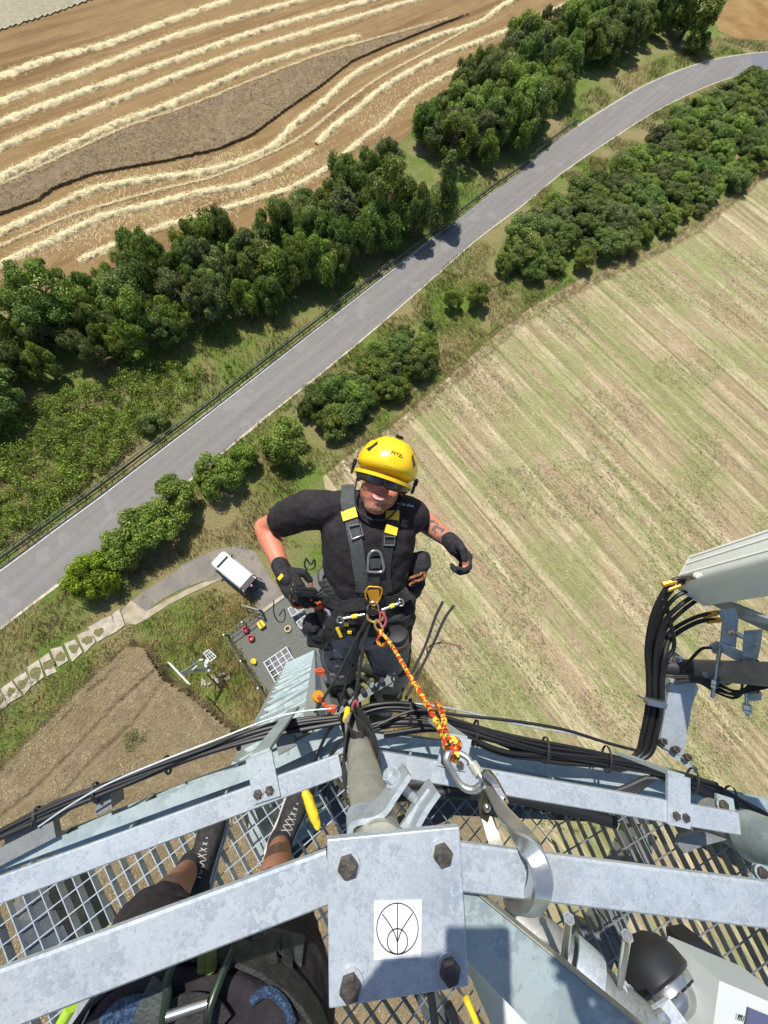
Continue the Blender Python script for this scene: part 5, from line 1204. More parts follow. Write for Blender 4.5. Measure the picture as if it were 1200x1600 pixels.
# orange pulley and little red parts at the lower left
t = thing('pulley', 'small orange pulley beside the cable ladder', 'pulley', P(497, 1085, 1.6))
m = MB(); m.lathe(P(497, 1088, 1.58), (RM @ Vector((.3, .5, .8))), [(.020, -.012), (.024, -.008), (.016, 0), (.024, .008), (.020, .012)], 20); m.build('sheave', M_org, t, smooth=True)
m = MB(); m.tube([P(497, 1088, 1.56), P(505, 1098, 1.57), P(512, 1108, 1.58)], .008, 8); m.build('strap', M_red, t)
for x, y, d, lb in ((500, 1049, 1.75, 'red orange plastic tab beside the left knee of the climber'), (517, 1107, 1.55, 'rusty red shackle on the wire rope left of the corner post')):
    m = MB(); m.box(P(x, y, d), rt, fw, up_t, .045, .02, .03, bev=.006); m.box(P(x+4, y+4, d), (rt+up_t), fw, up_t, .03, .015, .02, bev=.004); o = m.build('red_clip', M_red); tag(o, lb, 'clip')
# red and yellow kernmantle rope from the ring to the knot at the rail
g = G('rope_pattern', .85); vv = g.N.new('ShaderNodeTexVoronoi'); vv.inputs['Scale'].default_value = 165; g.L.new(g.co(), vv.inputs[0]); sp_ = g.N.new('ShaderNodeSeparateColor'); g.L.new(vv.outputs['Color'], sp_.inputs[0])
c = g.mix(g.math('GREATER_THAN', sp_.outputs[0], .56), (.52, .045, .02), (.62, .50, .06)); c = g.mix(g.math('GREATER_THAN', sp_.outputs[1], .86), c, (.04, .03, .02)); M_rope = g.end(c, vv.outputs['Distance'], .6, .003)
rp = thing('safety_rope', 'red and yellow safety rope knotted into the steel carabiner at the guardrail', 'rope', P(700, 1160, .68))
def twist(pts, r_, name, par, amp=.16, fq=95):
    pp = smooth_line(pts, 26); m = MB(); L_ = 0; rs = []
    for i, p in enumerate(pp):
        if i: L_ += (p-pp[i-1]).length
        rs.append(r_*(1+amp*math.sin(L_*fq*6.28/4)))
    m.tube(pp, rs, 10); return m.build(name, M_rope, par, smooth=True)
twist([P(592, 985, 1.42), P(606, 1000, 1.36), P(622, 1025, 1.22), P(646, 1066, 1.02), P(668, 1102, .88), P(684, 1132, .78), P(697, 1158, .68)], .0068, 'rope', rp)
twist([P(700, 1165, .66), P(695, 1140, .72), P(690, 1110, .80), P(682, 1100, .86)], .0064, 'rope_tail', rp)
twist([P(597, 990, 1.40), P(590, 1000, 1.42), P(596, 1010, 1.42), P(604, 1004, 1.38)], .0062, 'upper_knot', rp)
kk = []
for i in range(42): a_ = i/41*6.28*3; kk.append(P(706+9*math.cos(a_)*(1-.2*math.sin(a_*.37)), 1164+9*math.sin(a_), .665-.012*math.sin(a_*.33)))
m = MB(); m.tube(kk, .0062, 8); m.build('knot', M_rope, rp, smooth=True)
twist([P(704, 1168, .66), P(712, 1178, .65), P(712, 1186, .655), P(706, 1184, .66), P(703, 1174, .66)], .0062, 'rope_eye', rp)
# steel carabiner
t = thing('steel_carabiner', 'oval steel carabiner between the rope knot and the big hook', 'carabiner', P(715, 1205, .64))
m = MB(); m.tube([P(708, 1174, .655), P(700, 1178, .65), P(698, 1190, .645), (P(706, 1206, .64)), P(716, 1222, .635), P(728, 1232, .63), P(742, 1234, .625), P(751, 1228, .62)], .0062, 12, sm=6); m.build('frame', M_alu, t, smooth=True)
m = MB(); m.tube([P(708, 1174, .655), P(720, 1178, .65), P(730, 1184, .645), P(736, 1193, .64), P(744, 1204, .63), P(752, 1214, .622), P(753, 1226, .62)], .0052, 12, sm=4); m.build('gate', M_alu, t, smooth=True)
m = MB(); m.tube([P(738, 1194, .64), P(750, 1211, .625)], .0088, 14); m.build('screw_sleeve', M_pipe, t, smooth=True)
# scaffold hook over the top rail
t = thing('scaffold_hook', 'large aluminium scaffold hook closed over the right top rail', 'hook', P(800, 1300, .58))
pts = [Q(768, 1236, .640), Q(786, 1268, .60), Q(804, 1293, .57), Q(824, 1318, .545), Q(838, 1342, .532), Q(845, 1368, .530), Q(842, 1392, .536), Q(833, 1409, .56), Q(818, 1417, .59), Q(803, 1413, .62), Q(795, 1402, .64)]
m = MB(); pr = [(-.0115, -.007), (-.009, -.0095), (.009, -.0095), (.0115, -.007), (.0115, .007), (.009, .0095), (-.009, .0095), (-.0115, .007)]
m.sweep(pts, pr, VIEW*-1, sm=6, scale=[min(1.0, .8+.02*i) if i < 30 else max(.45, 1-.02*(i-44)) if i > 44 else 1 for i in range(61)]); m.build('hook_body', M_alu, t, smooth=True)
for off_, nm in (((752, 1209), 'lever'),):
    q = [(752, 1213, .60), (757, 1204, .598), (768, 1206, .592), (779, 1220, .585), (790, 1240, .578), (795, 1254, .572), (788, 1262, .572), (775, 1256, .578), (764, 1238, .59)]
    m = MB(); m.plate([P(a[0], a[1], a[2]-.035) for a in q], -VIEW, .004); m.build('lever_plate', mat('bronze_steel', (.20, .17, .11), .3, .85, var=(.30, .26, .18), scale=30), t)
m = MB(); m.sweep([P(758, 1208, .552), P(772, 1222, .545), (P(787, 1248, .532))], [(-.004, -.003), (.004, -.003), (.004, .004), (-.004, .004)], -VIEW, sm=4); m.build('lever_rib', M_chrome, t)
q = [(748, 1254, .61), (756, 1236, .605), (766, 1240, .60), (768, 1262, .60), (763, 1284, .605), (757, 1290, .61), (750, 1276, .612)]
m = MB(); m.plate([P(a[0], a[1], a[2]-.05) for a in q], -VIEW, .005); m.build('safety_catch', mat('dark_steel', (.13, .115, .085), .3, .8, var=(.2, .18, .13), scale=30), t)
m = MB(); m.sweep([Q(762, 1278, .66), Q(770, 1305, .65), Q(779, 1330, .645), Q(790, 1370, .64), Q(797, 1402, .64)], [(-.009, -.004), (.009, -.004), (.009, .004), (-.009, .004)], -VIEW, sm=4); m.build('gate_bar', M_pipe, t, smooth=True)
for x, y, d in ((786, 1259, .525), (760, 1260, .545)): m = MB(); m.lathe(P(x, y, d), -VIEW, [(.0055, 0), (.0055, .004), (.003, .006)], 14); m.build('rivet', M_chrome, t, smooth=True)
# black sling round the corner post
t = thing('anchor_sling', 'black webbing sling wrapped round the top of the corner post', 'sling', P(560, 1160, 1.0))
for k, pts in enumerate(([(556, 1112, 1.22), (548, 1135, 1.02), (540, 1165, .90), (536, 1195, .82), (541, 1222, .76)], [(556, 1112, 1.22), (572, 1132, 1.02), (584, 1160, .90), (592, 1190, .80), (594, 1210, .76)], [(545, 1140, 1.0), (551, 1152, .92), (562, 1156, .90), (574, 1150, .94)], [(554, 1112, 1.2), (558, 1130, 1.0), (573, 1148, .94), (584, 1166, .90)])):
    m = MB(); m.sweep([P(*p) for p in pts], [(-.017, -.002), (.017, -.002), (.017, .002), (-.017, .002)], (RM @ Vector((-.6 if k != 1 else .6, .1, .8))), sm=5); m.build('webbing', M_webb, t)
biner([(555, 1094), (551, 1104), (553, 1114), (558, 1112), (559, 1100)], 1.32, .0045, M_pink, 'dark pink carabiner above the sling at the top of the corner post')
m = MB(); m.tube([P(543, 1108, 1.35), P(542, 1118, 1.32), P(540, 1126, 1.3)], .011, 10); o = m.build('sling_sleeve', M_ytag, None, smooth=True); tag(o, 'short yellow sleeve on the sling beside the pink carabiner', 'sleeve')
# ================================================================ CABLES, ANTENNA, EQUIPMENT ON THE PLATFORM
def cable(name, pts, r_, m_, label, cat='cable', group=None, sm=7, n=8, wob=0, par=None):
    q = [Q(*p) for p in pts]
    if wob: q = [p+Vector((rnd.uniform(-wob, wob), rnd.uniform(-wob, wob), rnd.uniform(-wob, wob))) for p in q]
    m = MB(); m.tube(q, r_, n, sm=sm); o = m.build(name, m_, par, smooth=True)
    if par is None: tag(o, label, cat, group)
    return o
base_l = [(-80, 1345, 1.60), (0, 1305, 1.60), (90, 1262, 1.60), (190, 1220, 1.60), (300, 1182, 1.58), (400, 1148, 1.56), (470, 1130, 1.56), (530, 1122, 1.55)]
for k in range(6):
    dx = (k-2.5)*2.4
    cable('coax_cable', [(x+dx*.3, y+dx*(1+.5*math.sin(x*.02+k)), d-.012*(k % 2)) for x, y, d in base_l], .0062+.001*(k % 3), M_blk, 'black coaxial cables in the bundle along the left edge of the platform', 'cable', 'left cable bundle', wob=.002)
cable('wire_rope', [(60, 1292, 1.52), (110, 1258, 1.52), (170, 1224, 1.52), (250, 1190, 1.52), (340, 1155, 1.52), (420, 1124, 1.52), (470, 1112, 1.52), (518, 1107, 1.5)], .003, M_galv, 'thin bright steel wire rope above the left cable bundle', 'wire rope')
cable('wire_rope', [(640, 1098, 1.5), (700, 1106, 1.5), (760, 1120, 1.52), (830, 1136, 1.54), (900, 1148, 1.56), (960, 1164, 1.58)], .003, M_galv, 'thin bright steel wire rope above the right cable bundle', 'wire rope')
cols = [M_blk]*6+[M_blk2]
RT = [[(548, 1118, 1.5), (580, 1102, 1.48), (640, 1100, 1.47), (700, 1124, 1.46), (800, 1154, 1.47), (900, 1172, 1.48), (1000, 1192, 1.50), (1090, 1220, 1.52), (1150, 1250, 1.54), (1240, 1300, 1.55)],
 [(548, 1122, 1.5), (600, 1106, 1.48), (660, 1112, 1.47), (740, 1140, 1.46), (840, 1166, 1.47), (930, 1180, 1.48), (1020, 1200, 1.50), (1110, 1230, 1.52), (1200, 1282, 1.55)],
 [(560, 1140, 1.5), (620, 1128, 1.48), (690, 1132, 1.47), (780, 1158, 1.46), (860, 1176, 1.47), (960, 1190, 1.48), (1060, 1212, 1.50), (1130, 1240, 1.52), (1220, 1296, 1.55)],
 [(590, 1136, 1.46), (650, 1118, 1.45), (720, 1124, 1.45), (800, 1128, 1.45), (880, 1142, 1.46), (950, 1166, 1.47), (1000, 1180, 1.48)],
 [(570, 1112, 1.5), (640, 1110, 1.48), (720, 1148, 1.47), (790, 1176, 1.48), (880, 1184, 1.5), (980, 1196, 1.51), (1050, 1222, 1.53), (1150, 1262, 1.55)],
 [(600, 1150, 1.5), (680, 1138, 1.49), (760, 1150, 1.48), (850, 1186, 1.5), (950, 1196, 1.5), (1040, 1206, 1.5), (1120, 1226, 1.5)]]
for j, pt in enumerate(RT):
    for k in range(3 if j != 3 else 1):
        dy = (k-1)*3.2+rnd.uniform(-1, 1)
        cable('coax_cable', [(x, y+dy*(1+.7*math.sin(x*.017+k+j)), d+.008*k) for x, y, d in pt], rnd.choice([.0052, .0062, .0078]), rnd.choice(cols), 'black coaxial cables in the wide bundle right of the corner post', 'cable', 'right cable bundle', wob=.003)
for k, pt in enumerate(([(500, 1230, 1.62), (512, 1190, 1.6), (530, 1160, 1.58), (556, 1145, 1.56)], [(488, 1215, 1.62), (496, 1180, 1.6), (515, 1140, 1.56), (540, 1118, 1.52)], [(508, 1240, 1.66), (530, 1200, 1.6), (545, 1180, 1.58)])):
    cable('loose_cable', pt, .006, M_blk, ['black cable bending down behind the sling, inner one', 'black cable bending down left of the corner post, outermost', 'short black cable end under the mid rail left of the post'][k])
# ties holding the bundles together
def tie_ring(x, y, d, dx, dy, w_, h_, lab, grp):
    c_ = Q(x, y, d); t_ = (Q(x+dx, y+dy, d)-c_).normalized(); s_ = t_.cross(UP).normalized()
    m = MB(); m.sweep([c_+s_*w_*math.cos(a)+UP*h_*math.sin(a) for a in np.linspace(0, 6.283, 21)], [(-.004, -.001), (.004, -.001), (.004, .001), (-.004, .001)], [s_*math.cos(a)+UP*math.sin(a) for a in np.linspace(0, 6.283, 21)])
    m.bar(c_+UP*h_, c_+UP*(h_+.012)+s_*.018, .004, .0015, t_); o = m.build('cable_tie', M_blk2); tag(o, lab, 'cable tie', grp)
for x, y, dx, dy in ((60, 1276, 10, -5), (150, 1238, 10, -4), (262, 1195, 10, -4), (372, 1158, 10, -3)): tie_ring(x, y, 1.60, dx, dy, .030, .022, 'black cable ties round the left cable bundle', 'left cable ties')
for x, y, dx, dy in ((640, 1112, 10, 1), (742, 1145, 10, 3), (852, 1172, 10, 2), (948, 1186, 10, 2), (1082, 1220, 10, 4), (1140, 1248, 10, 5)): tie_ring(x, y, 1.49, dx, dy, .042, .026, 'black cable ties round the right cable bundle', 'right cable ties')
# cables rising in an arc left of the antenna arm
tie = thing('cable_clamp', 'metal clamp holding the vertical cable bundle beside the antenna arm', 'clamp', P(1022, 1098, 1.45))
arc = []
ends = [((1074, 903), (1048, 910), 1.36), ((1078, 908), (1054, 917), 1.37), ((1080, 920), (1052, 936), 1.38), ((1088, 928), (1060, 948), 1.39), ((1094, 934), (1066, 955), 1.40), ((1122, 957), (1085, 965), 1.42), ((1128, 968), (1090, 972), 1.43), ((1076, 906), (1040, 925), 1.40)]
for k, (e0, e1, d) in enumerate(ends):
    xx = 1010+k*3.0+(0 if k < 5 else 2); o_ = .012*(k % 3)
    pts = [P(*e0, d), P(*e1, d+.01), P(1022+k*4.5, 955+k*7, d+.05+o_), P(1011+k*4.5, 1010+k*3, 1.46+o_), P(xx+3, 1060, 1.48+o_), P(xx+2, 1100, 1.49+o_), P(xx-6, 1145, 1.50+o_), P(xx-18, 1180, 1.50+o_), P(xx-60, 1196, 1.5+o_)]
    m = MB(); m.tube(pts, .0072 if k % 3 else .0082, 9, sm=7); o = m.build('antenna_cable', M_blk, None, smooth=True); tag(o, 'black antenna cables arching up from the platform edge to the antenna', 'cable', 'antenna cables')
    if k in (0, 1, 5, 6):
        a, b = P(*e0, d), P(*e1, d+.01); m = MB(); c_ = a.lerp(b, 1.1 if k < 2 else .35); dd = (b-a).normalized(); m.tube([c_-dd*.022, c_+dd*.022], .0105, 8); oo = m.build('cable_marker', M_org, None); tag(oo, 'yellow orange marker sleeves on the antenna cable ends', 'marker', 'cable markers')
m = MB(); m.box(P(1024, 1098, 1.44), (RM @ Vector((1, -.22, 0))), (RM @ Vector((0, 0, 1))), (RM @ Vector((.22, 1, 0))), .075, .03, .022, bev=.003); m.build('band', M_chrome, tie)
m = MB(); m.tube([P(996, 1086, 1.44), P(1014, 1097, 1.43)], .004, 8); m.build('screw', M_chrome, tie)
# antenna
an = thing('panel_antenna', 'pale grey white panel antenna with black cables plugged into its lower end', 'antenna', P(1085, 905, 1.42))
M_rad = mat('radome', (.84, .86, .81), .38, var=(.87, .89, .85), scale=3, bump=.04, bscale=30, spec=.5); M_back = galv('antenna_back', (.34, .36, .38), (.42, .44, .46), .35, .4, 20)
AXD = (UP+RM @ Vector((.02, .10, 0))).normalized()
# cross-section frame: across (seen as image up/down) and depth
ac = P(1090, 904, 1.42); adir = (P(1180, 905, 1.12)-ac); 
adir = (UP*1.0+RM @ Vector((-.20, .0, 0))).normalized()
ay = RM @ Vector((-.10, .80, .58)); ay = (ay-adir*ay.dot(adir)).normalized(); az = adir.cross(ay)
if az.dot(RM @ Vector((-1, 0, .3))) < 0: az = -az
prof = []
az, ay = (az*.77+ay*.64).normalized(), (ay*.77-az*.64).normalized()
wA, dA, rc = .084, .060, .036
for cx, cy, a0 in ((wA-rc, dA-rc, 0), (-wA+rc, dA-rc, 90), (-wA+.012, -dA+.012, 180), (wA-.012, -dA+.012, 270)):
    r__ = rc if a0 < 180 else .012
    for i in range(6): a = R(a0+90*i/5); prof.append((cx+r__*math.cos(a), cy+r__*math.sin(a)))
def ring(c, s_): return [c+ay*(x*s_)+az*(y*s_) for x, y in prof]
m = MB(); n_ = len(prof); V = []; F = []; st = [(0, .90), (.004, .97), (.012, 1.0), (1.9, 1.0)]
for t, s_ in st: V += ring(ac+adir*t, s_)
for i in range(len(st)-1):
    for k in range(n_): F.append((i*n_+k, i*n_+(k+1) % n_, (i+1)*n_+(k+1) % n_, (i+1)*n_+k))
F.append(tuple(range(n_))); F.append(tuple(range((len(st)-1)*n_, len(st)*n_)))
m.add(V, F); m.build('radome', M_rad, an, smooth=True)
for y_ in (.05, .02, -.03):
    m = MB(); a = ac+az*(dA+.0008)+ay*y_; m.bar(a+adir*.015, a+adir*1.9, .007, .004, az); m.build('ridge', M_rad, an)
m = MB(); 
V = ring(ac+adir*.010, 1.03)+ring(ac+adir*.022, 1.03); F = [(k, (k+1) % n_, n_+(k+1) % n_, n_+k) for k in range(n_)]; m.add(V, F); m.build('end_rim', M_rad, an, smooth=True)
for k, (e0, e1, d) in enumerate(ends[:5]):
    a = P(*e0, d); m = MB(); m.tube([a-adir*.02, a+adir*.05], .012, 10); m.build('connector', M_chrome, an)
m = MB(); m.plate([P(1094, 934, 1.46), P(1125, 932, 1.40), P(1200, 962, 1.28), P(1260, 990, 1.15), P(1230, 1000, 1.22), P(1150, 964, 1.36), P(1118, 945, 1.44)], RM @ Vector((0, 0, 1)), .01); m.build('back_plate', M_back, an)
# mount pipe, clamps, arm
mt_ = thing('antenna_mount', 'grey antenna mount: vertical pipe, clamps and arm bolted to the platform corner', 'antenna mount', P(1060, 1180, 1.55))
pp = P(1082, 1046, 1.50); M_dpipe = galv('grey_pipe', (.17, .165, .15), (.25, .24, .215), .5, .25, 40)
m = MB(); m.tube([pp-UP*.03, pp+UP*1.3], .038, 26); m.build('pipe', M_dpipe, mt_, smooth=True)
m = MB(); m.tube([P(1024, 1040, 1.54), P(1100, 1046, 1.46)], .030, 20); m.build('pipe_stub', M_blk2, mt_, smooth=True)
def pl(name, pix, th, mtl=M_galv, nrm=None, par=None):
    m = MB(); q = [P(*p) for p in pix]; n_2 = nrm or (RM @ Vector((0, 0, 1))); m.plate(q, n_2, th); return m.build(name, mtl, par or mt_)
pl('arm', [(1048, 1062, 1.50), (1087, 1066, 1.49), (1068, 1182, 1.50), (1030, 1166, 1.51)], .05, M_galv)
pl('arm_side', [(1041, 1066, 1.52), (1048, 1062, 1.50), (1030, 1166, 1.51), (1022, 1164, 1.53)], .05, M_galv2)
pl('arm_shade_side', [(1087, 1066, 1.492), (1092, 1076, 1.50), (1078, 1108, 1.505), (1079, 1100, 1.50)], .04, M_galv2)
for dz in (0, .014):
    pl('flange', [(1024, 1163, 1.52+dz), (1030, 1160, 1.52+dz), (1091, 1202, 1.50+dz), (1086, 1208, 1.50+dz)], .10, M_galv)
    pl('flange', [(1029, 1017, 1.54+dz), (1056, 1019, 1.53+dz), (1078, 1037, 1.52+dz), (1074, 1042, 1.52+dz), (1052, 1024, 1.53+dz), (1030, 1022, 1.54+dz)], .07, M_galv)
for x, y, d in ((1034, 1160, 1.50), (1054, 1172, 1.49), (1072, 1184, 1.49), (1040, 1032, 1.50), (1056, 1032, 1.50)):
    m = MB(); m.lathe(P(x, y, d), RM @ Vector((.2, .7, .7)), [(.014, 0), (.014, .014), (.008, .015), (.008, .024)], 6); m.build('bolt', M_bolt if y > 1100 else M_chrome, mt_)
# antenna bracket: two U-plates and crosspieces
pl('bracket', [(1124, 954, 1.34), (1149, 951, 1.33), (1154, 968, 1.33), (1150, 1012, 1.34), (1127, 1006, 1.36), (1130, 972, 1.35)], .006, M_galv)
pl('bracket', [(1165, 986, 1.28), (1192, 984, 1.26), (1188, 1012, 1.27), (1184, 1030, 1.28), (1162, 1026, 1.30), (1163, 1004, 1.30)], .006, M_galv2)
pl('bracket', [(1112, 1009, 1.37), (1124, 1003, 1.36), (1182, 1026, 1.30), (1184, 1034, 1.30), (1150, 1032, 1.34), (1132, 1020, 1.36), (1118, 1022, 1.38)], .012, M_galv)
m = MB(); m.tube([P(1150, 990, 1.33), P(1184, 1006, 1.28)], .009, 10); m.build('spacer', M_chrome, mt_, smooth=True)
m = MB(); m.lathe(P(1140, 988, 1.325), RM @ Vector((-.2, 0, 1)), [(.012, 0), (.012, .008), (.006, .016)], 6); m.build('bolt', M_chrome, mt_)
pl('pipe_clamp', [(1101, 1052, 1.40), (1108, 1050, 1.40), (1136, 1053, 1.38), (1148, 1066, 1.37), (1136, 1072, 1.38), (1118, 1062, 1.40), (1103, 1060, 1.40)], .012, M_galv)
pl('pipe_clamp', [(1170, 1086, 1.33), (1190, 1082, 1.30), (1190, 1094, 1.31), (1172, 1096, 1.33)], .02, M_galv2)
for (a, b) in (((1125, 1012, 1.355), (1113, 1090, 1.375)), ((1166, 1080, 1.33), (1168, 1118, 1.335))):
    m = MB(); m.tube([P(*a), P(*b)], .0062, 10); k_ = P(*a).lerp(P(*b), .72); dd = (P(*b)-P(*a)).normalized(); m.lathe(k_, dd, [(.013, -.016), (.013, .0)], 6); m.lathe(k_, dd, [(.013, .003), (.013, .012)], 6); m.build('threaded_rod', M_chrome, mt_, smooth=True)
for k in range(5):
    m = MB(); m.tube([P(1055+rnd.uniform(-3, 3), 1056+k*3, 1.46), P(1090, 1058+k*2, 1.42), P(1120, 1066+k*4, 1.38), P(1150, 1082+k*2-(k % 2)*4, 1.33), P(1180, 1078-k*3, 1.28), P(1230, 1066+k*4, 1.2)], .0045, 8, sm=6); o = m.build('jumper_cable', M_blk, None, smooth=True); tag(o, 'thin black cables strapped under the antenna pipe', 'cable', 'jumper cables')
m = MB(); m.tube([P(1112, 1012, 1.38), (P(1096, 1014, 1.40)), P(1080, 1030, 1.43), P(1066, 1050, 1.46)], .0052, 8, sm=6); o = m.build('earth_cable', M_blk, None, smooth=True); tag(o, 'single dark cable curving from the bracket down to the arm', 'cable')
for x in (1158, 1184):
    m = MB(); m.tube([P(x, 1032, 1.33-(x-1158)*.002), P(x-2, 1048, 1.30-(x-1158)*.002), P(x+2, 1066, 1.31-(x-1158)*.002), P(x, 1082, 1.34-(x-1158)*.002)], .004, 8, sm=5); m.build('cable_tie', M_blk, mt_, smooth=True)
# ---------------- equipment around the lower right corner
eq = thing('diagonal_brace', 'wide spangled steel brace plate running from the mounting plate to the bottom edge', 'brace', Q(760, 1420, .62))
def qp(name, pix, th, mtl, par, up=UP): m = MB(); m.plate([Q(*p) for p in pix], up, th); o = m.build(name, mtl, par); return o
qp('plate', [(700, 1352, .60), (727, 1384, .60), (1040, 1640, .60), (900, 1680, .60), (722, 1492, .60), (690, 1440, .60)], .008, M_galv2, eq)
qp('edge_rib', [(727, 1382, .592), (730, 1382, .592), (1043, 1637, .592), (1040, 1640, .592)], .02, M_pipe, eq)
# ribbed conduit
rc_ = thing('ribbed_conduit', 'pale ribbed plastic conduit under the diagonal brace at the bottom edge', 'conduit', Q(790, 1560, .75))
pts = [Q(757, 1500, .80), Q(778, 1545, .76), Q(806, 1605, .74), Q(850, 1700, .74)]
pp_ = smooth_line(pts, 30); m = MB(); m.tube(pp_, [.030*(1+.012*math.sin(i*2.1)) for i in range(len(pp_))], 24); m.build('conduit', mat('pale_plastic', (.40, .44, .42), .5, var=(.46, .50, .48), scale=5), rc_, smooth=True)
a_ = RM @ Vector((.5, -.8, 0))
for k in range(9):
    t = -.8+1.6*k/8; m = MB(); m.tube([p+ (pp_[1]-pp_[0]).normalized().cross(UP).normalized()*.029*math.sin(t*1.35)+UP*.029*math.cos(t*1.35) for p in pp_[::6]], .0016, 6); m.build('rib', M_alu, rc_)
# saddle clamp with two threaded rods
sc2 = thing('saddle_clamp', 'grey saddle shaped pipe clamp with two upright threaded rods', 'pipe clamp', Q(890, 1500, .85))
m = MB(); m.tube([Q(800, 1435, .95), Q(880, 1500, .90), Q(1000, 1610, .85), Q(1060, 1680, .85)], .040, 26); m.build('pipe', M_galvd, sc2, smooth=True)
c0_ = Q(905, 1530, .86); dx_ = (Q(1000, 1610, .85)-Q(880, 1500, .90)).normalized(); sd = dx_.cross(UP).normalized(); up2 = sd.cross(dx_)
arcp = [c0_+sd*(.05*math.cos(a))+up2*(.055*math.sin(a)) for a in np.linspace(-.5, math.pi+.5, 16)]
m = MB(); m.sweep(arcp, [(-.022, -.003), (.022, -.003), (.022, .003), (-.022, .003)], [ (p-c0_).normalized() for p in arcp]); m.build('saddle', M_galv, sc2, smooth=True)
for (a, b) in (((889, 1435, .66), (880, 1512, .86)), ((980, 1462, .66), (968, 1545, .86))):
    m = MB(); m.tube([Q(*a), Q(*b)], .0055, 12); k_ = Q(*b); dd = (Q(*b)-Q(*a)).normalized(); m.lathe(Q(*a), dd, [(.0075, 0), (.0075, .006)], 6); m.lathe(k_, dd, [(.012, -.012), (.012, 0)], 6); m.lathe(k_, dd, [(.017, 0), (.017, .003)], 18); m.build('threaded_rod', M_chrome, sc2, smooth=True)
qp('foot', [(946, 1538, .88), (990, 1545, .88), (984, 1570, .88), (955, 1575, .88)], .01, M_galv, sc2)
qp('side_plate', [(800, 1405, 1.0), (838, 1415, 1.0), (872, 1450, 1.0), (866, 1508, 1.0), (820, 1470, 1.0), (790, 1430, 1.0)], .012, M_galvd, sc2)
# black domed lamp housing
lp = thing('round_lamp', 'black domed round lamp with a slotted metal collar at the lower right', 'lamp', Q(1035, 1540, .95))
lax2 = (RM @ Vector((.36, -.46, .74))).normalized(); lc = Q(1034, 1540, .98)
m = MB(); m.lathe(lc, lax2, [(.001, -.075), (.030, -.070), (.052, -.055), (.066, -.030), (.070, -.005), (.066, 0), (.060, 0)], 40); m.build('dome', M_plast, lp, smooth=True)
m = MB(); m.lathe(lc, lax2, [(.060, -.002), (.062, .004), (.062, .014), (.052, .017), (.050, .020), (.049, .026), (.046, .034), (.038, .042), (.028, .046)], 40); m.build('collar', M_chrome, lp, smooth=True)
for k in range(20):
    a = 6.283*k/20; u_ = lax2.cross(UP).normalized(); v_ = lax2.cross(u_); p = lc+lax2*.0155+(u_*math.cos(a)+v_*math.sin(a))*.057
    m = MB(); m.box(p, u_*math.cos(a)+v_*math.sin(a), (v_*math.cos(a)-u_*math.sin(a)), lax2, .006, .011, .005); m.build('slot', M_blk, lp)
qp('bracket_plate', [(1016, 1580, .84), (1046, 1560, .84), (1105, 1640, .82), (1040, 1670, .82), (1006, 1612, .84)], .006, M_galv, lp)
m = MB(); m.lathe(Q(1032, 1592, .835), UP, [(.014, 0), (.014, .008), (.007, .010), (.007, .016)], 6); m.build('nut', M_alu, lp)
# white equipment box
wb = thing('equipment_box', 'white equipment box with a dark window in the bottom right corner', 'equipment box', Q(1150, 1570, 1.0))
qp('box', [(1124, 1532, .90), (1260, 1590, .88), (1230, 1680, .88), (1108, 1650, .90)], .12, mat('white_paint', (.42, .45, .44), .5, var=(.46, .49, .48), scale=6), wb)
qp('window', [(1172, 1576, .885), (1260, 1612, .865), (1240, 1670, .865), (1160, 1640, .885)], .004, mat('dark_window', (.07, .08, .14), .2), wb)
text_mesh('print', '||||', .012, Q(1158, 1590, .886), RM @ Vector((.95, -.3, 0)), RM @ Vector((.3, .95, 0)), M_plast, wb)
wf = thing('small_white_frame', 'small white metal frame beside the equipment box', 'frame', Q(1110, 1535, .95))
m = MB(); fr = [Q(1103, 1515, .95), Q(1125, 1530, .95), Q(1116, 1562, .95), Q(1097, 1545, .95)]
for i in range(4): m.bar(fr[i], fr[(i+1) % 4], .006, .006)
m.bar(fr[0].lerp(fr[1], .5), fr[3].lerp(fr[2], .5), .006, .006); m.build('bars', M_fine, wf)
o = qp('orange_strap', [(1082, 1562, .98), (1108, 1570, .98), (1104, 1612, .98), (1080, 1600, .98)], .012, mat('salmon_fabric', (.55, .22, .14), .8, bump=.4), None); tag(o, 'salmon coloured strap end beside the white box at the bottom edge', 'strap')
cbl = thing('camera_housing', 'black equipment on a bracket below the right top rail', 'equipment', Q(1100, 1500, 1.1))
qp('casing', [(1072, 1475, 1.1), (1100, 1470, 1.1), (1135, 1500, 1.1), (1150, 1530, 1.1), (1100, 1530, 1.1), (1075, 1500, 1.1)], .06, M_plast, cbl)
# horizontal tube with sleeve at the right edge
ht = thing('rail_tube', 'thick grey tube with a rounded sleeve end at the right edge', 'tube', P(1150, 1295, 1.2))
m = MB(); m.tube([P(1112, 1276, 1.30), P(1200, 1322, 1.12)], .055, 30); m.build('tube', M_galvd, ht, smooth=True)
m = MB(); a, b = P(1172, 1306, 1.18), P(1260, 1345, 1.02); m.tube([a, a.lerp(b, .06), b], [.060, .069, .069], 34); m.build('sleeve', M_galv2, ht, smooth=True)
qp('end_plate', [(1120, 1240, 1.25), (1146, 1248, 1.25), (1150, 1276, 1.25), (1122, 1272, 1.25)], .008, M_galv2, ht)
qp('end_plate', [(1180, 1350, 1.20), (1240, 1360, 1.20), (1240, 1400, 1.20), (1176, 1372, 1.20)], .008, M_galv2, ht)
for x, y, d in ((1128, 1257, 1.24), (1188, 1362, 1.19)): m = MB(); hexbolt(m, Q(x, y, d), UP, .014, .012); m.build('bolt', [M_bolt, M_galv], ht)
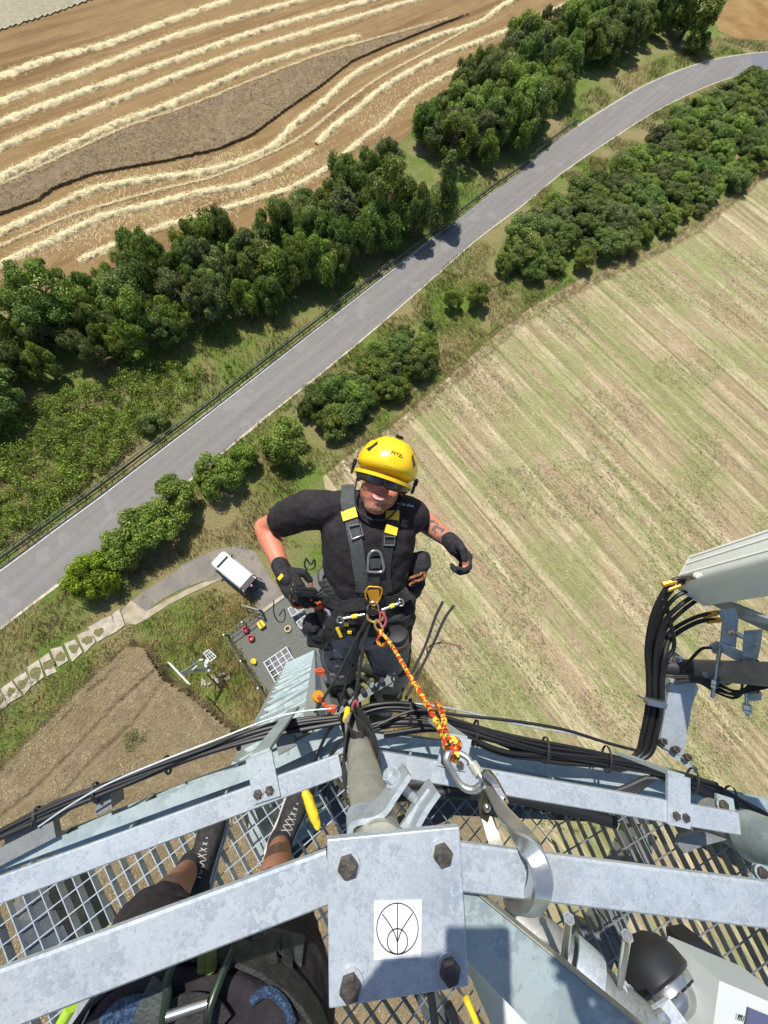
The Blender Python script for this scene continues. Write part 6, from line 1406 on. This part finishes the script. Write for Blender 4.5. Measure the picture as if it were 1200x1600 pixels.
qp('curved_plate', [(1062, 1306, 1.2), (1100, 1300, 1.2), (1136, 1312, 1.2), (1098, 1322, 1.2), (1070, 1334, 1.2), (1060, 1322, 1.2)], .012, M_galvd, ht)
# dark tubes under the right mid rail
for k, (pt, r_) in enumerate((([(600, 1245, 1.55), (680, 1238, 1.5), (780, 1243, 1.5), (880, 1262, 1.5), (960, 1285, 1.5)], .019), ([(610, 1225, 1.55), (680, 1222, 1.5), (760, 1226, 1.5), (860, 1245, 1.5)], .016))):
    cable('conduit', pt, r_, M_blk2 if k else M_blk, ['lower black conduit under the right mid rail', 'upper black conduit under the right mid rail'][k], 'conduit', n=14)
for k in range(5):
    cable('drop_cable', [(820+k*14, 1262+k*2, 1.55), (890+k*9, 1250+k*3, 1.56), (960+k*5, 1236+k*2, 1.55), (1010+k*3, 1215, 1.52)], .009, M_blk2, 'dark cables fanning out beneath the right mid rail', 'cable', 'fan cables')
for k, (pt, r_, mm) in enumerate((([(700, 1570, 1.3), (712, 1600, 1.3), (720, 1680, 1.3)], .011, M_blk), ([(672, 1548, 1.3), (680, 1600, 1.3), (690, 1680, 1.3)], .010, M_blk), ([(728, 1560, 1.35), (745, 1600, 1.35), (760, 1650, 1.35)], .008, M_ytag))):
    cable('hanging_cable', pt, r_, mm, ['right black cable under the mounting plate at the bottom edge', 'left black cable under the mounting plate at the bottom edge', 'yellow cable at the bottom edge beside the ribbed conduit'][k])
# bent black pipes right of the climber's legs
for k, pt in enumerate(([(622, 1090, 1.62), (640, 1058, 1.6), (664, 1010, 1.55), (680, 965, 1.5), (692, 940, 1.47)], [(634, 1092, 1.62), (652, 1056, 1.6), (676, 1008, 1.55), (694, 968, 1.5), (709, 946, 1.47)], [(646, 1060, 1.62), (660, 1040, 1.62), (668, 1022, 1.6), (668, 1012, 1.6), (690, 1004, 1.58), (720, 1010, 1.58)])):
    m = MB(); m.tube([P(*p) for p in pt], .0056 if k < 2 else .004, 8, sm=6); o = m.build('bent_cable', mat('grey_black_rubber', (.05, .05, .052), .55) if k < 2 else M_rust, None, smooth=True); tag(o, ['left one of two stiff grey cables sticking up right of the climber', 'right one of two stiff grey cables sticking up right of the climber', 'thin brown cable branching off behind the two stiff grey cables'][k], 'cable')
# yellow gloves tucked on the grating left of the post
bb = blob('yellow_glove', Q(486, 1262, 1.64), .022, .02, .075, M_ytag, None, .004, 40, ax=(Vector((1, 0, 0)), UP, (Q(478, 1240, 1.6)-Q(492, 1285, 1.6)).normalized()), extra=[]); tag(bb, 'yellow fabric end lying on the grating left of the corner post', 'strap')
# ================================================================ THE PHOTOGRAPHER
ph = thing('person', 'photographer in black shorts and low black canvas shoes standing on the grating', 'person', Q(300, 1400, 1.72))
K = dict(la=Q(292, 1362, 1.60), lk=Q(232, 1452, 1.22), ra=Q(437, 1322, 1.60), rk=Q(425, 1425, 1.20))
K['lh'] = Q(262, 1600, .88); K['rh'] = Q(418, 1600, .88); hipm = (K['lh']+K['rh'])/2
chest = Vector((-.02, -.86, HC-.42)); neck2 = Vector((.0, -.84, HC-.16)); head2 = Vector((.0, -.78, HC+.02))
sl2, sr2 = Vector((-.20, -.86, HC-.24)), Vector((.20, -.84, HC-.22)); el2, er2 = Vector((-.22, -.52, HC-.30)), Vector((.30, -.50, HC-.26)); wl2, wr2 = CAM+RM @ Vector((-.130, -.070, .05)), CAM+RM @ Vector((.17, -.15, .05))
B = Body(); Xw = Vector((1, 0, 0)); Yw = Vector((0, 1, 0))
B.loft([(hipm-UP*.05, Xw, Yw, .15, .10), (hipm+UP*.06, Xw, Yw, .16, .11), (hipm.lerp(chest, .6)-Yw*.05, Xw, Yw, .16, .11), (chest, Xw, Yw, .19, .12), (neck2-UP*.06, Xw, Yw, .14, .08), (neck2, Xw, Yw, .06, .06)])
B.cap(neck2-UP*.04, head2, .055, .055); B.m.ball(head2+UP*.06, .078, .10, .12)
B.chain([K['lh'], K['lk']], [.085, .058]); B.chain([K['rh'], K['rk']], [.085, .058])
for a, b in (('lk', 'la'), ('rk', 'ra')):
    p, q = K[a], K[b]; B.cap(p, p.lerp(q, .3), .054, .056); B.cap(p.lerp(q, .3), q, .056, .034)
for s_, e_, w_ in ((sl2, el2, wl2), (sr2, er2, wr2)): B.chain([s_, e_], [.052, .042]); B.chain([e_, w_], [.042, .028])
hand(B, wl2, RM @ Vector((.8, .6, 0)), RM @ Vector((.8, -.6, 0)), 1, .6); hand(B, wr2, Vector((-.2, .95, 0)), Vector((-.9, 0, .2)), -1, .8)
shoe_dirs = {'l': (Q(340, 1256, 1.70)-Q(306, 1398, 1.70)).normalized(), 'r': (Q(470, 1232, 1.70)-Q(428, 1332, 1.70)).normalized()}
heels = {'l': Q(310, 1392, 1.70), 'r': Q(432, 1330, 1.70)}
for k, an_ in (('l', 'la'), ('r', 'ra')): B.cap(K[an_], heels[k]+shoe_dirs[k]*.05+UP*.045, .034, .030); B.cap(heels[k]+shoe_dirs[k]*.04+UP*.035, heels[k]+shoe_dirs[k]*.19+UP*.018, .024, .012)
B.fuse('body', M_skin2, ph, .008, 3)
B = Body(); B.loft([(hipm-UP*.14, Xw, Yw, .14, .09), (hipm, Xw, Yw, .185, .13), (hipm+UP*.12, Xw, Yw, .18, .125)])
B.cap(K['lh'], K['lk'].lerp(K['lh'], .12), .11, .088); B.cap(K['rh'], K['rk'].lerp(K['rh'], .08), .11, .088)
sh_ = B.fuse('shorts', M_tee, ph, .008, 3, wrinkle(.006, 12, 30))
B = Body(); B.loft([(hipm+UP*.06, Xw, Yw, .175, .125), (hipm.lerp(chest, .6)-Yw*.05, Xw, Yw, .18, .13), (chest, Xw, Yw, .205, .135), (neck2-UP*.06, Xw, Yw, .15, .09), (neck2-UP*.02, Xw, Yw, .07, .07)])
B.cap(sl2, sl2.lerp(el2, .5), .065, .06); B.cap(sr2, sr2.lerp(er2, .5), .065, .06); tee2 = B.fuse('tshirt', M_tee, ph, .009, 2)
B = Body(); B.m.ball(head2+UP*.09, .11, .135, .09); B.fuse('helmet', M_plast, ph, .01, 2)
M_lace = mat('grey_white_lace', (.36, .35, .33), .8)
M_canvas = cloth('black_canvas', (.018, .018, .018), (.035, .034, .033), 60); M_sole = mat('white_rubber', (.55, .53, .48), .6, var=(.38, .36, .32), scale=30)
for k in ('l', 'r'):
    d = shoe_dirs[k]; s_ = d.cross(UP).normalized(); h0 = heels[k]; t = bpy.data.objects.new('shoe', None)
    foot = [(-.03, .022), (-.015, .034), (.03, .036), (.09, .035), (.15, .043), (.20, .046), (.235, .041), (.258, .026), (.266, .010)]
    m = MB(); out = [h0+d*x+s_*(w_+.007) for x, w_ in foot]+[h0+d*x-s_*(w_+.007) for x, w_ in foot[::-1]]
    m.plate([p+UP*.004 for p in out], UP, .028); B = Body()
    B.loft([(h0+d*x+UP*z, s_, UP, w_, hh) for x, w_, z, hh in ((-.027, .014, .04, .02), (-.018, .032, .045, .050), (.03, .037, .050, .058), (.08, .037, .048, .054), (.13, .041, .040, .044), (.19, .044, .032, .034), (.235, .038, .026, .028), (.258, .018, .022, .018))])
    B.cap(h0+d*.035+UP*.04, K['la' if k == 'l' else 'ra']-UP*.035, .043, .042)
    shoe = B.fuse('shoe', M_canvas, ph, .005, 3); sole = m.build('sole', M_sole, shoe)
    for j in range(7):
        x = .080+.014*j; z = .103-.0056*j
        for sg in (-1, 1):
            m = MB(); m.tube([h0+d*(x)+s_*.017*sg+UP*(z-.004), h0+d*(x+.009)+UP*(z+.001), h0+d*(x+.012)-s_*.017*sg+UP*(z-.008)], .0013, 6, sm=3); m.build('lace', M_lace, shoe)
    m = MB(); m.tube([h0+d*x+s_*(w_+.001)*(1 if k == 'l' else 1)+UP*z for x, w_, z in ((.0, .036, .03), (.05, .038, .045), (.10, .038, .028), (.16, .044, .026))], .003, 6, sm=4); m.build('side_stripe', M_fine, shoe)
    B = Body(); B.cap(K['la' if k == 'l' else 'ra']-UP*.04, K['la' if k == 'l' else 'ra']+(K['lk' if k == 'l' else 'rk']-K['la' if k == 'l' else 'ra']).normalized()*.005, .040, .040); B.fuse('sock', M_pantb, ph, .005, 1)
# photographer's harness gear
onp = caster(sh_, tee2)
hb2 = bpy.data.objects.new('x', None); bpy.data.objects.remove(hb2)
w0 = hipm+UP*.09; m = MB(); m.sweep([w0+Xw*.192*math.cos(t)+Yw*.14*math.sin(t) for t in np.linspace(0, 6.283, 33)], [(-.003, -.024), (.003, -.024), (.003, .024), (-.003, .024)], UP); hn2 = m.build('harness', M_webb, ph)
strap('thigh_strap', [(395, 1480), (420, 1478), (445, 1484), (470, 1492)], .05, M_web, hn2, cast=onp, off=.006)
for k in range(3): strap('elastic_loop', [(400+22*k, 1472), (396+22*k, 1490), (398+22*k, 1520)], .018, M_webb, hn2, cast=onp, off=.010)
strap('front_strap', [(262, 1590), (285, 1566), (305, 1560), (330, 1566), (350, 1590)], .034, M_webb, hn2, cast=onp, off=.012)
strap('riser', [(232, 1596), (240, 1565), (258, 1535)], .034, M_web, hn2, cast=onp, off=.012)
cb2 = thing('large_carabiner', 'large dark carabiner with a bright bar and green rope at the belt of the photographer', 'carabiner', P(320, 1530, .80))
loop('frame', [(268, 1566), (276, 1538), (272, 1522), (284, 1508), (306, 1502), (338, 1500), (352, 1508), (350, 1522), (338, 1545), (332, 1566)], .0062, mat('olive_anodised', (.03, .045, .03), .35, .5), cb2, cast=onp, off=.03, closed=False)
m = MB(); m.tube([onp(276, 1549, .034)[0], onp(334, 1543, .034)[0]], .0058, 12); m.build('gate_bar', M_chrome, cb2, smooth=True)
for k in range(2):
    m = MB(); m.tube([onp(312+14*k, 1478, .01)[0], onp(311+14*k, 1498, .04)[0], onp(312+14*k, 1512, .042)[0], onp(316+12*k, 1524, .012)[0]], .0085, 10, sm=5); m.build('green_rope', mat('olive_rope', (.13, .17, .03), .8, bump=.6, bscale=300), cb2, smooth=True)
M_olive = mat('yellow_green_webbing', (.26, .30, .06), .8, var=(.34, .38, .09), scale=60, bump=.4, bscale=250)
m = MB(); m.sweep([P(150, 1478, 1.0), P(175, 1452, 1.02), P(200, 1432, 1.05), P(214, 1436, 1.05), P(232, 1446, 1.0), P(250, 1444, .98)], [(-.013, -.003), (.013, -.003), (.013, .003), (-.013, .003)], -VIEW, sm=6); o = m.build('green_lanyard', M_olive); tag(o, 'yellow green lanyard loop beside the left knee of the photographer', 'lanyard')
M_blue = mat('blue_rope', (.010, .022, .055), .8, var=(.03, .075, .15), scale=260, ramp=(.45, .6), bump=.5, bscale=300)
for k, pt in enumerate(([(165, 1590, .74), (190, 1566, .73), (225, 1556, .72), (262, 1556, .74)], [(168, 1600, .74), (200, 1575, .73), (235, 1566, .72), (265, 1566, .74)], [(390, 1560, .74), (415, 1556, .72), (440, 1570, .72), (455, 1600, .73)], [(180, 1610, .74), (210, 1586, .72), (240, 1578, .72), (266, 1578, .74)])):
    m = MB(); m.tube([onp(p[0], p[1], .008)[0] for p in pt], .0062, 9, sm=6); o = m.build('blue_rope', M_blue, None, smooth=True); tag(o, 'blue rope coils at the waist of the photographer', 'rope', 'blue rope coils')
m = MB(); m.tube([P(96, 1600, .85), P(112, 1572, .85)], .012, 12); o = m.build('green_marker', mat('lime_plastic', (.32, .52, .03), .4)); tag(o, 'lime green tool handle at the bottom edge, left of the blue rope', 'tool handle')
B = Body(); B.cap(P(150, 1600, .9), P(135, 1560, .95), .03, .02); B.cap(P(115, 1600, .92), P(140, 1570, .95), .02, .02); o = B.fuse('pouch', M_pant, None, .006, 2); tag(o, 'grey green pouch hanging at the left hip of the photographer', 'pouch')
# the phone that takes the picture (just behind the lens) throws the rectangular shadow on the plate
t = thing('phone', 'black smartphone held over the railing, seen only by its shadow on the plate', 'phone', CAM+RM @ Vector((.024, -.06, .012)))
m = MB(); m.box(CAM+RM @ Vector((.008, -.060, .012)), RM @ Vector((1, 0, 0)), RM @ Vector((0, 1, 0)), RM @ Vector((0, 0, 1)), .076, .15, .008, bev=.003); m.build('casing', M_plast, t)
# ================================================================ DOWN ON THE GROUND
def gq(x, y, z=0): return W(x, y, z)
# white van
vc, vf = gq(402, 922), gq(343, 874); vd = (vf-vc).normalized(); vs = Vector((-vd.y, vd.x, 0)); 
if vs.dot(gq(363, 862)-vf) < 0: vs = -vs
vo = gq(352, 882)-vs*0.0; van = thing('parked_van', 'white van with its tailgate open on the gravel beside the compound', 'van', gq(375, 900))
M_van = mat('white_car_paint', (.70, .71, .72), .28, var=(.66, .67, .68), scale=2, spec=.6); M_gls = mat('car_glass', (.02, .035, .035), .08, spec=.8); M_tyre = mat('tyre', (.015, .015, .015), .8)
rearc = gq(390, 905); o_ = gq(369, 895)
def vp(x, y, z): return o_+vd*x*.84+vs*y*.88+UP*z*.9
def vsec(x, z0, z1, w0, w1): return [vp(x, -w0, z0), vp(x, w0, z0), vp(x, w0, z0+(z1-z0)*.55), vp(x, w1, z1-.08), vp(x, w1-.1, z1), vp(x, -w1+.1, z1), vp(x, -w1, z1-.08), vp(x, -w0, z0+(z1-z0)*.55)]
secs = [vsec(2.45, .45, .85, .78, .70), vsec(2.3, .3, 1.0, .90, .80), vsec(1.75, .3, 1.18, .95, .84), vsec(1.05, .3, 1.88, .95, .80), vsec(.6, .3, 1.95, .95, .82), vsec(-2.0, .3, 1.95, .95, .82)]
m = MB(); V = [p for s_ in secs for p in s_]; F = []
for i in range(len(secs)-1):
    for k in range(8): F.append((i*8+k, i*8+(k+1) % 8, (i+1)*8+(k+1) % 8, (i+1)*8+k))
F.append(tuple(range(8)))
m.add(V, F); vb = m.build('body', M_van, van)
m = MB(); m.plate([vp(-2.0, -.9, .5), vp(-2.0, .9, .5), vp(-2.0, .8, 1.85), vp(-2.0, -.8, 1.85)], -vd, .02); m.build('load_area', M_blk2, van)
m = MB(); m.plate([vp(1.70, -.76, 1.225), vp(1.70, .76, 1.225), vp(1.10, .68, 1.845), vp(1.10, -.68, 1.845)], vd+UP, .02); m.build('windscreen', M_gls, van)
for sg in (-1, 1):
    m = MB(); m.plate([vp(1.3, .955*sg, 1.15), vp(.4, .955*sg, 1.15), vp(.4, .86*sg, 1.68), vp(.95, .86*sg, 1.68)], vs*sg, .01); m.build('side_window', M_gls, van)
    m = MB(); m.box(vp(1.25, 1.06*sg, 1.15), vd, vs, UP, .12, .22, .16, bev=.03); m.build('wing_mirror', M_blk2, van)
    for x in (1.55, -1.35):
        m = MB(); m.lathe(vp(x, .80*sg, .34), vs*sg, [(.20, 0), (.33, .01), (.34, .08), (.33, .16), (.2, .17)], 22); m.build('wheel', M_tyre, van, smooth=True)
    m = MB(); m.box(vp(2.36, .62*sg, .78), vd, vs, UP, .1, .28, .16, bev=.03); m.build('headlight', M_chrome, van)
    m = MB(); m.bar(vp(.5, .66*sg, 1.99), vp(-1.8, .66*sg, 1.99), .05, .05); m.build('roof_rail', M_van, van)
for x in (.2, -.5, -1.2): m = MB(); m.bar(vp(x, -.72, 1.965), vp(x, .72, 1.965), .03, .02); m.build('roof_seam', M_van, van)
m = MB(); m.plate([vp(-2.02, -.78, 1.93), vp(-2.02, .78, 1.93), vp(-2.62, .70, 2.05), vp(-2.62, -.70, 2.05)][0:4], UP, .05); tg = m.build('tailgate_glass_frame', M_blk2, van)
m = MB(); m.box(vp(-2.25, .80, 1.7), vd, vs, UP, .5, .09, .1, bev=.02); m.box(vp(-2.25, -.80, 1.7), vd, vs, UP, .5, .09, .1, bev=.02); m.build('door_edge', M_van, van)
for sg in (-1, 1): m = MB(); m.plate([vp(-2.0, .88*sg, .4), vp(-2.9, 1.1*sg, .4), vp(-2.9, 1.05*sg, 1.8), vp(-2.0, .82*sg, 1.8)], vs*sg, .05); m.build('rear_door', M_blk2, van)
# person by the van (pink cap)
pc_ = gq(401, 921); pv = thing('person', 'tiny person with pink cap and dark clothes behind the open white van', 'person', pc_)
B = Body()
B.chain([pc_+vs*.1+UP*.06, pc_+vs*.09+UP*.48, pc_+vs*.08+UP*.9], [.06, .07, .09]); B.chain([pc_-vs*.1+UP*.06, pc_-vs*.09+UP*.48, pc_-vs*.08+UP*.9], [.06, .07, .09])
B.loft([(pc_+UP*.85, vs, vd, .16, .11), (pc_+UP*1.1+vd*.05, vs, vd, .16, .12), (pc_+UP*1.38+vd*.12, vs, vd, .21, .13), (pc_+UP*1.48+vd*.14, vs, vd, .1, .08)])
for sg in (-1, 1): B.chain([pc_+vs*.21*sg+UP*1.38+vd*.12, pc_+vs*.26*sg+UP*1.12+vd*.2, pc_+vs*.2*sg+UP*1.02+vd*.42], [.055, .045, .035])
hdp = pc_+UP*1.6+vd*.17; B.cap(pc_+UP*1.45+vd*.13, hdp, .06, .06); B.m.ball(hdp+UP*.03, .085, .1, .12); B.fuse('body', M_skin2, pv, .025, 2)
B = Body(); B.loft([(pc_+UP*.85, vs, vd, .19, .14), (pc_+UP*1.1+vd*.05, vs, vd, .19, .15), (pc_+UP*1.38+vd*.12, vs, vd, .24, .16), (pc_+UP*1.47+vd*.14, vs, vd, .12, .10)])
for sg in (-1, 1): B.cap(pc_+vs*.2*sg+UP*1.38+vd*.12, pc_+vs*.25*sg+UP*1.15+vd*.19, .075, .065)
B.fuse('shirt', mat('navy_cloth', (.02, .025, .06), .9), pv, .025, 2)
B = Body(); B.chain([pc_+vs*.1+UP*.12, pc_+vs*.08+UP*.9], [.08, .12]); B.chain([pc_-vs*.1+UP*.12, pc_-vs*.08+UP*.9], [.08, .12]); B.fuse('trousers', M_pantb, pv, .025, 2)
B = Body(); B.m.ball(hdp+UP*.09, .12, .13, .09); B.m.ball(hdp+UP*.07+vd*.12, .08, .09, .02); B.fuse('cap', mat('pink_cloth', (.62, .16, .26), .8), pv, .015, 2)
# compound: fence, gate, boxes, frames
M_fence = mat('dark_green_fence', (.05, .055, .045), .6, .3, var=(.10, .10, .09), scale=3)
M_wire = M_fence
def fence(name, pts, label, h=1.5, step=2.0):
    t = thing(name, label, 'fence', pts[0]); m = MB()
    for a, b in zip(pts, pts[1:]):
        for z in (h, h*.5, .12): m.bar(a+UP*z, b+UP*z, .05 if z == h else .03, .05)
        n = max(1, int((b-a).length/.25))
        for i in range(n+1): p = a.lerp(b, i/n); m.bar(p+UP*.1, p+UP*h, .008, .008, Vector((1, 0, 0)))
    m.build('mesh_panel', M_fence, t)
    for a, b in zip(pts, pts[1:]):
        n = max(1, int((b-a).length/step))
        for i in range(n+1):
            p = a.lerp(b, i/n); m = MB(); m.bar(p, p+UP*(h+.1), .08, .08, Vector((1, 0, 0))); po = m.build('post', M_fence, t); m = MB(); m.box(p+UP*(h+.12), (1, 0, 0), (0, 1, 0), (0, 0, 1), .11, .11, .04); m.build('post_cap', M_fine, po)
    return t
e_ = .12
cA, cB = c0-u1*.1-u2*.1, c0+u1*7.6-u2*.1; cN = c0-u1*.1+u2*3.2
fence('compound_fence', [cB, cA], 'low dark fence along the left side of the gravel compound')
fence('compound_fence', [cA, cN], 'short dark fence piece from the corner to the compound gate', 1.4, 1.6)
gt = thing('compound_gate', 'open metal gate leaf beside the pale threshold of the compound', 'gate', cN)
m = MB(); q = [cN, cN-u1*1.2-u2*.9]
for z in (.15, .8, 1.4): m.bar(q[0]+UP*z, q[1]+UP*z, .06, .06)
m.bar(q[1]+UP*.1, q[1]+UP*1.45, .06, .06, Vector((1, 0, 0))); m.build('leaf', M_galvd, gt); m = MB(); m.bar(cN, cN+UP*1.6, .14, .14, Vector((1, 0, 0))); m.build('gate_post', M_fence, gt)
m = MB(); m.box((cN+c0+u2*7)/2+UP*.06, u2, u1, UP, 4.0, .3, .12, bev=.02); o = m.build('threshold', M_conc); tag(o, 'pale concrete threshold strip at the compound entrance', 'kerb')
M_rbag = mat('dark_red_bag', (.26, .02, .025), .7, var=(.36, .04, .04), scale=8)
def prop(kind, px, py, label):
    c = gq(px, py)
    if kind == 'crate':
        t = thing('yellow_case', label, 'case', c); m = MB(); m.box(c+UP*.22, u1, u2, UP, .62, .52, .42, bev=.04); m.build('body', M_yel, t); m = MB(); m.box(c+UP*.445, u1, u2, UP, .5, .1, .03, bev=.01); m.build('handle', M_blk2, t)
    if kind == 'coil':
        t = thing('red_rope_bag', label, 'rope bag', c); m = MB(); m.lathe(c+UP*.02, UP, [(.27, 0), (.30, .15), (.28, .32), (.2, .34), (.12, .2), (.02, .18)], 18); m.build('bag', M_rbag, t, smooth=True); m = MB(); m.tube([c+UP*.35+Vector((.2*math.cos(a), .2*math.sin(a), .02*math.sin(3*a))) for a in np.linspace(0, 6.28, 14)], .03, 6); m.build('rim', M_rbag, t, smooth=True)
        m = MB(); m.box(c+UP*.36+u1*.1, u1, u2, UP, .1, .08, .05, bev=.01); m.build('tag', M_fine, t)
    if kind == 'ringbag':
        t = thing('tan_rope_coil', label, 'rope coil', c)
        for k in range(4): m = MB(); m.tube([c+UP*(.06+.05*k)+Vector(((.26-.01*k)*math.cos(a), (.26-.01*k)*math.sin(a), 0)) for a in np.linspace(0, 6.28, 22)], .05, 8); m.build('turn', mat('tan_rope', (.45, .30, .14), .8, var=(.6, .45, .25), scale=40), t, smooth=True)
    if kind == 'ybag':
        t = thing('yellow_bag', label, 'bag', c); B = Body(); B.m.ball(c+UP*.2, .26, .22, .2); B.m.ball(c+UP*.25+u1*.15, .15, .14, .16); B.fuse('body', M_yel, t, .03, 2, wrinkle(.02, 5, 12)); m = MB(); m.tube([c+UP*.3-u1*.2, c+UP*.5, c+UP*.3+u1*.2], .02, 6, sm=4); m.build('strap', M_blk2, t)
prop('crate', 409, 976, 'square yellow case standing near the compound gate')
prop('coil', 385, 984, 'red rope bag in the compound corner, nearer the fence'); prop('coil', 393, 997, 'red rope bag with white tag, further into the compound')
prop('ringbag', 450, 983, 'tan coil of rope lying alone on the gravel'); prop('ybag', 397, 1033, 'small yellow bag beside the left compound fence')
# white frame racks with grey panels
M_white = mat('white_metal', (.62, .64, .65), .5, var=(.54, .56, .57), scale=5); M_gpan = mat('grey_panel', (.10, .105, .115), .4, var=(.14, .145, .15), scale=2)
def rack(corners, nu, nv, z, label, holes):
    a, b, c, d = [gq(*p, z) for p in corners]; t = thing('white_frame', label, 'frame', Vector((a.x, a.y, 0)))
    def pt(u, v): return (a*(1-u)+b*u)*(1-v)+(d*(1-u)+c*u)*v
    m = MB()
    for i in range(nu+1): m.bar(pt(i/nu, 0), pt(i/nu, 1), .05, .04)
    for j in range(nv+1): m.bar(pt(0, j/nv)+UP*.003, pt(1, j/nv)+UP*.003, .05, .04)
    m.build('grid', M_white, t)
    for p in (a, b, c, d): m = MB(); m.bar(Vector((p.x, p.y, 0)), p, .05, .05, Vector((1, 0, 0))); m.build('leg', M_white, t)
    for i, j in holes: m = MB(); m.plate([pt((i+.08)/nu, (j+.08)/nv)-UP*.03, pt((i+.92)/nu, (j+.08)/nv)-UP*.03, pt((i+.92)/nu, (j+.92)/nv)-UP*.03, pt((i+.08)/nu, (j+.92)/nv)-UP*.03], UP, .02); m.build('panel', M_gpan, t)
rack([(412, 1035), (447, 1011), (466, 1042), (430, 1066)], 4, 4, 1.6, 'large white metal frame with grey panels on the compound gravel', [(1, 1), (2, 1), (3, 1), (1, 2), (2, 2), (3, 2), (1, 3), (2, 0)])
rack([(450, 951), (468, 943), (474, 952), (456, 963)], 2, 1, 1.2, 'small white framed panel below the orange cloth, topmost', [(0, 0), (1, 0)])
rack([(463, 972), (476, 962), (484, 974), (470, 982)], 2, 1, 1.2, 'small white framed panel half hidden behind the black pouch', [(0, 0), (1, 0)])
# small antenna mast in the meadow
ms = thing('antenna_mast', 'small galvanised mast with crossed antennas on rusty poles in the meadow', 'mast', gq(352, 1075))
mb_ = gq(350, 1078); tp = 3.8
for dx in (0, .5):
    b0 = mb_+Vector((dx-.2, .25*dx, 0)); b1 = gq(322+dx*22, 1052-dx*6, tp*.55); m = MB(); m.tube([b0, b0.lerp(b1, .5), b1], .075, 10); m.build('pole', M_rust, ms, smooth=True)
a, b = gq(262, 1034, tp+1.2), gq(294, 1068, tp+1.2)
for k in (0, .12): m = MB(); m.bar(a+UP*k+Vector((k*1.6, 0, 0)), b+UP*k+Vector((k*1.6, 0, 0)), .06, .04); m.build('crossbar', M_white, ms)
m = MB(); m.bar(gq(278, 1052, tp+1.1), gq(328, 1044, tp*.6), .18, .12); m.build('boom', M_galvd, ms); m = MB(); m.bar(gq(284, 1050, tp+.9), gq(312, 1032, tp*.6), .06, .06); m.bar(gq(298, 1030, tp+.2), gq(320, 1046, tp*.6), .06, .06); m.bar(gq(300, 1047, tp), gq(308, 1040, tp), .1, .1); m.build('brace', M_galv, ms)
m = MB(); c_ = gq(320, 1040, tp*.7); 
for i in range(6): m = MB(); m.box(c_+Vector((rnd.uniform(-.4, .4), rnd.uniform(-.4, .4), rnd.uniform(-.3, .3))), (1, rnd.uniform(-.5, .5), 0), (0, 1, 0), (0, 0, 1), .3, .16, .2, bev=.02); m.build('radio_unit', M_galv, ms)
m = MB(); q = [gq(318, 1020, tp*.7), gq(326, 1015, tp*.7), gq(338, 1026, tp*.7), gq(328, 1034, tp*.7)]
for i in range(4): m.bar(q[i], q[(i+1) % 4], .05, .05)
for k in (.33, .66): m.bar(q[0].lerp(q[1], k), q[3].lerp(q[2], k), .03, .03); m.bar(q[0].lerp(q[3], k), q[1].lerp(q[2], k), .03, .03)
m.build('work_cage', M_white, ms)
for px, py, r_ in ((322, 1066, .45), (352, 1056, .4), (334, 1062, .3)):
    for k in range(5):
        p = gq(px+rnd.uniform(-6, 6), py+rnd.uniform(-4, 4)); m = MB(); m.box(p+UP*.08, (1, rnd.uniform(-1, 1), 0), (0, 1, .2), (0, 0, 1), .32, .22, .18, bev=.04); o = m.build('rubble', M_conc); tag(o, 'pale concrete rubble lying at the foot of the small mast', 'rubble', 'rubble at the mast')
# small ground details: white marker stones by the road
for px, py, lb in ((742, 168, 'white marker stone on the verge beside the bend, lower one'), (775, 138, 'white marker stone on the verge beside the bend, upper one')):
    pass
